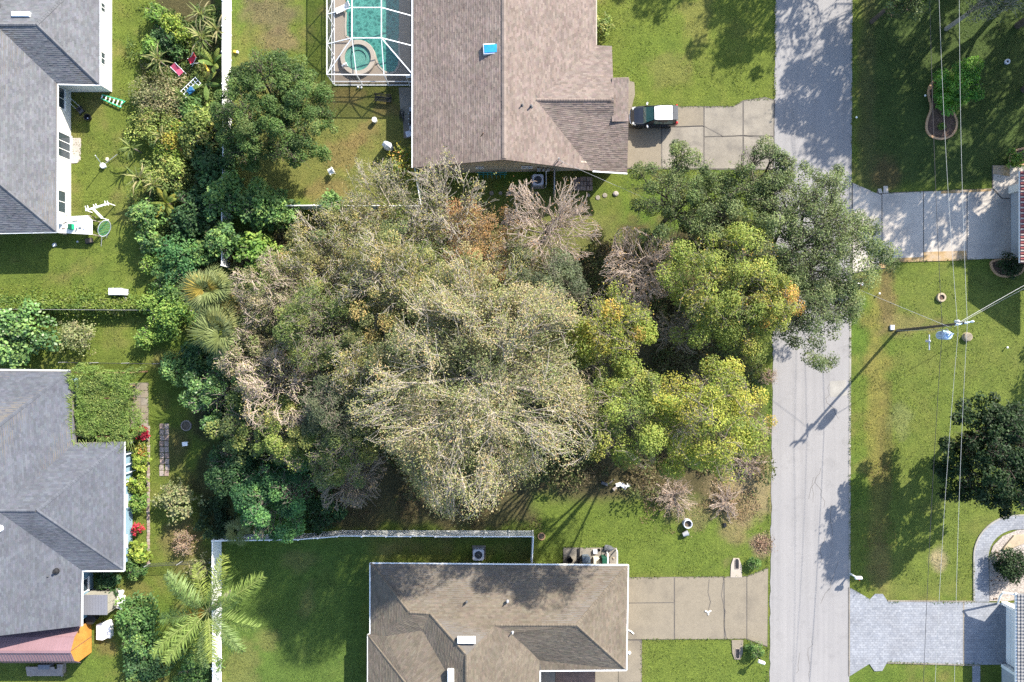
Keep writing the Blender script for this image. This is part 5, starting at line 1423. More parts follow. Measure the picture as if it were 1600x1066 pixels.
x, y = G(962, 303); tag(MB().lathe(x, y, [(.26, -.02), (.25, .10), (.15, .16), (0, .17)], 10, 1, .9).build('rock', 'gravel'), 'pale rock at the sunny end of the stepping stones', 'rock')
t = thing('downspout_barrel', 'teal rain barrel at the corner of the pink roofed house', 'barrel', G(655, 273)); x, y = G(655, 273)
MB().lathe(x, y, [(.24, 0), (.30, .3), (.30, .6), (.25, .85), (.22, .86), (.0, .87)], 14).build('body', 'teal', t)
for z in (.25, .62): MB().lathe(x, y, [(.305, z), (.315, z + .03), (.305, z + .06)], 14).build('band', 'dark_grey', t)

# ------------------------------------------------------------------ yard of the tan roofed house
pad = slab('trash_pad', [(880, 855.5), (964, 856), (964, 884), (880, 884)], -.05, .04, 'joint', kind='structure')
for q in ([(880, 856), (902, 856), (902, 884), (880, 884)], [(906, 856), (939, 856), (939, 884), (906, 884)], [(940, 856), (963.5, 856), (963.5, 884), (940, 884)]): slab('concrete_slab', q, 0, .075, 'concrete', pad)
def bin_round(px, py, r_, hh, mat, label, lid=None):
    x, y, _ = P(px, py, hh); t = thing('trash_can', label, 'trash can', (x, y))
    mb = MB().lathe(x, y, [(r_ * .8, .05), (r_, hh), (r_ * 1.06, hh + .02), (r_ * .92, hh + .02), (r_ * .75, .15), (0, .12)], 18); mb.build('body', mat, t)
    if lid: MB().lathe(x, y, [(r_ * 1.08, hh + .03), (r_ * .9, hh + .10), (0, hh + .12)], 18).build('lid', lid, t)
    for s in (-1, 1): MB().tube([(x + s * r_, y - .06, hh - .15), (x + s * (r_ + .05), y, hh - .12), (x + s * r_, y + .06, hh - .15)], .015, 5).build('handle', mat, t)
bin_round(890, 876, .27, .7, 'black', 'open black round trash can on the concrete pad')
def bin_wheeled(px, py, sx, sy, hh, mat, label):
    x, y, _ = P(px, py, hh); t = thing('wheeled_bin', label, 'bin', (x, y))
    mb = MB(); 
    for (z, k) in ((.06, .8), (hh, 1.0)):
        for (a, b) in ((-1, -1), (1, -1), (1, 1), (-1, 1)): mb.v.append((x + a * sx / 2 * k, y + b * sy / 2 * k, z))
    mb.f = [(3, 2, 1, 0), (4, 5, 6, 7), (0, 1, 5, 4), (1, 2, 6, 5), (2, 3, 7, 6), (3, 0, 4, 7)]; mb.build('body', mat, t)
    MB().bbox(x, y, hh + .005, sx * 1.06, sy * 1.06, .09, 0, .04).build('lid', mat, t)
    for s in (-1, 1): MB().tube([(x + s * sx * .42, y - sy * .42, .1), (x + s * sx * .5, y - sy * .42, .1)], .1, 10).build('wheel', 'rubber', t)
bin_wheeled(916, 876, .66, .62, 1.0, 'bin_blue', 'slate blue wheeled bin with closed lid on the concrete pad')
bin_wheeled(944.5, 876, .42, .55, 1.0, 'bin_green', 'dark green wheeled bin beside the white rail on the pad')
t = thing('storage_box', 'beige storage box between the blue and green bins', 'box', P(932, 877, .6)[:2])
x, y, _ = P(932, 877, .6); MB().bbox(x, y, .06, .48, .5, .5, 0, .02).build('body', 'beige', t); MB().bbox(x, y, .565, .52, .54, .06, 0, .02).build('lid', 'beige', t)
x, y = G(929.5, 861); t = thing('white_tub', 'small white tub on the upper edge of the concrete pad', 'tub', (x, y)); MB().bbox(x, y, .05, .34, .32, .2, .1, .02).build('body', 'white_paint', t); MB().bbox(x, y, .252, .37, .35, .03, .1, .01).build('lid', 'light_grey', t)
x, y = G(935.5, 858.5); tag(MB().lathe(x, y, [(.10, 0.05), (.13, .25), (.10, .25), (.08, .1), (0, .1)], 12).build('flower_pot', 'black'), 'small black flower pot at the edge of the concrete pad', 'flower pot')
t = thing('pad_railing', 'white railing frame at the right end of the trash pad', 'railing', G(954, 868))
for px in (948, 962.5):
    a, b = G(px, 862 if px < 950 else 858), G(px, 883); MB().bar((*a, .75), (*b, .75), .09, .07).build('rail', 'white_paint', t)
    for q in (a, b): MB().bar((q[0], q[1], .05), (q[0], q[1], .75), .08, .08).build('post', 'white_paint', t)
t = thing('dark_plank', 'black plank lying across the trash pad between two slabs', 'plank', G(904, 869)); MB().bar((*G(904, 857), .12), (*G(904, 884), .12), .2, .08).build('board', 'black', t)
for k in range(5): x, y = G(950 + rng.uniform(0, 10), 864 + rng.uniform(0, 16)); tag(MB().bbox(x, y, .07, rng.uniform(.12, .3), rng.uniform(.08, .2), .08, rng.uniform(0, 3), .01).build('scrap_block', 'stone' if k % 2 else 'wood_grey'), 'odd scrap block lying between the white rails on the pad', 'scrap', 'scrap between the pad rails')
x, y = G(950, 856); t = thing('grey_bag', 'crumpled grey bag at the upper right corner of the concrete pad', 'bag', (x, y))
mb = MB(); n = 12
for i, (r_, z) in enumerate(((.28, .03), (.36, .15), (.26, .3), (.08, .36))):
    for j in range(n): a = 2 * math.pi * j / n; k = 1 + .22 * math.sin(3 * a + i * 2) + .1 * math.sin(7 * a + i); mb.v.append((x + 1.3 * r_ * k * math.cos(a), y + .8 * r_ * k * math.sin(a), z))
for i in range(3):
    for j in range(n): mb.f.append((i * n + j, i * n + (j + 1) % n, (i + 1) * n + (j + 1) % n, (i + 1) * n + j))
mb.f.append(tuple(range(3 * n, 4 * n))); mb.build('sack', 'dark_grey', t)
ring_thing('fire_ring', 846, 838, 6.0, 4.6, .12, 'peach', 'dirt', 'thin brown ring on the lawn beside the fence corner', 'ring')
ring_thing('planter_pot', 1073, 817, 7.2, 5.4, .5, 'light_grey', 'dirt', 'round pale rimmed planter pot on the sunny lawn under the trees', 'planter', ('pot', 'soil'))
t = thing('metal_bucket', 'grey bucket lying on its side below the round planter', 'bucket', G(1070, 833), rz=.4)
mb = MB(); 
for (x_, r_) in ((-.25, .17), (.22, .24), (.25, .24), (.2, .20), (-.2, .14)):
    for j in range(14): a = 2 * math.pi * j / 14; mb.v.append((x_, r_ * math.cos(a), .24 + r_ * math.sin(a)))
for i in range(4):
    for j in range(14): mb.f.append((i * 14 + j, i * 14 + (j + 1) % 14, (i + 1) * 14 + (j + 1) % 14, (i + 1) * 14 + j))
mb.f += [tuple(range(14)), tuple(range(56, 70))]; mb.build('body', 'grey', t, local=True)
MB().tube([(.24, -.2, .3), (.4, 0, .2), (.24, .2, .3)], .012, 5).build('handle', 'dark_grey', t, local=True)
t = thing('white_bracket', 'white three armed piece lying on the tan driveway', 'bracket', G(1106, 956))
for a in (35, 150, 275): c_, s_ = math.cos(math.radians(a)), math.sin(math.radians(a)); MB().bar((0, 0, .09), (c_ * .32, s_ * .24, .09), .09, .06).build('arm', 'white_paint', t, local=True)
t = thing('white_strip', 'curved white strip lying on the driveway beside the tan roof', 'strip', G(986, 989)); MB().tube([(*G(980, 984), .08), (*G(985, 985.5), .08), (*G(990, 990), .08)], .05, 6).build('strip_body', 'white_paint', t)
x, y = G(983, 1019); tag(MB().lathe(x, y, [(.12, .04), (.14, .16), (0, .2)], 12).build('walk_light', 'white_paint'), 'small white light on the walk beside the tan roof edge', 'light')

# ------------------------------------------------------------------ yards on the left
t = thing('step_ladder', 'green fibreglass ladder lying on the grass beside the cream wall', 'ladder', (*P(175, 157, .2)[:2], .1), rz=math.radians(-20))
for s in (-1, 1): MB().bar((-.98, s * .17, .1), (.98, s * .31, .1), .09, .06).build('rail', 'green_paint', t, local=True)
for k in range(6): xx = -.92 + k * .36; w_ = .17 + .14 * (xx + .98) / 1.96; MB().bar((xx, -w_, .1), (xx, w_, .1), .09, .03).build('rung', 'white_metal', t, local=True)
MB().bar((.9, -.1, .16), (1.12, .34, .1), .07, .05).build('foot_brace', 'green_paint', t, local=True)
t = thing('push_mower', 'dark push mower in the shade beside the cream wall', 'mower', G(127, 173), rz=-.9)
MB().bbox(0, 0, .12, .55, .42, .16, 0, .05).build('deck', 'dark_grey', t, local=True); MB().lathe(0, 0, [(.13, .28), (.13, .40), (0, .42)], 12).build('engine', 'black', t, local=True)
for a in (-.22, .22):
    for b in (-.24, .24): MB().tube([(a, b - .03, .1), (a, b + .03, .1)], .1, 10).build('wheel', 'rubber', t, local=True)
MB().tube([(-.25, -.18, .25), (-.85, -.18, .9), (-.85, .18, .9), (-.25, .18, .25)], .018, 6).build('handle', 'light_grey', t, local=True)
t = thing('black_drum', 'open black tub in the shade below the green ladder', 'tub', P(136, 183, .35)[:2]); x, y, _ = P(136, 183, .35)
MB().lathe(x, y, [(.22, 0), (.28, .34), (.30, .36), (.25, .36), (.2, .06), (0, .05)], 16).build('body', 'black', t); MB().lathe(x - .05, y - .05, [(.07, .05), (.07, .2), (0, .22)], 8).build('jar', 'light_grey', t)
t = thing('leaning_pole', 'white leaning pole with a bucket shaped base on the left lawn', 'pole', G(163, 260)); x, y = G(163, 260)
MB().lathe(x, y, [(.20, 0), (.24, .28), (.2, .3), (0, .3)], 12).build('base', 'white_metal', t); p2 = P(149, 243, 2.1); MB().tube([(x, y, .25), (p2[0], p2[1], 2.1)], .035, 6).build('pole_shaft', 'white_metal', t)
MB().tube([(x, y, .25), (x + 1.3, y + 1.0, .25)], .025, 6).build('arm', 'grey', t)
x, y = G(168, 249); tag(MB().lathe(x, y, [(.14, 0), (.16, .06), (0, .09)], 12).build('frisbee', 'beige'), 'small pale disc on the grass above the leaning pole', 'disc')
t = thing('lawn_bench', 'white metal swing frame standing on the left lawn', 'swing frame', G(152, 331))
a, b, c_, d_ = P(134, 329, .9), P(170, 318, .9), P(146, 327, .9), P(160, 341, .9)
MB().bar(a, b, .14, .1).build('beam', 'white_paint', t); MB().bar(c_, d_, .17, .12).build('beam', 'white_paint', t)
for q in (a, b, d_): MB().bar((q[0], q[1], 0), q, .07, .07).build('leg', 'white_paint', t)
for (px, py) in ((133, 322), (136.5, 321), (146, 319.5), (149.5, 318.5), (163.5, 314), (167.5, 314)):
    q = P(px, py, 1.0); MB().tube([P(px + 2, py + 7, .93), q], .035, 6).build('prong', 'white_paint', t)
t = thing('mesh_trellis', 'oval green grey wire trellis leaning on the left lawn', 'trellis', G(163, 365))
c0 = Vector(P(163, 357, .6)); u = Vector((.35, .62, .25)); v = Vector((-.38, .05, .38)); ov = [c0 + u * math.cos(a * math.pi / 12) * 1.05 + v * math.sin(a * math.pi / 12) * .85 for a in range(24)]
MB().tube(ov, .03, 5, close=True).build('frame', 'light_grey', t); mb = MB()
for k in range(-4, 5):
    s = k / 5; w_ = math.sqrt(1 - s * s); mb.tube([c0 + u * s * 1.05 - v * w_ * .85, c0 + u * s * 1.05 + v * w_ * .85], .009, 4); mb.tube([c0 + v * s * .85 - u * w_ * 1.05, c0 + v * s * .85 + u * w_ * 1.05], .009, 4)
mb.build('wire_mesh', 'green_paint', t); MB().tube([ov[12], (*G(158, 385), 0)], .025, 5).tube([ov[18], (*G(166, 372), 0)], .025, 5).build('leg', 'grey', t)
t = thing('planter_box', 'black planter box at the corner of the white work table', 'planter', G(141, 377)); x, y = G(141, 377)
MB().bbox(x, y, 0, .58, .46, .30, .2, .03).build('box', 'black', t); MB().bbox(x, y, .30, .48, .36, .02, .2, .0).build('soil', 'dirt', t)
t = thing('work_table', 'white topped long work table against the cream house', 'table', G(120, 352))
za = 1.0; q = [P(90, 339, za), P(137, 337, za), P(144, 344, za), P(144, 366.5, za), P(91, 364, za)]
MB().prism([(p[0], p[1]) for p in q], za - .06, za).build('tabletop', 'white_paint', t)
for p in q: MB().bar((p[0] * .998, p[1], 0), (p[0] * .998, p[1], za - .06), .07, .07).build('leg', 'wood_grey', t)
x, y, _ = P(109.5, 354, 1.3); t = thing('green_bucket', 'green square bucket standing on the white work table', 'bucket', (x, y, 1.0)); MB().bbox(x, y, 1.0, .40, .46, .34, 0, .02).build('body', 'green_plastic', t); MB().bbox(x, y, 1.345, .34, .40, .02, 0, .0).build('lid', 'bin_green', t)
for (px, py, sx, sy, mt) in ((101, 348, .35, .06, 'black'), (117, 345, .45, .05, 'wood_brown'), (99, 357, .3, .05, 'wood_brown'), (121, 352, .18, .22, 'white_metal'), (125, 356, .25, .1, 'dark_grey'), (131, 357, .12, .12, 'light_grey'), (119, 359, .1, .3, 'dark_grey')):
    x, y, _ = P(px, py, 1.05); tag(MB().bbox(x, y, 1.0, sx, sy, .08, rng.uniform(-.4, .4), .01).build('garden_tool', mt), 'small tool lying on the white work table', 'tool', 'tools on the white work table')
for (px, py, lb) in ((86, 383, 'white paper box in the shade below the grey roof'), (122, 378, 'tiny white cup in the shade near the white table')):
    x, y = G(px, py); tag(MB().bbox(x, y, 0, .3 if px < 100 else .12, .26 if px < 100 else .12, .16, .5, .02).build('litter_box', 'light_grey'), lb, 'box')
t = thing('cooler_cabinet', 'grey blue cabinet standing on the vine covered fence line', 'cabinet', P(181, 456, .9)[:2]); x, y, _ = P(181, 456, .9)
MB().bbox(x, y, .05, 1.25, .55, .82, 0, .02).build('body', 'light_grey', t); MB().bbox(x - .05, y + .02, .872, 1.2, .6, .05, 0, .02).build('lid', 'light_grey', t); MB().bbox(x + .45, y, .925, .2, .3, .04, 0, .01).build('panel', 'white_paint', t)
for s in (-.5, .5): MB().bar((x + s, y, 0), (x + s, y, .06), .1, .4).build('foot', 'dark_grey', t)
MB().tube([(x + .3, y - .3, .4), (x + .75, y - .7, .05)], .02, 5).build('prop', 'light_grey', t)
# junk in the overgrown yard
def lawn_chair(px, py, rz, mat, label):
    t = thing('folding_chair', label, 'chair', (*P(px, py, 1.3)[:2], .75), rz=rz)
    MB().bar((-.25, 0, .38), (.22, 0, .42), .5, .03).build('seat', mat, t, local=True); MB().bar((.22, 0, .42), (.55, 0, .85), .5, .03).build('backrest', mat, t, local=True)
    for s in (-.27, .27): MB().tube([(-.3, s, 0), (.1, s, .42), (.56, s, .88)], .02, 6).build('frame', 'white_metal', t, local=True); MB().tube([(.35, s, 0), (-.25, s, .42)], .02, 6).build('leg', 'white_metal', t, local=True)
lawn_chair(298, 93, .5, 'red_paint', 'bright red folding chair among the plants by the white fence'); lawn_chair(279, 111, 2.3, 'pink_paint', 'faded red folding chair half hidden among the plants')
t = thing('shelf_rack', 'white wire shelf rack lying among the overgrown plants', 'rack', (*P(297, 138, 1.1)[:2], .85), rz=.75)
for s in (-.35, 0, .35): MB().bar((-1.0, s, .25), (1.0, s, .3), .04, .04).build('rail', 'white_metal', t, local=True)
for k in range(8): MB().bar((-1 + k * .28, -.36, .27), (-1 + k * .28, .36, .27), .04, .03).build('rung', 'white_metal', t, local=True)
t = thing('blue_tarp', 'folded dark blue tarp beside the white shelf rack', 'tarp', P(297, 141, .6)[:2]); x, y, _ = P(297, 141, 1.3); MB().bbox(x, y, 1.17, .6, .5, .16, .7, .06).build('fold', 'blue_tarp', t); MB().bbox(x + .1, y + .05, 1.335, .4, .3, .07, .2, .03).build('fold', 'blue_tarp', t)
t = thing('yellow_float', 'long yellow float leaning on plants by the fence', 'float', P(322, 104, .8)[:2]); MB().tube([P(318, 98, 1.5), P(326, 112, 1.7)], .08, 8).build('tube_body', 'yellow', t)
x, y = G(256, 46); t = thing('plant_crate', 'small pale crate in the shade between two round shrubs', 'crate', (x, y)); MB().bbox(x, y, 0, .45, .22, .28, .1, .01).build('body', 'light_grey', t)
x, y = G(369, 82); t = thing('toy_truck', 'small yellow toy truck on the bare earth by the fence', 'toy', (x, y)); MB().bbox(x, y, .08, .34, .2, .12, -.3, .02).build('body', 'yellow', t); MB().bbox(x + .2, y - .05, .08, .14, .18, .2, -.3, .02).build('cab', 'white_paint', t)
# blue house yard
t = thing('storage_shed', 'beige resin shed with grey roof beside the light blue house', 'shed', G(158, 940))
zr_ = 1.75
gx0, gy0 = G(129, 959); gx1, gy1 = G(183, 921.5)
gx0, gy0 = P(128, 961, zr_)[:2]; gx1 = P(167.5, 930, zr_)[0]; gy1 = P(167, 930, zr_)[1]
MB().box(gx0 + .1, gx1 - .03, gy0 + .06, gy1 - .03, 0, zr_ - .07).build('wall', 'resin', t)
MB().box(gx0, gx1, gy0, gy1, zr_ - .07, zr_).build('roof', 'shed_grey', t)
mb = MB()
for k in range(1, 9): xx = gx0 + (gx1 - gx0) * k / 9; mb.box(xx - .015, xx + .015, gy0 + .02, gy1 - .02, zr_, zr_ + .02)
mb.build('roof_rib', 'shed_grey', t)
for k in range(2): yy = gy0 + .25 + k * .72; MB().box(gx1 - .035, gx1 + .01, yy, yy + .66, .08, zr_ - .15).build('door', 'resin', t)
MB().box(gx1 + .01, gx1 + .04, gy0 + .86, gy0 + .90, .8, 1.0).build('handle', 'dark_grey', t)
for k, (px, py) in enumerate(((185, 925), (192, 924), (187, 931), (194, 932), (185, 938), (191, 940), (196, 938), (187, 945), (192, 947))):
    x, y = G(px, py); tag(MB().lathe(x, y, [(.14, 0), (.20, .26), (.22, .28), (.16, .28), (.12, .2), (0, .2)], 12).build('flower_pot', 'white_paint'), 'white empty flower pot clustered at the end of the beige shed', 'flower pot', 'white pots by the beige shed')
t = thing('white_tub', 'white bath shaped tub on the grass beside the orange gabled shed', 'tub', P(161, 986, .5)[:2]); q = [P(a, b, .55) for a, b in ((150, 977), (168, 971), (172, 975), (172, 997), (168, 997), (160, 1001), (150, 1000))]
MB().prism([(p[0], p[1]) for p in q], .05, .5).build('body', 'white_paint', t); q2 = [P(a, b, .55) for a, b in ((168.5, 971.5), (173, 971.5), (173, 997), (168.5, 997))]
MB().prism([(p[0], p[1]) for p in q2], .40, .6).build('lip', 'white_paint', t)
bin_round(141, 968, .42, .8, 'black', 'black barrel in the shade between the beige shed and orange gable', 'black')
# barn shed
t = thing('barn_shed', 'small barn shed with mauve metal roof and orange wooden gable', 'shed', G(85, 995))
ze_, zk, zr_ = 1.75, 2.45, 2.95
xl, xr = G(27, 0)[0], G(143, 0)[0]
yc = G(0, 994)[1]; hw = 1.43
prof = [(-hw, 0), (-hw, ze_), (-hw * .70, zk), (0, zr_), (hw * .70, zk), (hw, ze_), (hw, 0)]
npk = 7
for k in range(npk):
    y0, y1 = yc - hw + 2 * hw * k / npk, yc - hw + 2 * hw * (k + .985) / npk
    def top(yy):
        d = abs(yy - yc) / hw
        return zr_ - (zr_ - zk) * d / .70 if d < .70 else zk - (zk - ze_) * (d - .70) / .30
    ps = [(y0, 0)] + [(y1, 0), (y1, top(y1))] + ([(yc, zr_)] if y0 < yc < y1 else []) + [(y0, top(y0))]
    mb = MB(); n = len(ps); mb.v = [(xr, a, b) for a, b in ps] + [(xr - .06, a, b) for a, b in ps]; mb.f = [tuple(range(n)), tuple(range(n, 2 * n))[::-1]] + [(i, n + i, n + (i + 1) % n, (i + 1) % n) for i in range(n)]
    mb.build('plank', 'orange_wood', t)
MB().box(xl + .05, xr - .07, yc - hw + .02, yc + hw - .02, 0, ze_ - .02).build('wall', 'wood_brown', t)
rp = [(-hw - .12, ze_ - .1), (-hw * .70, zk + .05), (0, zr_ + .05), (hw * .70, zk + .05), (hw + .12, ze_ - .1)]
for i in range(4):
    a, b = rp[i], rp[i + 1]
    npn = 9
    for k in range(npn):
        x0, x1 = xl - .08 + (xr - xl + .2) * k / npn, xl - .08 + (xr - xl + .2) * (k + .985) / npn
        mb = MB(); nx_ = Vector((0, -(b[1] - a[1]), b[0] - a[0])).normalized() * .03
        mb.add([(x0, yc + a[0], a[1]), (x1, yc + a[0], a[1]), (x1, yc + b[0], b[1]), (x0, yc + b[0], b[1]), (x0, yc + a[0] + nx_.y, a[1] + nx_.z), (x1, yc + a[0] + nx_.y, a[1] + nx_.z), (x1, yc + b[0] + nx_.y, b[1] + nx_.z), (x0, yc + b[0] + nx_.y, b[1] + nx_.z)],
               [(3, 2, 1, 0), (4, 5, 6, 7), (0, 1, 5, 4), (1, 2, 6, 5), (2, 3, 7, 6), (3, 0, 4, 7)])
        for j in range(3):
            xx = x0 + (x1 - x0) * (j + .5) / 3; mb.bar((xx, yc + a[0] + nx_.y, a[1] + nx_.z + .01), (xx, yc + b[0] + nx_.y, b[1] + nx_.z + .01), .05, .03)
        mb.build('roof_panel', 'mauve', t)
MB().bar((xl - .1, yc, zr_ + .10), (xr + .14, yc, zr_ + .10), .2, .04).build('ridge_cap', 'mauve', t)
mb = MB().bar((xr + .02, yc - .02, 0.05), (xr + .02, yc - .02, zr_ - .15), .05, .03); mb.build('trim', 'wood_brown', t)
t = thing('wooden_steps', 'weathered grey wooden steps below the mauve roofed shed', 'steps', G(72, 1045))
for k in range(4):
    MB().box(G(48 - k * 1.2, 0)[0], G(92 + k * 3, 0)[0], G(0, 1041 + k * 4.6)[1], G(0, 1037 + k * 4.6)[1], .55 - k * .14, .61 - k * .14).build('tread', 'wood_grey', t)
for px in (50, 98): MB().bar((*G(px, 1037), .52), (*G(px, 1056), .05), .06, .18).build('stringer', 'wood_grey', t)
MB().bbox(*G(99, 1042), 0, .5, .9, .5, 0, .02).build('side_box', 'wood_grey', t); MB().bbox(*G(76, 1037), 0, 1.0, .4, .66, 0, .02).build('landing', 'shed_grey', t)
# fire ring, white stool, wire cage
ring_thing('stone_ring', 292, 665, 8.4, 6.8, .2, 'wood_grey', 'dirt', 'shaded stone fire ring in the dark side lawn', 'fire ring')
x, y = G(291.5, 693); t = thing('white_stool', 'small white square stool in the dark side lawn', 'stool', (x, y)); MB().bbox(x, y, .3, .48, .36, .05, .1, .02).build('seat', 'white_paint', t)
for a in (-.17, .17):
    for b in (-.12, .12): MB().bar((x + a, y + b, 0), (x + a, y + b, .3), .04, .04).build('leg', 'white_paint', t)
# debris under the trees
for k, (px, py, sx, sy, mt) in enumerate(((966, 757, .5, .3, 'white_paint'), (974, 759, .55, .35, 'light_grey'), (981, 758, .35, .3, 'white_paint'), (944, 755, .6, .25, 'dark_grey'), (955, 752, .7, .08, 'wood_grey'), (960, 763, .35, .25, 'wood_grey'))):
    x, y = G(px, py); mb = MB().bbox(x, y, 0.02, sx, sy, rng.uniform(.15, .35), rng.uniform(0, 3), .03)
    tag(mb.build('debris', mt), 'white and grey junk dumped under the trees at the lawn edge', 'junk', 'junk under the trees')

# ------------------------------------------------------------------ vegetation
PAL = {
 'oak': [(.072, .125, .034, 4), (.105, .16, .045, 3), (.042, .078, .024, 3), (.14, .19, .06, 1)],
 'roadoak': [(.082, .110, .042, 4), (.115, .142, .058, 3), (.050, .070, .029, 3), (.15, .175, .08, 1)],
 'roadoak2': [(.085, .12, .042, 4), (.12, .15, .055, 3), (.055, .08, .032, 3)],
 'yellow': [(0.168, 0.183, 0.035, 4), (0.123, 0.153, 0.029, 4), (0.212, 0.199, 0.039, 1.6), (0.079, 0.107, 0.024, 2), (0.247, 0.183, 0.044, .4)],
 'yellow2': [(0.133, 0.161, 0.035, 4), (0.099, 0.127, 0.029, 4), (0.173, 0.178, 0.040, 1.6), (0.064, 0.086, 0.024, 2)],
 'orange': [(0.217, 0.199, 0.044, 3), (0.153, 0.173, 0.037, 4), (0.267, 0.194, 0.049, 1.5), (0.109, 0.132, 0.029, 2), (0.316, 0.194, 0.057, .5)],
 'tan': [(.215, .190, .098, 4), (.165, .175, .074, 4), (.245, .20, .108, 2), (.125, .145, .056, 3), (.27, .195, .095, .6)],
 'tangreen': [(.20, .20, .10, 3), (.17, .20, .085, 4), (.13, .16, .065, 3), (.26, .24, .14, 1.5)],
 'olive': [(.155, .155, .055, 4), (.10, .115, .045, 3), (.21, .185, .075, 2), (.065, .085, .036, 2), (.26, .20, .08, .7)],
 'olivegreen': [(.10, .135, .042, 4), (.145, .165, .048, 3), (.065, .09, .036, 3)],
 'dull': [(.085, .105, .055, 4), (.11, .125, .07, 3), (.055, .07, .04, 3)],
 'rust': [(.27, .165, .075, 4), (.21, .15, .06, 3), (.16, .14, .05, 2), (.33, .19, .10, 1.5)],
 'lush': [(.042, .105, .036, 4), (.068, .14, .044, 3), (.026, .068, .027, 3), (.09, .165, .05, 1)],
 'vivid': [(.13, .29, .05, 4), (.18, .34, .06, 3), (.08, .20, .04, 2)],
 'broad': [(.080, .140, .042, 4), (.120, .180, .052, 3), (.040, .082, .030, 3)],
 'bright': [(.11, .19, .04, 4), (.16, .23, .05, 3), (.06, .12, .03, 2)],
 'lime': [(.17, .23, .04, 4), (.22, .26, .05, 3), (.10, .16, .03, 2)],
 'croton': [(.22, .20, .035, 3), (.13, .18, .03, 3), (.30, .16, .05, 1), (.08, .12, .03, 2)],
 'red': [(.30, .02, .04, 4), (.20, .015, .03, 3), (.38, .06, .08, 1)],
 'flower': [(.42, .02, .05, 4), (.12, .16, .03, 1), (.5, .08, .1, 1)],
 'magnolia': [(.020, .042, .016, 4), (.032, .060, .022, 3), (.045, .08, .03, 1)],
 'dark': [(.025, .055, .022, 4), (.04, .08, .028, 3), (.06, .11, .035, 1)],
 'glossgreen': [(.06, .115, .033, 4), (.038, .078, .025, 3), (.10, .16, .045, 2)],
 'brownweed': [(.145, .135, .07, 4), (.18, .16, .09, 3), (.10, .11, .05, 3), (.12, .15, .05, 2)],
 'weed': [(.145, .18, .045, 4), (.10, .135, .036, 3), (.19, .19, .06, 2), (.07, .10, .03, 2)],
 'dry': [(.34, .24, .17, 3), (.28, .20, .13, 3), (.22, .18, .09, 1)],
 'paleshrub': [(.20, .22, .10, 3), (.26, .25, .13, 3), (.13, .16, .06, 2)],
}
FAC = {'broad': 1.6, 'glossgreen': 1.45, 'dark': 1.4, 'bright': 1.3, 'lime': 1.25, 'croton': 1.4, 'paleshrub': 1.15, 'tan': 1.6, 'olive': 1.55, 'yellow': 1.65, 'yellow2': 1.7, 'orange': 1.55, 'rust': 1.35, 'dull': 1.35, 'roadoak': 1.5, 'roadoak2': 1.35, 'oak': 1.05, 'olivegreen': 1.35, 'lush': 1.6, 'weed': 1.6, 'brownweed': 1.55, 'magnolia': .95}
for k_, f_ in FAC.items(): PAL[k_] = [(a * f_, b * f_, c_ * f_, w_) for a, b, c_, w_ in PAL[k_]]
def tree(label, px, py, rpx, top, Rz, pal, group=None, name='tree', bark='bark_grey', n=(6, 5, 5, 4), dens=150, L=.26, tip=6, tipr=.28, mat='leaf', rc=(.5, 1.05), low=.18, rt=.2, base=None, amp=.16, lobes=5, twig_min=.012, up=.45, outw=.7, rand=.55, cat='tree', spread=.62, kd=1.0, pal_in=None, zin=0.0, pal_tip=None, tipL=None, base_off=(0, 0)):
    zc = top - Rz
    x, y, _ = P(px, py, zc + .45 * Rz)
    C = (x, y, zc); R = m(rpx) * (H - zc - .45 * Rz) / H
    b = (x + base_off[0], y + base_off[1], 0) if base is None else (*G(*base), 0)
    t = thing(name, label, cat, b, group)
    p0, p1, r0, r1, tips = skeleton(b, C, R, Rz, n, rt, up, outw, rand, spread)
    r0 = np.maximum(r0, twig_min); r1 = np.maximum(r1, twig_min * .8)
    p0[:, 2] = np.maximum(p0[:, 2], -.1); p1[:, 2] = np.maximum(p1[:, 2], .03)
    tubes_mesh('trunk', p0[:1], p1[:1], r0[:1], r1[:1], M[bark], t, 8)
    tubes_mesh('branch', p0[1:], p1[1:], r0[1:], r1[1:], M[bark], t, 3 if len(p0) > 400 else 5)
    parts = []
    if dens: parts.append(clump_leaves((C[0], C[1], C[2] + zin), R * (.93 if zin else 1), Rz, dens, PAL[pal_in or pal], L, rc, px * .37, lobes, amp, low=low, kd=kd))
    if tip:
        tp, td = tips; K = len(tp); own = np.repeat(np.arange(K), tip)
        keep = np.repeat(rng.random(K) < .85, tip); own = own[keep]; N = len(own)
        pp_ = tp[own] - td[own] * (rng.random((N, 1)) * tipr * 2.0) + rng.normal(size=(N, 3)) * tipr * .6
        pp_[:, 2] = np.maximum(pp_[:, 2], .05)
        cp = PAL[pal_tip or pal]; w = np.array(cp)[:, 3]; w = w / w.sum(); ci = rng.choice(len(cp), K, p=w)
        idx = np.where(rng.random(N) < .75, ci[own], rng.choice(len(cp), N, p=w))
        lt = (tipL or L) * rng.uniform(.6, 1.25, N)
        parts.append((pp_, lt, lt * .6, rng.normal(size=(N, 3)) * .55 + np.array([.2, .23, .6]), palette(cp, N, idx, .16)))
    if parts:
        a = cat_leaves(parts); leaf_mesh('crown', a[0], a[1], a[2], a[3], a[4], M[mat], t)
    return t
def shrub(label, px, py, rpx, hh, pal, group=None, name='shrub', dens=230, L=.2, mat='leaf', rc=None, cat='shrub', bark='bark_grey', tip=5, n=(6, 4, 3), amp=.14, low=.3, lobes=4, zr=None):
    R = m(rpx)
    if rc is None: rc = (max(.12, R * .25), max(.2, R * .42))
    return tree(label, px, py, rpx, hh, zr or hh * .55, pal, group, name, bark, n, dens, L, tip, min(.2, R * .25), mat, rc, low, max(.02, R * .04), cat=cat, amp=amp, lobes=lobes, twig_min=.008)

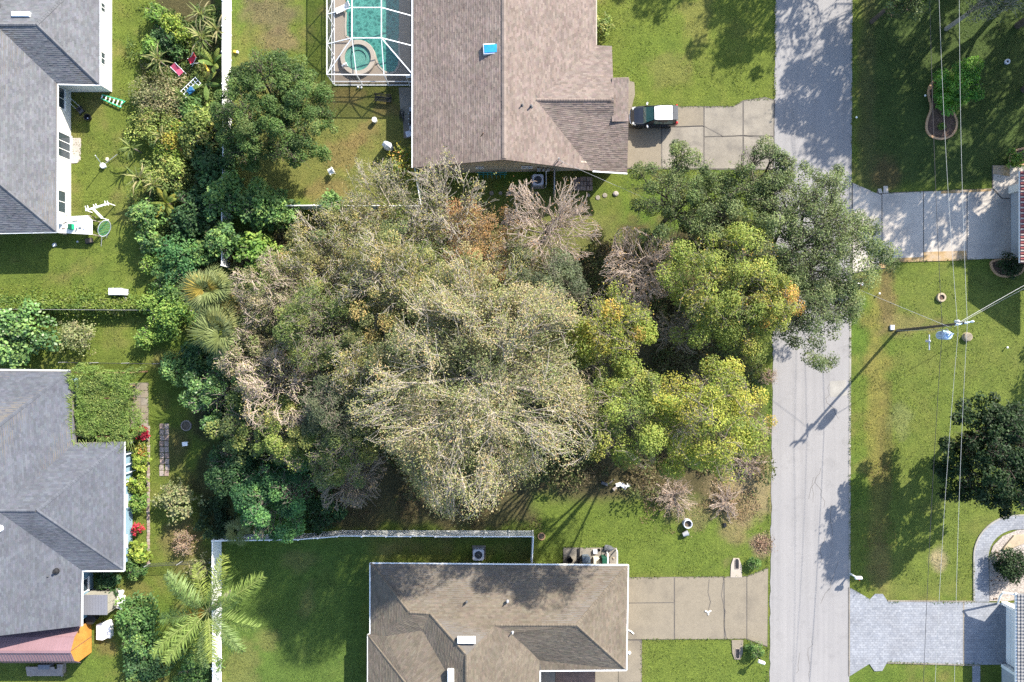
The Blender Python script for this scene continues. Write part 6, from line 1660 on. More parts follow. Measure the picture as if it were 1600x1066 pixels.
# --- the wood in the middle
tree('largest tree in the wood, its tan leafed twigs radiating from the centre', 742, 612, 194, 17.0, 5.0, 'tan', n=(11, 7, 7, 7), dens=150, L=.125, tip=20, tipr=.40, bark='bark_pale', rt=.36, twig_min=.017, spread=.84, low=.3, amp=.08, lobes=8, kd=1.5, rc=(.4, .85), up=.18, outw=1.0, rand=.42, pal_in='tangreen', zin=-.75)
tree('bright yellow green tree right of the large tan tree', 955, 512, 68, 14.0, 3.4, 'yellow', dens=478, L=0.136, kd=1.5, tip=4, rc=(.45, .9))
tree('tall yellow green tree at the lower middle of the wood', 987, 657, 80, 16.0, 4.6, 'yellow2', dens=478, L=0.136, kd=1.5, tip=4, rc=(.5, 1.0), amp=.2)
tree('yellow green tree nearest the road at the lower right of the wood', 1122, 662, 92, 17.0, 4.6, 'yellow', dens=435, L=0.136, kd=1.5, tip=5, rc=(.5, 1.05), amp=.2)
tree('olive yellow tree with orange tips below the big roadside oak', 1140, 455, 100, 13.0, 4.0, 'yellow2', dens=464, L=0.136, kd=1.5, tip=5, pal_tip='orange', rc=(.5, 1.05), amp=.18)
tree('small orange yellow tree leaning toward the road below the oak', 1210, 470, 42, 12.8, 2.6, 'orange', dens=478, L=0.136, tip=5, n=(5, 4, 4), rc=(.4, .75))
tree('big grey green oak hanging over the road', 1243, 403, 158, 11.0, 4.0, 'roadoak', bark='bark_dark', n=(9, 7, 6, 5), dens=471, L=0.136, tip=12, tipr=.36, rc=(.42, .85), kd=2.1, amp=.17, lobes=5, rt=.35, low=.3, base=(1165, 440), spread=.9, outw=.9)
tree('green oak lobe tree at the end of the pink roofed house driveway', 1072, 318, 92, 9.0, 3.2, 'roadoak2', bark='bark_dark', n=(7, 6, 5, 4), dens=406, L=0.136, tip=10, rc=(.4, .8), amp=.2, low=.25)
tree('narrow green oak top reaching toward the concrete driveway', 1195, 270, 52, 10.2, 2.6, 'roadoak', bark='bark_dark', n=(6, 5, 5), dens=435, L=0.136, tip=10, rc=(.4, .75), amp=.2)
tree('bare pinkish tree standing between the oak and the yellow tree', 1007, 416, 64, 8.5, 2.6, 'rust', bark='bark_pink', n=(9, 6, 5, 5), dens=0, tip=1, L=.12, rt=.16, twig_min=.02, up=.2, outw=1.0)
tree('bare pale tree with open twigs over the grass gap behind the house', 858, 352, 82, 8.5, 2.4, 'rust', bark='bark_pink', n=(8, 6, 5, 5), dens=0, tip=1, L=.11, rt=.16, twig_min=.02, up=.2, outw=1.1)
tree('nearly bare pale tree at the corner of the weathered fence', 690, 322, 88, 8.5, 3.0, 'olive', bark='bark_pale', n=(8, 6, 6, 4), dens=6, tip=3, L=.15, rt=.18, twig_min=.02, up=.45, outw=.8)
tree('sparse pale twigged tree over the weathered fence, left of the bare one', 600, 312, 80, 7.5, 2.6, 'olive', bark='bark_pale', n=(8, 6, 5, 4), dens=10, tip=3, L=.14, rt=.12, twig_min=.011, low=.1)
tree('small bare grey tree in the dark gap of the wood', 1062, 512, 46, 7.0, 2.2, 'rust', bark='bark_grey', n=(7, 5, 5, 3), dens=0, tip=0, rt=.12, twig_min=.013)
tree('rust coloured tree beside the bare tree behind the pink house', 742, 388, 78, 8.0, 2.8, 'rust', n=(7, 6, 5, 4), dens=218, L=0.112, tip=10, rc=(.4, .8), bark='bark_grey')
tree('dull dark green tree between the bare tree and the tan tree', 858, 445, 64, 9.5, 3.0, 'dull', dens=435, L=0.120, tip=8, rc=(.4, .85))
tree('olive green tree on the upper side of the tan tree', 612, 440, 92, 11.5, 3.2, 'olive', n=(8, 6, 5, 4), dens=276, L=0.116, tip=12, bark='bark_pale', rc=(.4, .85), twig_min=.02)
tree('olive tree with tan twigs above the largest tree', 742, 470, 88, 14.5, 3.0, 'tan', n=(8, 6, 5, 4), dens=188, L=0.116, tip=14, bark='bark_pale', rc=(.4, .8), twig_min=.02, pal_tip='olive')
tree('tangled olive tree near the fence corner at the upper left of the wood', 505, 400, 82, 8.0, 2.8, 'olive', n=(8, 6, 5, 4), dens=188, L=0.116, tip=10, bark='bark_pale', rc=(.35, .8), twig_min=.02)
tree('half bare olive tree beside the fan palms', 425, 455, 70, 8.0, 2.6, 'brownweed', n=(8, 6, 5, 4), dens=188, L=0.116, tip=9, bark='bark_pink', rc=(.35, .75), twig_min=.02)
tree('dark olive green tree on the left side of the tan tree', 505, 510, 84, 10.5, 3.2, 'olivegreen', n=(8, 6, 5, 4), dens=334, L=0.120, tip=9, bark='bark_grey', rc=(.4, .85))
tree('bare tan tree with pinkish limbs at the left of the wood', 436, 610, 74, 9.0, 2.8, 'tan', n=(8, 6, 5, 5), dens=20, L=0.128, tip=4, bark='bark_pink', rt=.16, twig_min=.022, up=.2, outw=1.0)
tree('dull green tree in the shadowed gap left of the tan tree', 530, 640, 66, 10.5, 2.8, 'dull', n=(7, 5, 5, 4), dens=348, L=0.120, tip=8, rc=(.4, .8))
tree('light green tree at the lower left of the wood', 452, 680, 58, 8.5, 2.8, 'weed', n=(6, 5, 5, 3), dens=435, L=0.128, tip=6, rc=(.4, .8))
tree('mid green tree between the light green tree and the tan tree', 528, 705, 62, 10.0, 2.8, 'olivegreen', n=(6, 5, 5, 4), dens=392, L=0.128, tip=6, rc=(.4, .8))
tree('bare grey tree drooping over the dark lawn below the wood', 540, 745, 60, 8.0, 2.4, 'olive', n=(8, 6, 5, 4), dens=7, L=0.112, tip=1, bark='bark_grey', rt=.13, twig_min=.02, up=.0, outw=1.1)
tree('lush blue green tree at the lower left corner of the wood', 432, 772, 80, 6.5, 2.8, 'lush', n=(7, 5, 5, 3), dens=377, L=0.192, tip=5, rc=(.5, .95), base_off=(.3, 1.0))
tree('half bare twiggy tree beside the lower fan palm', 392, 560, 58, 7.5, 2.4, 'brownweed', n=(7, 6, 5, 4), dens=87, L=0.144, tip=6, bark='bark_pink', rc=(.35, .7), twig_min=.02)
tree('dark green tree left of the bare tan tree', 335, 612, 52, 6.0, 2.4, 'glossgreen', n=(6, 5, 4), dens=246, L=0.192, tip=5, rc=(.4, .8), mat='gloss_leaf')
tree('yellow green broad tree at the left edge above the lush tree', 385, 665, 52, 7.0, 2.4, 'olivegreen', n=(6, 5, 4), dens=232, L=0.192, tip=5, rc=(.4, .8))
tree('dark green tree in the shade at the left edge of the wood', 362, 735, 44, 5.0, 2.0, 'dark', n=(6, 4, 4), dens=246, L=0.192, tip=5)
tree('thin green tree poking out at the top edge of the wood', 655, 368, 50, 7.5, 2.4, 'weed', n=(6, 5, 5), dens=87, L=0.144, tip=6, bark='bark_pale')
tree('low green tree filling the gap between the yellow tree and the tan tree', 905, 570, 48, 8.0, 2.6, 'olivegreen', n=(6, 5, 4), dens=377, L=0.120, tip=6, rc=(.35, .7))
tree('grey olive tree between the tan tree and the bare tan tree', 560, 575, 64, 11.0, 2.8, 'olive', n=(7, 5, 5, 4), dens=290, L=0.116, tip=9, bark='bark_pale', rc=(.35, .75), twig_min=.016)
tree('olive green tree in the middle of the upper wood', 668, 418, 60, 8.6, 2.6, 'olivegreen', n=(7, 5, 5, 4), dens=304, L=0.116, tip=8, bark='bark_pale', rc=(.35, .75))
tree('greenish tan tree beside the fence at the top of the wood', 560, 352, 62, 7.2, 2.4, 'olive', n=(7, 6, 5, 4), dens=160, L=0.112, tip=9, bark='bark_pale', rc=(.35, .7), twig_min=.016)
tree('tan olive tree between the rust tree and the grass gap', 800, 405, 48, 8.0, 2.4, 'olive', n=(7, 5, 5, 3), dens=174, L=0.112, tip=9, bark='bark_pale', rc=(.35, .7))
# --- garden trees
tree('round dark green oak inside the white vinyl fence', 421, 172, 101, 7.6, 3.4, 'oak', bark='bark_dark', n=(8, 6, 5, 4), dens=609, L=0.152, tip=6, rc=(.35, .75), amp=.05, lobes=7, rt=.22, kd=2.6, low=.12)
tree('dark glossy magnolia on the lawn at the right edge', 1572, 714, 96, 9.2, 3.8, 'magnolia', bark='bark_dark', n=(8, 6, 5, 4), dens=406, L=0.216, tip=5, rc=(.4, .8), amp=.07, lobes=6, kd=2.2, rt=.25, low=.35)
for k, (gx_, gy_, rr_, tt, lb) in enumerate(((1215, -250, 70, 12, 'tall dark tree beyond the lawn above the concrete driveway'), (1345, -160, 80, 12, 'tall oak beyond the top edge beside the road'), (1480, -105, 80, 12.5, 'dense oak just beyond the top edge right of the road'), (1600, -30, 88, 13, 'tall oak with grey foliage at the upper right corner'), (1735, -10, 90, 12.5, 'big oak beyond the upper right corner'), (1600, -190, 95, 13, 'dense tree standing behind the upper right oaks'), (1720, 150, 80, 11.5, 'oak beyond the right edge above the red tiled house'), (1600, 140, 78, 12.5, 'wide oak beyond the right edge above the upper curbed bed'), (1500, -20, 60, 13, 'slim oak beyond the top edge above the guitar shaped bed'), (1590, 40, 60, 14, 'tallest oak beyond the upper right corner'), (1790, -150, 70, 12.5, 'outermost oak beyond the upper right corner'), (1745, 505, 60, 8.5, 'round tree beyond the right edge below the red tiled house'))):
    zc_ = tt - 3.6; f = H / (H - zc_ - 1.6)
    tree(lb, 800 + (gx_ - 800) * f, 533 + (gy_ - 533) * f, rr_ * f, tt, 3.6, 'roadoak2' if k != 3 else 'roadoak', bark='bark_dark', n=(7, 5, 5, 3), dens=52, L=.32, tip=2, tipL=.26, rc=(.5, 1.0), amp=.25, low=.35, rt=.3, kd=.45 if k != 8 else .28)
tree('green tree edge hanging into the picture above the guitar shaped bed', 1432, -28, 46, 8.0, 2.4, 'roadoak2', bark='bark_dark', n=(6, 5, 5), dens=230, L=.18, tip=5, rc=(.35, .7))
tree('grey twigged tree edge at the upper right corner', 1578, -26, 50, 9.0, 2.4, 'dull', bark='bark_pale', n=(7, 5, 5, 4), dens=60, L=.16, tip=5, rc=(.35, .7))
# --- shrubs and plants
B = 'broad leaved shrubs along the white fence'
shrub('lush broad leaved shrub hiding the middle of the white fence', 352, 305, 36, 3.4, 'broad', L=.28, name='shrub', dens=200)
shrub('broad leaved green shrub just right of the fence gap, near the oak shade', 410, 320, 38, 3.4, 'broad', L=.28, dens=210)
shrub('green leafy shrub rising over the weathered fence top', 438, 332, 22, 3.2, 'broad', L=.27, dens=210)
shrub('broad leaved shrub over the lower end of the white fence', 345, 374, 27, 3.2, 'broad', L=.27, dens=210)
shrub('light green shrub left of the lower fence end', 312, 394, 22, 2.6, 'broad', L=.32, dens=140)
shrub('yellowish green shrub right of the lower fence end', 396, 392, 34, 3.0, 'bright', L=.32, dens=140)
shrub('small green shrub leaning over the weathered fence', 515, 320, 20, 2.8, 'broad', L=.28, dens=150)
shrub('dark shrub in the oak shade beside the fence', 335, 250, 34, 2.4, 'dark', L=.3, dens=140)
shrub('shaded tall shrub between the oak and the overgrown yard', 318, 200, 38, 2.8, 'weed', L=.24)
shrub('round yellow green shrub at the upper end of the overgrown yard', 242, 19, 17, 1.7, 'bright', L=.18)
shrub('bright lumpy shrub below the uppermost round shrub', 268, 36, 17, 1.8, 'lime', L=.18); shrub('lime green shrub beside the spiky plants near the crate', 284, 55, 15, 1.6, 'lime', L=.18)
shrub('dark leafy shrub behind the pale crate', 255, 62, 24, 1.4, 'dark', L=.2)
shrub('green shrub among the spiky plants, near the red chairs', 276, 78, 14, 1.1, 'glossgreen', L=.2)
shrub('light green shrub with the left spiky plant on its edge', 238, 76, 20, 1.5, 'bright', L=.2)
shrub('brownish dry weed mound below the red chairs', 250, 152, 42, 1.6, 'brownweed', L=.16, tip=9)
shrub('pale green weedy mound below the brownish mound', 238, 195, 36, 1.6, 'weed', L=.17, tip=8)
shrub('yellow green weed clump beside the dark gap in the overgrown yard', 275, 222, 36, 1.7, 'croton', L=.2, tip=6)
shrub('weed clump at the middle of the overgrown yard', 262, 268, 38, 1.6, 'weed', L=.2)
shrub('dark weed clump left of the oak', 296, 172, 24, 1.4, 'glossgreen', L=.22)
shrub('dark shrub below the yellow plant', 300, 335, 40, 2.0, 'dark', L=.26, dens=160)
shrub('tall green shrub shading the left lawn', 226, 335, 24, 2.8, 'broad', L=.24); shrub('lower green shrub of the pair shading the left lawn', 229, 372, 20, 2.2, 'broad', L=.24)
shrub('small round light green shrub on the left lawn edge', 232, 411, 15, 1.6, 'bright', L=.18)
shrub('dense dark green shrub above the fan palm', 280, 405, 38, 2.4, 'lush', L=.22, dens=190)
shrub('green shrub beside the fan palm', 265, 448, 34, 2.2, 'glossgreen', L=.22, dens=190)
shrub('bushy green mass at the right end of the vine fence', 262, 484, 40, 2.0, 'bright', L=.2, zr=1.0)
shrub('big glossy dark green bush at the left edge above the blue house', 22, 524, 46, 3.2, 'glossgreen', L=.3, mat='gloss_leaf', dens=170)
shrub('pale sparse bush below the vine fence', 118, 524, 30, 2.0, 'paleshrub', L=.16, dens=130, tip=8)
shrub('small yellow green bush below the vine fence', 226, 527, 19, 1.6, 'bright', L=.18, dens=170)
shrub('round green shrub at the top of the dark side lawn', 273, 576, 24, 2.2, 'broad', L=.22)
shrub('shaded green shrub beneath the lower fan palm', 318, 560, 34, 2.2, 'dark', L=.24)
shrub('pale spiky shrub in the lower side lawn', 279, 783, 36, 1.9, 'paleshrub', L=.22, dens=60, tip=14, n=(10, 6, 4), bark='bark_pale')
shrub('bare round twig shrub on the dry patch of the side lawn', 288, 848, 24, 1.2, 'dry', L=.12, dens=20, tip=5, n=(9, 6, 5), bark='bark_pink')
shrub('red leafed plant at the top of the blue house flower bed', 221, 678, 11, 1.1, 'red', L=.22, name='plant', cat='plant')
shrub('orange and green croton below the red leafed plant', 218, 700, 13, 1.1, 'croton', L=.18, name='plant', cat='plant')
shrub('green croton with yellow tips in the middle of the flower bed', 219, 722, 15, 1.2, 'lime', L=.2, name='plant', cat='plant')
shrub('yellow green plant above the lower bright green plant in the flower bed', 213, 757, 15, 1.3, 'lime', L=.2, name='plant', cat='plant')
shrub('bright green plant above the red flowers in the flower bed', 214, 786, 14, 1.2, 'bright', L=.2, name='plant', cat='plant')
shrub('red flowering plant near the lower end of the flower bed', 214, 826, 9, .9, 'flower', L=.14, name='plant', cat='plant')
shrub('large leaved yellow green plant at the end of the flower bed', 217, 864, 17, 1.4, 'lime', L=.36, dens=90, name='plant', cat='plant')
shrub('dark green shrub at the corner of the blue house', 212, 886, 18, 1.3, 'glossgreen', L=.2)
shrub('shaded green shrub under the blue house eave', 166, 908, 20, 1.2, 'dark', L=.24)
shrub('dark green shrub left of the feathery palm', 215, 965, 36, 2.4, 'glossgreen', L=.24, dens=170); shrub('round light topped shrub below the dark one, left of the feathery palm', 212, 1008, 24, 2.4, 'broad', L=.2)
shrub('dark shrub at the foot of the feathery palm', 225, 1040, 34, 1.8, 'dark', L=.24); shrub('green shrub at the lower edge, beside the lower white fence', 305, 1048, 32, 1.8, 'glossgreen', L=.22)
shrub('weedy shrub at the lower picture edge left of the palm', 215, 1070, 30, 1.6, 'weed', L=.2); shrub('dry twiggy weeds between the palm and white fence', 312, 890, 22, 1.4, 'brownweed', L=.14, tip=9, dens=60)
shrub('round bright green bush in the guitar shaped bed', 1503, 128, 37, 2.6, 'vivid', L=.18, dens=620, mat='leaf')
shrub('green bush in the curbed bed at the upper right edge', 1594, 246, 15, 1.4, 'bright', L=.2)
shrub('dark round bush in the curbed bed below the pale driveway', 1582, 416, 18, 1.5, 'magnolia', L=.15, dens=620, rc=(.3, .5))
shrub('dark round bush in the white gravel bed', 1588, 884, 27, 1.7, 'magnolia', L=.16, dens=620, rc=(.45, .7))
shrub('small round bush beside the upper culvert end', 1179, 881, 9.5, .9, 'glossgreen', L=.13, dens=420); shrub('small round bush beside the white mailbox on the dark post', 1181, 1016, 13, 1.1, 'glossgreen', L=.13, dens=420)
shrub('tiny plant inside the guitar shaped bed', 1473, 197, 6, .5, 'bright', L=.14, name='plant', cat='plant')
shrub('shrub peeping out beside the pink house at the top edge', 940, 40, 20, 1.4, 'weed', L=.2)
shrub('leafy shrub at the corner of the pink roofed house', 634, 252, 30, 2.0, 'croton', L=.2, dens=60, tip=8, bark='bark_pale')
shrub('green shrub growing over the fence near the lush tree', 438, 825, 22, 2.4, 'bright', L=.22)
shrub('dark green shrub by the fence under the bare grey tree', 500, 800, 32, 2.0, 'dark', L=.22)
for k, (px, py, r_, hh, lb) in enumerate(((1184, 672, 24, 1.2, 'tan dry brush at the road edge beside the yellow green tree'), (1172, 725, 34, 1.0, 'wide pinkish dry brush on the grass near the road'), (1135, 785, 34, .8, 'lowest tan dry brush on the sunny lawn near the road'), (1055, 775, 40, 1.6, 'grey twiggy brush under the yellow green trees'), (1200, 590, 14, 1.0, 'pinkish dry twigs at the road edge under the oak'))):
    shrub(lb, px, py, r_ * 1.35, hh * .75, 'dry', L=.10, dens=5, tip=1, n=(13, 9, 6), amp=.35, zr=hh * .3, bark='bark_pink', name='dry_brush', mat='dry_leaf')
# leaf pile
t = thing('leaf_pile', 'small pile of dry leaves at the edge of the road', 'leaf pile', G(1192, 850))
N = 700; pp_ = np.zeros((N, 3)); pp_[:, :2] = np.array(G(1192, 850)) + rng.normal(size=(N, 2)) * np.array([.42, .36]); pp_[:, 2] = .03 + .14 * np.exp(-((pp_[:, 0] - G(1192, 0)[0]) ** 2 + (pp_[:, 1] - G(0, 850)[1]) ** 2) / .3) * rng.random(N)
leaf_mesh('leaves', pp_, rng.uniform(.1, .2, N), rng.uniform(.06, .1, N), rng.normal(size=(N, 3)) + np.array([0, 0, 1.5]), palette(PAL['dry'] + [(.12, .08, .06, 3)], N), M['dry_leaf'], t, 'stuff')
# --- vine covered pergola
t = thing('vine_pergola', 'pergola buried under green vines beside the slate roof', 'pergola', G(165, 632))
c0 = P(112, 575, 2.5); c1 = P(213, 690, 2.5)
for a in (c0[0] + .5, c1[0] - .4):
    for b in (c1[1] + .4, c0[1] - .4): MB().bar((a, b, 0), (a, b, 2.3), .12, .12).build('post', 'wood_brown', t)
for b in np.linspace(c1[1] + .4, c0[1] - .4, 6): MB().bar((c0[0] + .2, b, 2.36), (c1[0] - .2, b, 2.36), .07, .14).build('beam', 'wood_brown', t)
N = 26000
u_, v_ = rng.random(N), rng.random(N)
ex = .9 * (fbm(v_ * 9, u_ * 0 + 3) - .5) * 2
X_ = c0[0] + (c1[0] - c0[0]) * u_ + np.where(u_ < .1, ex, 0) + np.where(u_ > .9, ex, 0); Y_ = c1[1] + (c0[1] - c1[1]) * v_ + np.where((v_ < .1) | (v_ > .9), 1.3 * (fbm(u_ * 9, v_ * 0 + 8) - .5), 0)
hgt = fbm(X_ * .9 + 50, Y_ * .9 + 50, 3)
edge_ = np.minimum(np.minimum(u_, 1 - u_), np.minimum(v_, 1 - v_))
Z_ = 2.45 + hgt * .7 - rng.random(N) ** 2 * .9 - np.clip(.06 - edge_, 0, 1) * 9
pp_ = np.stack([X_, Y_, np.maximum(Z_, .4)], 1)
kk = rng.integers(0, 1, N)
cl = np.array([(.15, .225, .05), (.115, .18, .045), (.20, .25, .07), (.08, .13, .035)])
ci = np.clip((fbm(X_ * 1.3, Y_ * 1.3, 2) * 4.6 - .6 + rng.normal(size=N) * .7).astype(int), 0, 3)
kp = hgt + rng.normal(size=N) * .05 > .29
pp_, ci = pp_[kp], ci[kp]; N = len(pp_)
leaf_mesh('foliage', pp_, rng.uniform(.12, .28, N), rng.uniform(.04, .08, N), rng.normal(size=(N, 3)) * .6 + np.array([.1, .1, .8]), cl[ci] * rng.uniform(.65, 1.4, (N, 1)), M['leaf'], t)
# trailing shoots
M['leaf_stem'] = surf('green shoot', (.14, .19, .05), .2, 2, .7)
p0 = []; p1 = []
for k in range(150):
    s = rng.random(); side = rng.integers(0, 3)
    a = {0: (c0[0], c1[1] + (c0[1] - c1[1]) * s), 1: (c0[0] + (c1[0] - c0[0]) * s, c1[1]), 2: (c0[0], c1[1] + (c0[1] - c1[1]) * s)}[int(side)]
    d = (-1, rng.normal() * .5) if side != 1 else (rng.normal() * .5, -1); l_ = rng.uniform(.3, 1.0)
    p0.append((a[0] + .2 * -d[0], a[1] + .2 * -d[1], 2.75)); p1.append((a[0] + d[0] * l_, a[1] + d[1] * l_, 2.78 + rng.uniform(-.05, .15)))
tubes_mesh('shoot', np.array(p0), np.array(p1), np.full(150, .02), np.full(150, .008), M['leaf_stem'], t)['kind'] = 'stuff'
# vines on the chain link fence
t = thing('vine', 'green vines smothering the chain link fence on the left', 'vine', G(130, 483))
N = 15000; px_ = rng.uniform(-20, 305, N); wd = 6 + 9 * fbm(px_ * .03, px_ * 0 + 2, 3); py_ = 481 + rng.normal(size=N) * wd * np.where(rng.random(N) < .5, 1, .55) - 5
xy = np.stack([(px_ - 800) * S, (533 - py_) * S], 1); zz = np.clip(1.25 - np.abs(py_ - 481) / 15 * rng.uniform(.3, 1.4, N), .04, 1.4) * rng.uniform(.6, 1.05, N)
ci = np.clip((fbm(px_ * .06, py_ * .1, 3) * 5 - .8 + rng.normal(size=N) * .6).astype(int), 0, 3); cl = np.array([(.09, .15, .035), (.14, .20, .04), (.19, .24, .05), (.17, .19, .08)])
leaf_mesh('foliage', np.concatenate([xy, zz[:, None]], 1), rng.uniform(.10, .24, N), rng.uniform(.08, .15, N), rng.normal(size=(N, 3)) * .6 + np.array([0, .1, .8]), cl[ci] * rng.uniform(.7, 1.25, (N, 1)), M['leaf'], t)
tubes_mesh('stem', np.array([(G(k * 12, 484)[0], G(0, 484)[1], 0.0) for k in range(26)]), np.array([(G(k * 12 + 4, 484)[0], G(0, 482)[1], 1.2) for k in range(26)]), np.full(26, .015), np.full(26, .008), M['bark_grey'], t)['kind'] = 'stuff'

# --- palms, bananas, strap leaved plants: every frond or large leaf is a part
def leafpoly_mesh(name, quads, cols, mat):
    v = [p for q in quads for p in q]; st = np.arange(len(quads)) * 4
    return raw_mesh(name, v, np.arange(len(v)), st, mat, np.array(cols))
def fan_frond(c0_, yel=0.0):
    quads = []; cols = []
    pl = 1.0
    for i in range(8):
        a, b = i / 8, (i + 1) / 8; za, zb = .35 * math.sin(a * 1.6), .35 * math.sin(b * 1.6)
        quads.append(((a * pl, -.02, za), (b * pl, -.018, zb), (b * pl, .018, zb), (a * pl, .02, za))); cols.append((.16, .19, .06))
    zb = .35
    for k in range(30):
        a = math.radians(-118 + 236 * k / 29) + rng.normal() * .03; l_ = (1.0 + .25 * math.cos(a)) * rng.uniform(.88, 1.08); c_, s_ = math.cos(a), math.sin(a)
        w_ = .05; col = np.array(c0_) * rng.uniform(.75, 1.3); px0 = (pl, 0, zb)
        m1 = (pl + c_ * l_ * .55, s_ * l_ * .55, zb + .03 + .05 * (k % 2)); e1 = (pl + c_ * l_, s_ * l_, zb - .22 - .1 * rng.random())
        quads.append((px0, (m1[0] + s_ * w_, m1[1] - c_ * w_, m1[2]), m1, (m1[0] - s_ * w_, m1[1] + c_ * w_, m1[2] - .03))); cols.append(col)
        quads.append(((m1[0] + s_ * w_, m1[1] - c_ * w_, m1[2]), (e1[0] + s_ * .008, e1[1] - c_ * .008, e1[2]), (e1[0] - s_ * .008, e1[1] + c_ * .008, e1[2]), (m1[0] - s_ * w_, m1[1] + c_ * w_, m1[2] - .03))); cols.append(col * rng.uniform(.9, 1.25))
    return leafpoly_mesh('frond', quads, cols, M['leaf'])
def feather_frond(c0_, Lf=5.2, n=58, hang=1.15):
    quads = []; cols = []
    def pt(t): return np.array((Lf * (t - .12 * t ** 3), 0, 1.25 * t * (1.25 - t * 1.45)))
    for i in range(14):
        a, b = pt(i / 14), pt((i + 1) / 14); w_ = .035 * (1 - i / 16)
        quads.append((a + (0, -w_, 0), b + (0, -w_ * .9, 0), b + (0, w_ * .9, 0), a + (0, w_, 0))); cols.append((.22, .24, .09))
    for k in range(n):
        t = .14 + .85 * k / n; a = pt(t); l_ = .95 * math.sin(math.pi * (.15 + .8 * t)) ** .6 * rng.uniform(.7, 1.15)
        for s in (-1, 1):
            d = np.array((.55 + rng.normal() * .18, s * .8, .05 + rng.normal() * .35)); d /= np.linalg.norm(d); mid = a + d * l_ * .55; e_ = a + d * l_ + np.array((0, 0, -l_ * .45 * hang * rng.uniform(.6, 1.3))); w_ = np.array((.024, -s * .01, .0)); col = np.array(c0_) * rng.uniform(.7, 1.35)
            quads.append((a - w_ * .5, mid - w_, mid + w_, a + w_ * .5)); cols.append(col); quads.append((mid - w_, e_ - w_ * .2, e_ + w_ * .2, mid + w_)); cols.append(col * 1.1)
    return leafpoly_mesh('frond', quads, cols, M['leaf'])
def strap_leaf(c0_, Lf=1.1, w_=.05, arch=.5):
    quads = []; cols = []; n = 6
    for i in range(n):
        def pt(t): return (Lf * t * .9, arch * 1.6 * t * (1.15 - t) * Lf)
        a, b = pt(i / n), pt((i + 1) / n); wa, wb = w_ * (1 - (i / n) ** 3), w_ * (1 - ((i + 1) / n) ** 3) + .003
        quads.append(((a[0], -wa, a[1]), (b[0], -wb, b[1]), (b[0], 0, b[1] - wb * .3), (a[0], 0, a[1] - wa * .3))); quads.append(((a[0], 0, a[1] - wa * .3), (b[0], 0, b[1] - wb * .3), (b[0], wb, b[1]), (a[0], wa, a[1])))
        k = np.array(c0_) * (rng.uniform(.9, 1.1)); cols += [k, k * 1.12]
    return leafpoly_mesh('leaf', quads, cols, M['leaf'])
def blade_leaf(c0_, Lf=1.9, w_=.26):
    quads = []; cols = []; n = 12
    for i in range(n):
        def pt(t): return np.array((Lf * t * .92, 0, .9 * t * (1.25 - t * 1.15)))
        def ww(t): return w_ * max(.03, math.sin(math.pi * min(1, max(.0, (t - .12) / .9))) ** .6) if t > .12 else .025
        a, b = pt(i / n), pt((i + 1) / n); wa, wb = ww(i / n), ww((i + 1) / n)
        for s in (-1, 1):
            q = [a, b - (0.03 if i > 2 else 0, 0, 0), b + (0.0, s * wb, -wb * .35), a + (.02, s * wa, -wa * .35)]
            quads.append(tuple(tuple(x) for x in (q if s > 0 else q[::-1]))); cols.append(np.array(c0_) * rng.uniform(.8, 1.2))
    return leafpoly_mesh('leaf', quads, cols, M['leaf'])
def palm(name, label, px, py, z, meshes, count, pitch, trunk_r, scale=(.85, 1.15), cat='palm tree', part='frond', trunk=True, yaw0=0.0, lean=(0, 0)):
    x, y, _ = P(px, py, z); t = thing(name, label, cat, (x + lean[0], y + lean[1], 0))
    if trunk:
        n = 9; pts = [(lerp * -lean[0], lerp * -lean[1], z * lerp) for lerp in [i / n for i in range(n + 1)]]
        MB().tube(pts, [trunk_r * (1.15 if i % 2 else 1.0) for i in range(n + 1)], 9).build('trunk', 'bark_grey', t, local=True)
    for k in range(count):
        me = meshes[k % len(meshes)] if not callable(meshes) else meshes(k)
        o = put(part, me, t, (-lean[0], -lean[1], z + rng.uniform(-.05, .12)))
        o.rotation_euler = (rng.normal() * .32, -math.radians(rng.uniform(*pitch)), yaw0 + k * 2.39996 + rng.normal() * .3)
        s = rng.uniform(*scale); o.scale = (s, s, s)
    return t
ff = [fan_frond((.17, .205, .075)), fan_frond((.20, .225, .095)), fan_frond((.14, .175, .065)), fan_frond((.18, .21, .08)), fan_frond((.22, .23, .085)), fan_frond((.30, .235, .055))]
palm('fan_palm', 'fan palm with yellowing fronds at the end of the white fence', 333, 455, 4.6, ff, 28, (-25, 60), .17, (.85, 1.3))
ff2 = ff[:5]
palm('fan_palm', 'green fan palm below the yellowing fan palm', 352, 520, 5.0, ff2, 30, (-20, 60), .17, (.9, 1.35))
palm('fan_palm', 'small fan palm in the shade above the dry twig shrub, beside the wood', 372, 828, 1.6, ff2, 9, (0, 50), .1, (.5, .7))
qf = [feather_frond((.17, .235, .06)), feather_frond((.13, .20, .06)), feather_frond((.16, .22, .085)), feather_frond((.21, .26, .06))]
qp = palm('feather_palm', 'large feathery palm arching over the lower white fence', 325, 955, 4.4, qf, 17, (-18, 34), .16, (.86, 1.08), yaw0=.35)
o = put('frond', feather_frond((.38, .20, .03), 3.6), qp, (0, 0, 3.9)); o.rotation_euler = (.2, .45, math.radians(205)); o['label'] = 'orange dead frond'
bl = [blade_leaf((.13, .20, .05)), blade_leaf((.19, .23, .05)), blade_leaf((.27, .26, .05))]
palm('banana_plant', 'banana plant with tattered leaves beside the white fence and red chair', 336, 104, .9, bl[:2], 7, (10, 60), .08, (.8, 1.1), 'plant', 'leaf')
palm('banana_plant', 'yellow leaved banana plant in the overgrown yard', 262, 318, .8, [bl[1], bl[2]], 9, (0, 45), .08, (.75, 1.0), 'plant', 'leaf')
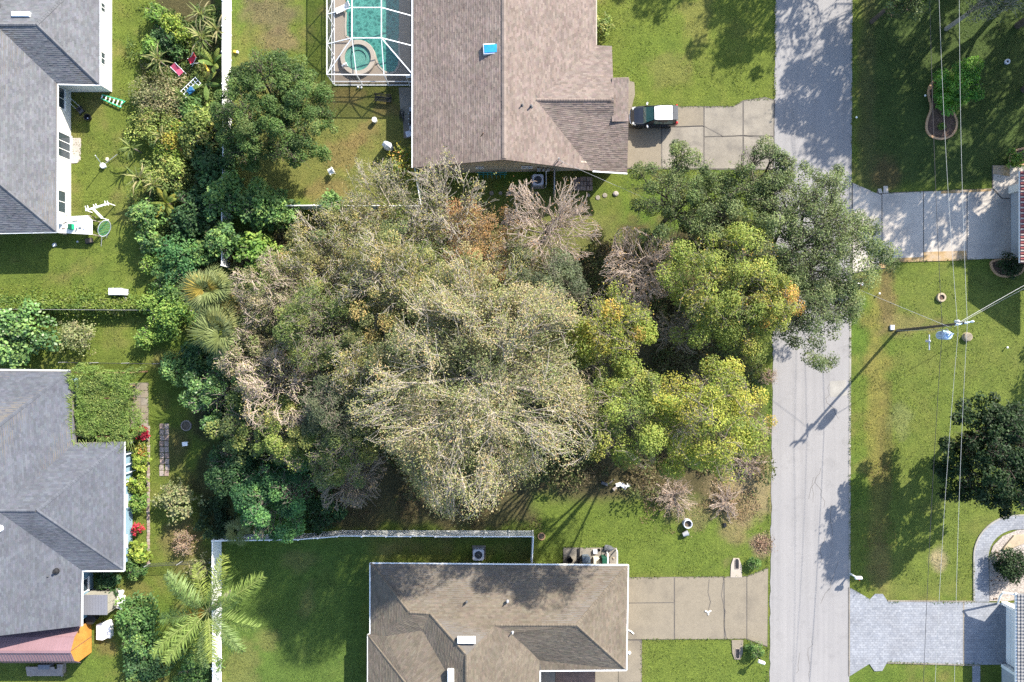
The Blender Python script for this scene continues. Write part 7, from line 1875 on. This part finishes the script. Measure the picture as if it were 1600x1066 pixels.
palm('banana_plant', 'green banana plant under the oak edge in the overgrown yard', 322, 132, .8, bl[:2], 5, (5, 55), .08, (.7, 1.0), 'plant', 'leaf')
palm('banana_plant', 'long leaved green plant beside the dark gap near the fence', 320, 225, .6, [bl[0]], 7, (0, 40), .06, (.7, .95), 'plant', 'leaf')
sl = [strap_leaf((.20, .23, .08)), strap_leaf((.27, .27, .11)), strap_leaf((.15, .20, .06)), strap_leaf((.30, .27, .14), 1.2)]
def strap(label, px, py, z, k=22, sc=(.8, 1.25), ms=None):
    z = z + .75; sc = (sc[0] * 1.25, sc[1] * 1.3)
    palm('strap_plant', label, px, py, z, ms or sl, k, (-10, 65), .05, sc, 'plant', 'leaf')
strap('spiky pale plant arching over the lawn left of the red chairs', 250, 96, .6, 26); strap('large spiky pale plant beside the upper white fence', 318, 62, .8, 30, (.9, 1.4)); strap('small spiky plant by the twigs near the upper white fence', 340, 48, .5, 16)
strap('pale spiky plant near the leaning pole on the left lawn', 221, 281, .9, 26, (.9, 1.35)); strap('second spiky plant beside the pink leafed one', 243, 290, .6, 18, (.7, 1.0)); strap('green spiky plant at the lawn edge above the leaning pole', 208, 232, .6, 18, (.8, 1.1), sl[2:3] + sl[:1])
strap('spiky green plant below the brownish weed mound', 255, 213, .5, 16, (.7, 1.0)); strap('tall reedy plant at the top edge of the overgrown yard', 316, 25, .6, 18, (.8, 1.2)); strap('green spiky plant beside the white shelf rack', 285, 150, .4, 14, (.6, .9), sl[2:3])

# --- undergrowth of the wood: leaves nobody could count
def patch(name, x0, x1, y0, y1, N, cols, zmax, L, thr, ns=.35):
    px_ = rng.uniform(x0, x1, N); py_ = rng.uniform(y0, y1, N); X_ = (px_ - 800) * S; Y_ = (533 - py_) * S
    e = np.minimum(np.minimum(px_ - x0, x1 - px_), np.minimum(py_ - y0, y1 - py_)) / 40
    f = fbm(X_ * ns + 70, Y_ * ns + 20, 3); k = f > thr + .25 * np.clip(1 - e, 0, 1) + rng.normal(size=N) * .03
    X_, Y_, f = X_[k], Y_[k], f[k]; n = len(X_); Z_ = .05 + zmax * np.clip((f - thr) * 4, .1, 1.2) * rng.random(n) ** .7
    ci = np.clip((fbm(X_ * .5 + 10, Y_ * .5 + 40, 3) * (len(cols) + 2) - 1.2 + rng.normal(size=n) * .6).astype(int), 0, len(cols) - 1)
    o = leaf_mesh(name, np.stack([X_, Y_, Z_], 1), L * rng.uniform(.6, 1.3, n), L * .55 * rng.uniform(.6, 1.2, n), rng.normal(size=(n, 3)) * .55 + np.array([0, 0, .8]), np.array(cols)[ci] * rng.uniform(.7, 1.3, (n, 1)), M['leaf'], None, 'stuff')
    return o
patch('undergrowth', 335, 1200, 345, 775, 90000, [(.05, .07, .03), (.08, .105, .035), (.10, .12, .04), (.14, .12, .06), (.10, .08, .045)], 1.6, .26, .40)
patch('undergrowth', 310, 380, 540, 835, 16000, [(.025, .05, .022), (.04, .07, .028), (.06, .10, .035)], 1.3, .28, .36)
patch('ground_cover', 205, 350, -5, 420, 42000, [(.06, .10, .03), (.10, .15, .04), (.15, .19, .05), (.13, .13, .06)], .7, .2, .42)
patch('leaf_litter', 480, 850, 755, 828, 9000, [(.09, .065, .04), (.13, .095, .05), (.17, .13, .07), (.07, .08, .03)], .05, .13, .30)
patch('leaf_litter', 1000, 1200, 700, 835, 9000, [(.20, .14, .09), (.26, .18, .11), (.16, .13, .06), (.3, .2, .14)], .05, .13, .44)
patch('leaf_litter', 1345, 1400, 430, 900, 5000, [(.20, .15, .06), (.15, .10, .05), (.26, .19, .07)], .04, .10, .47)
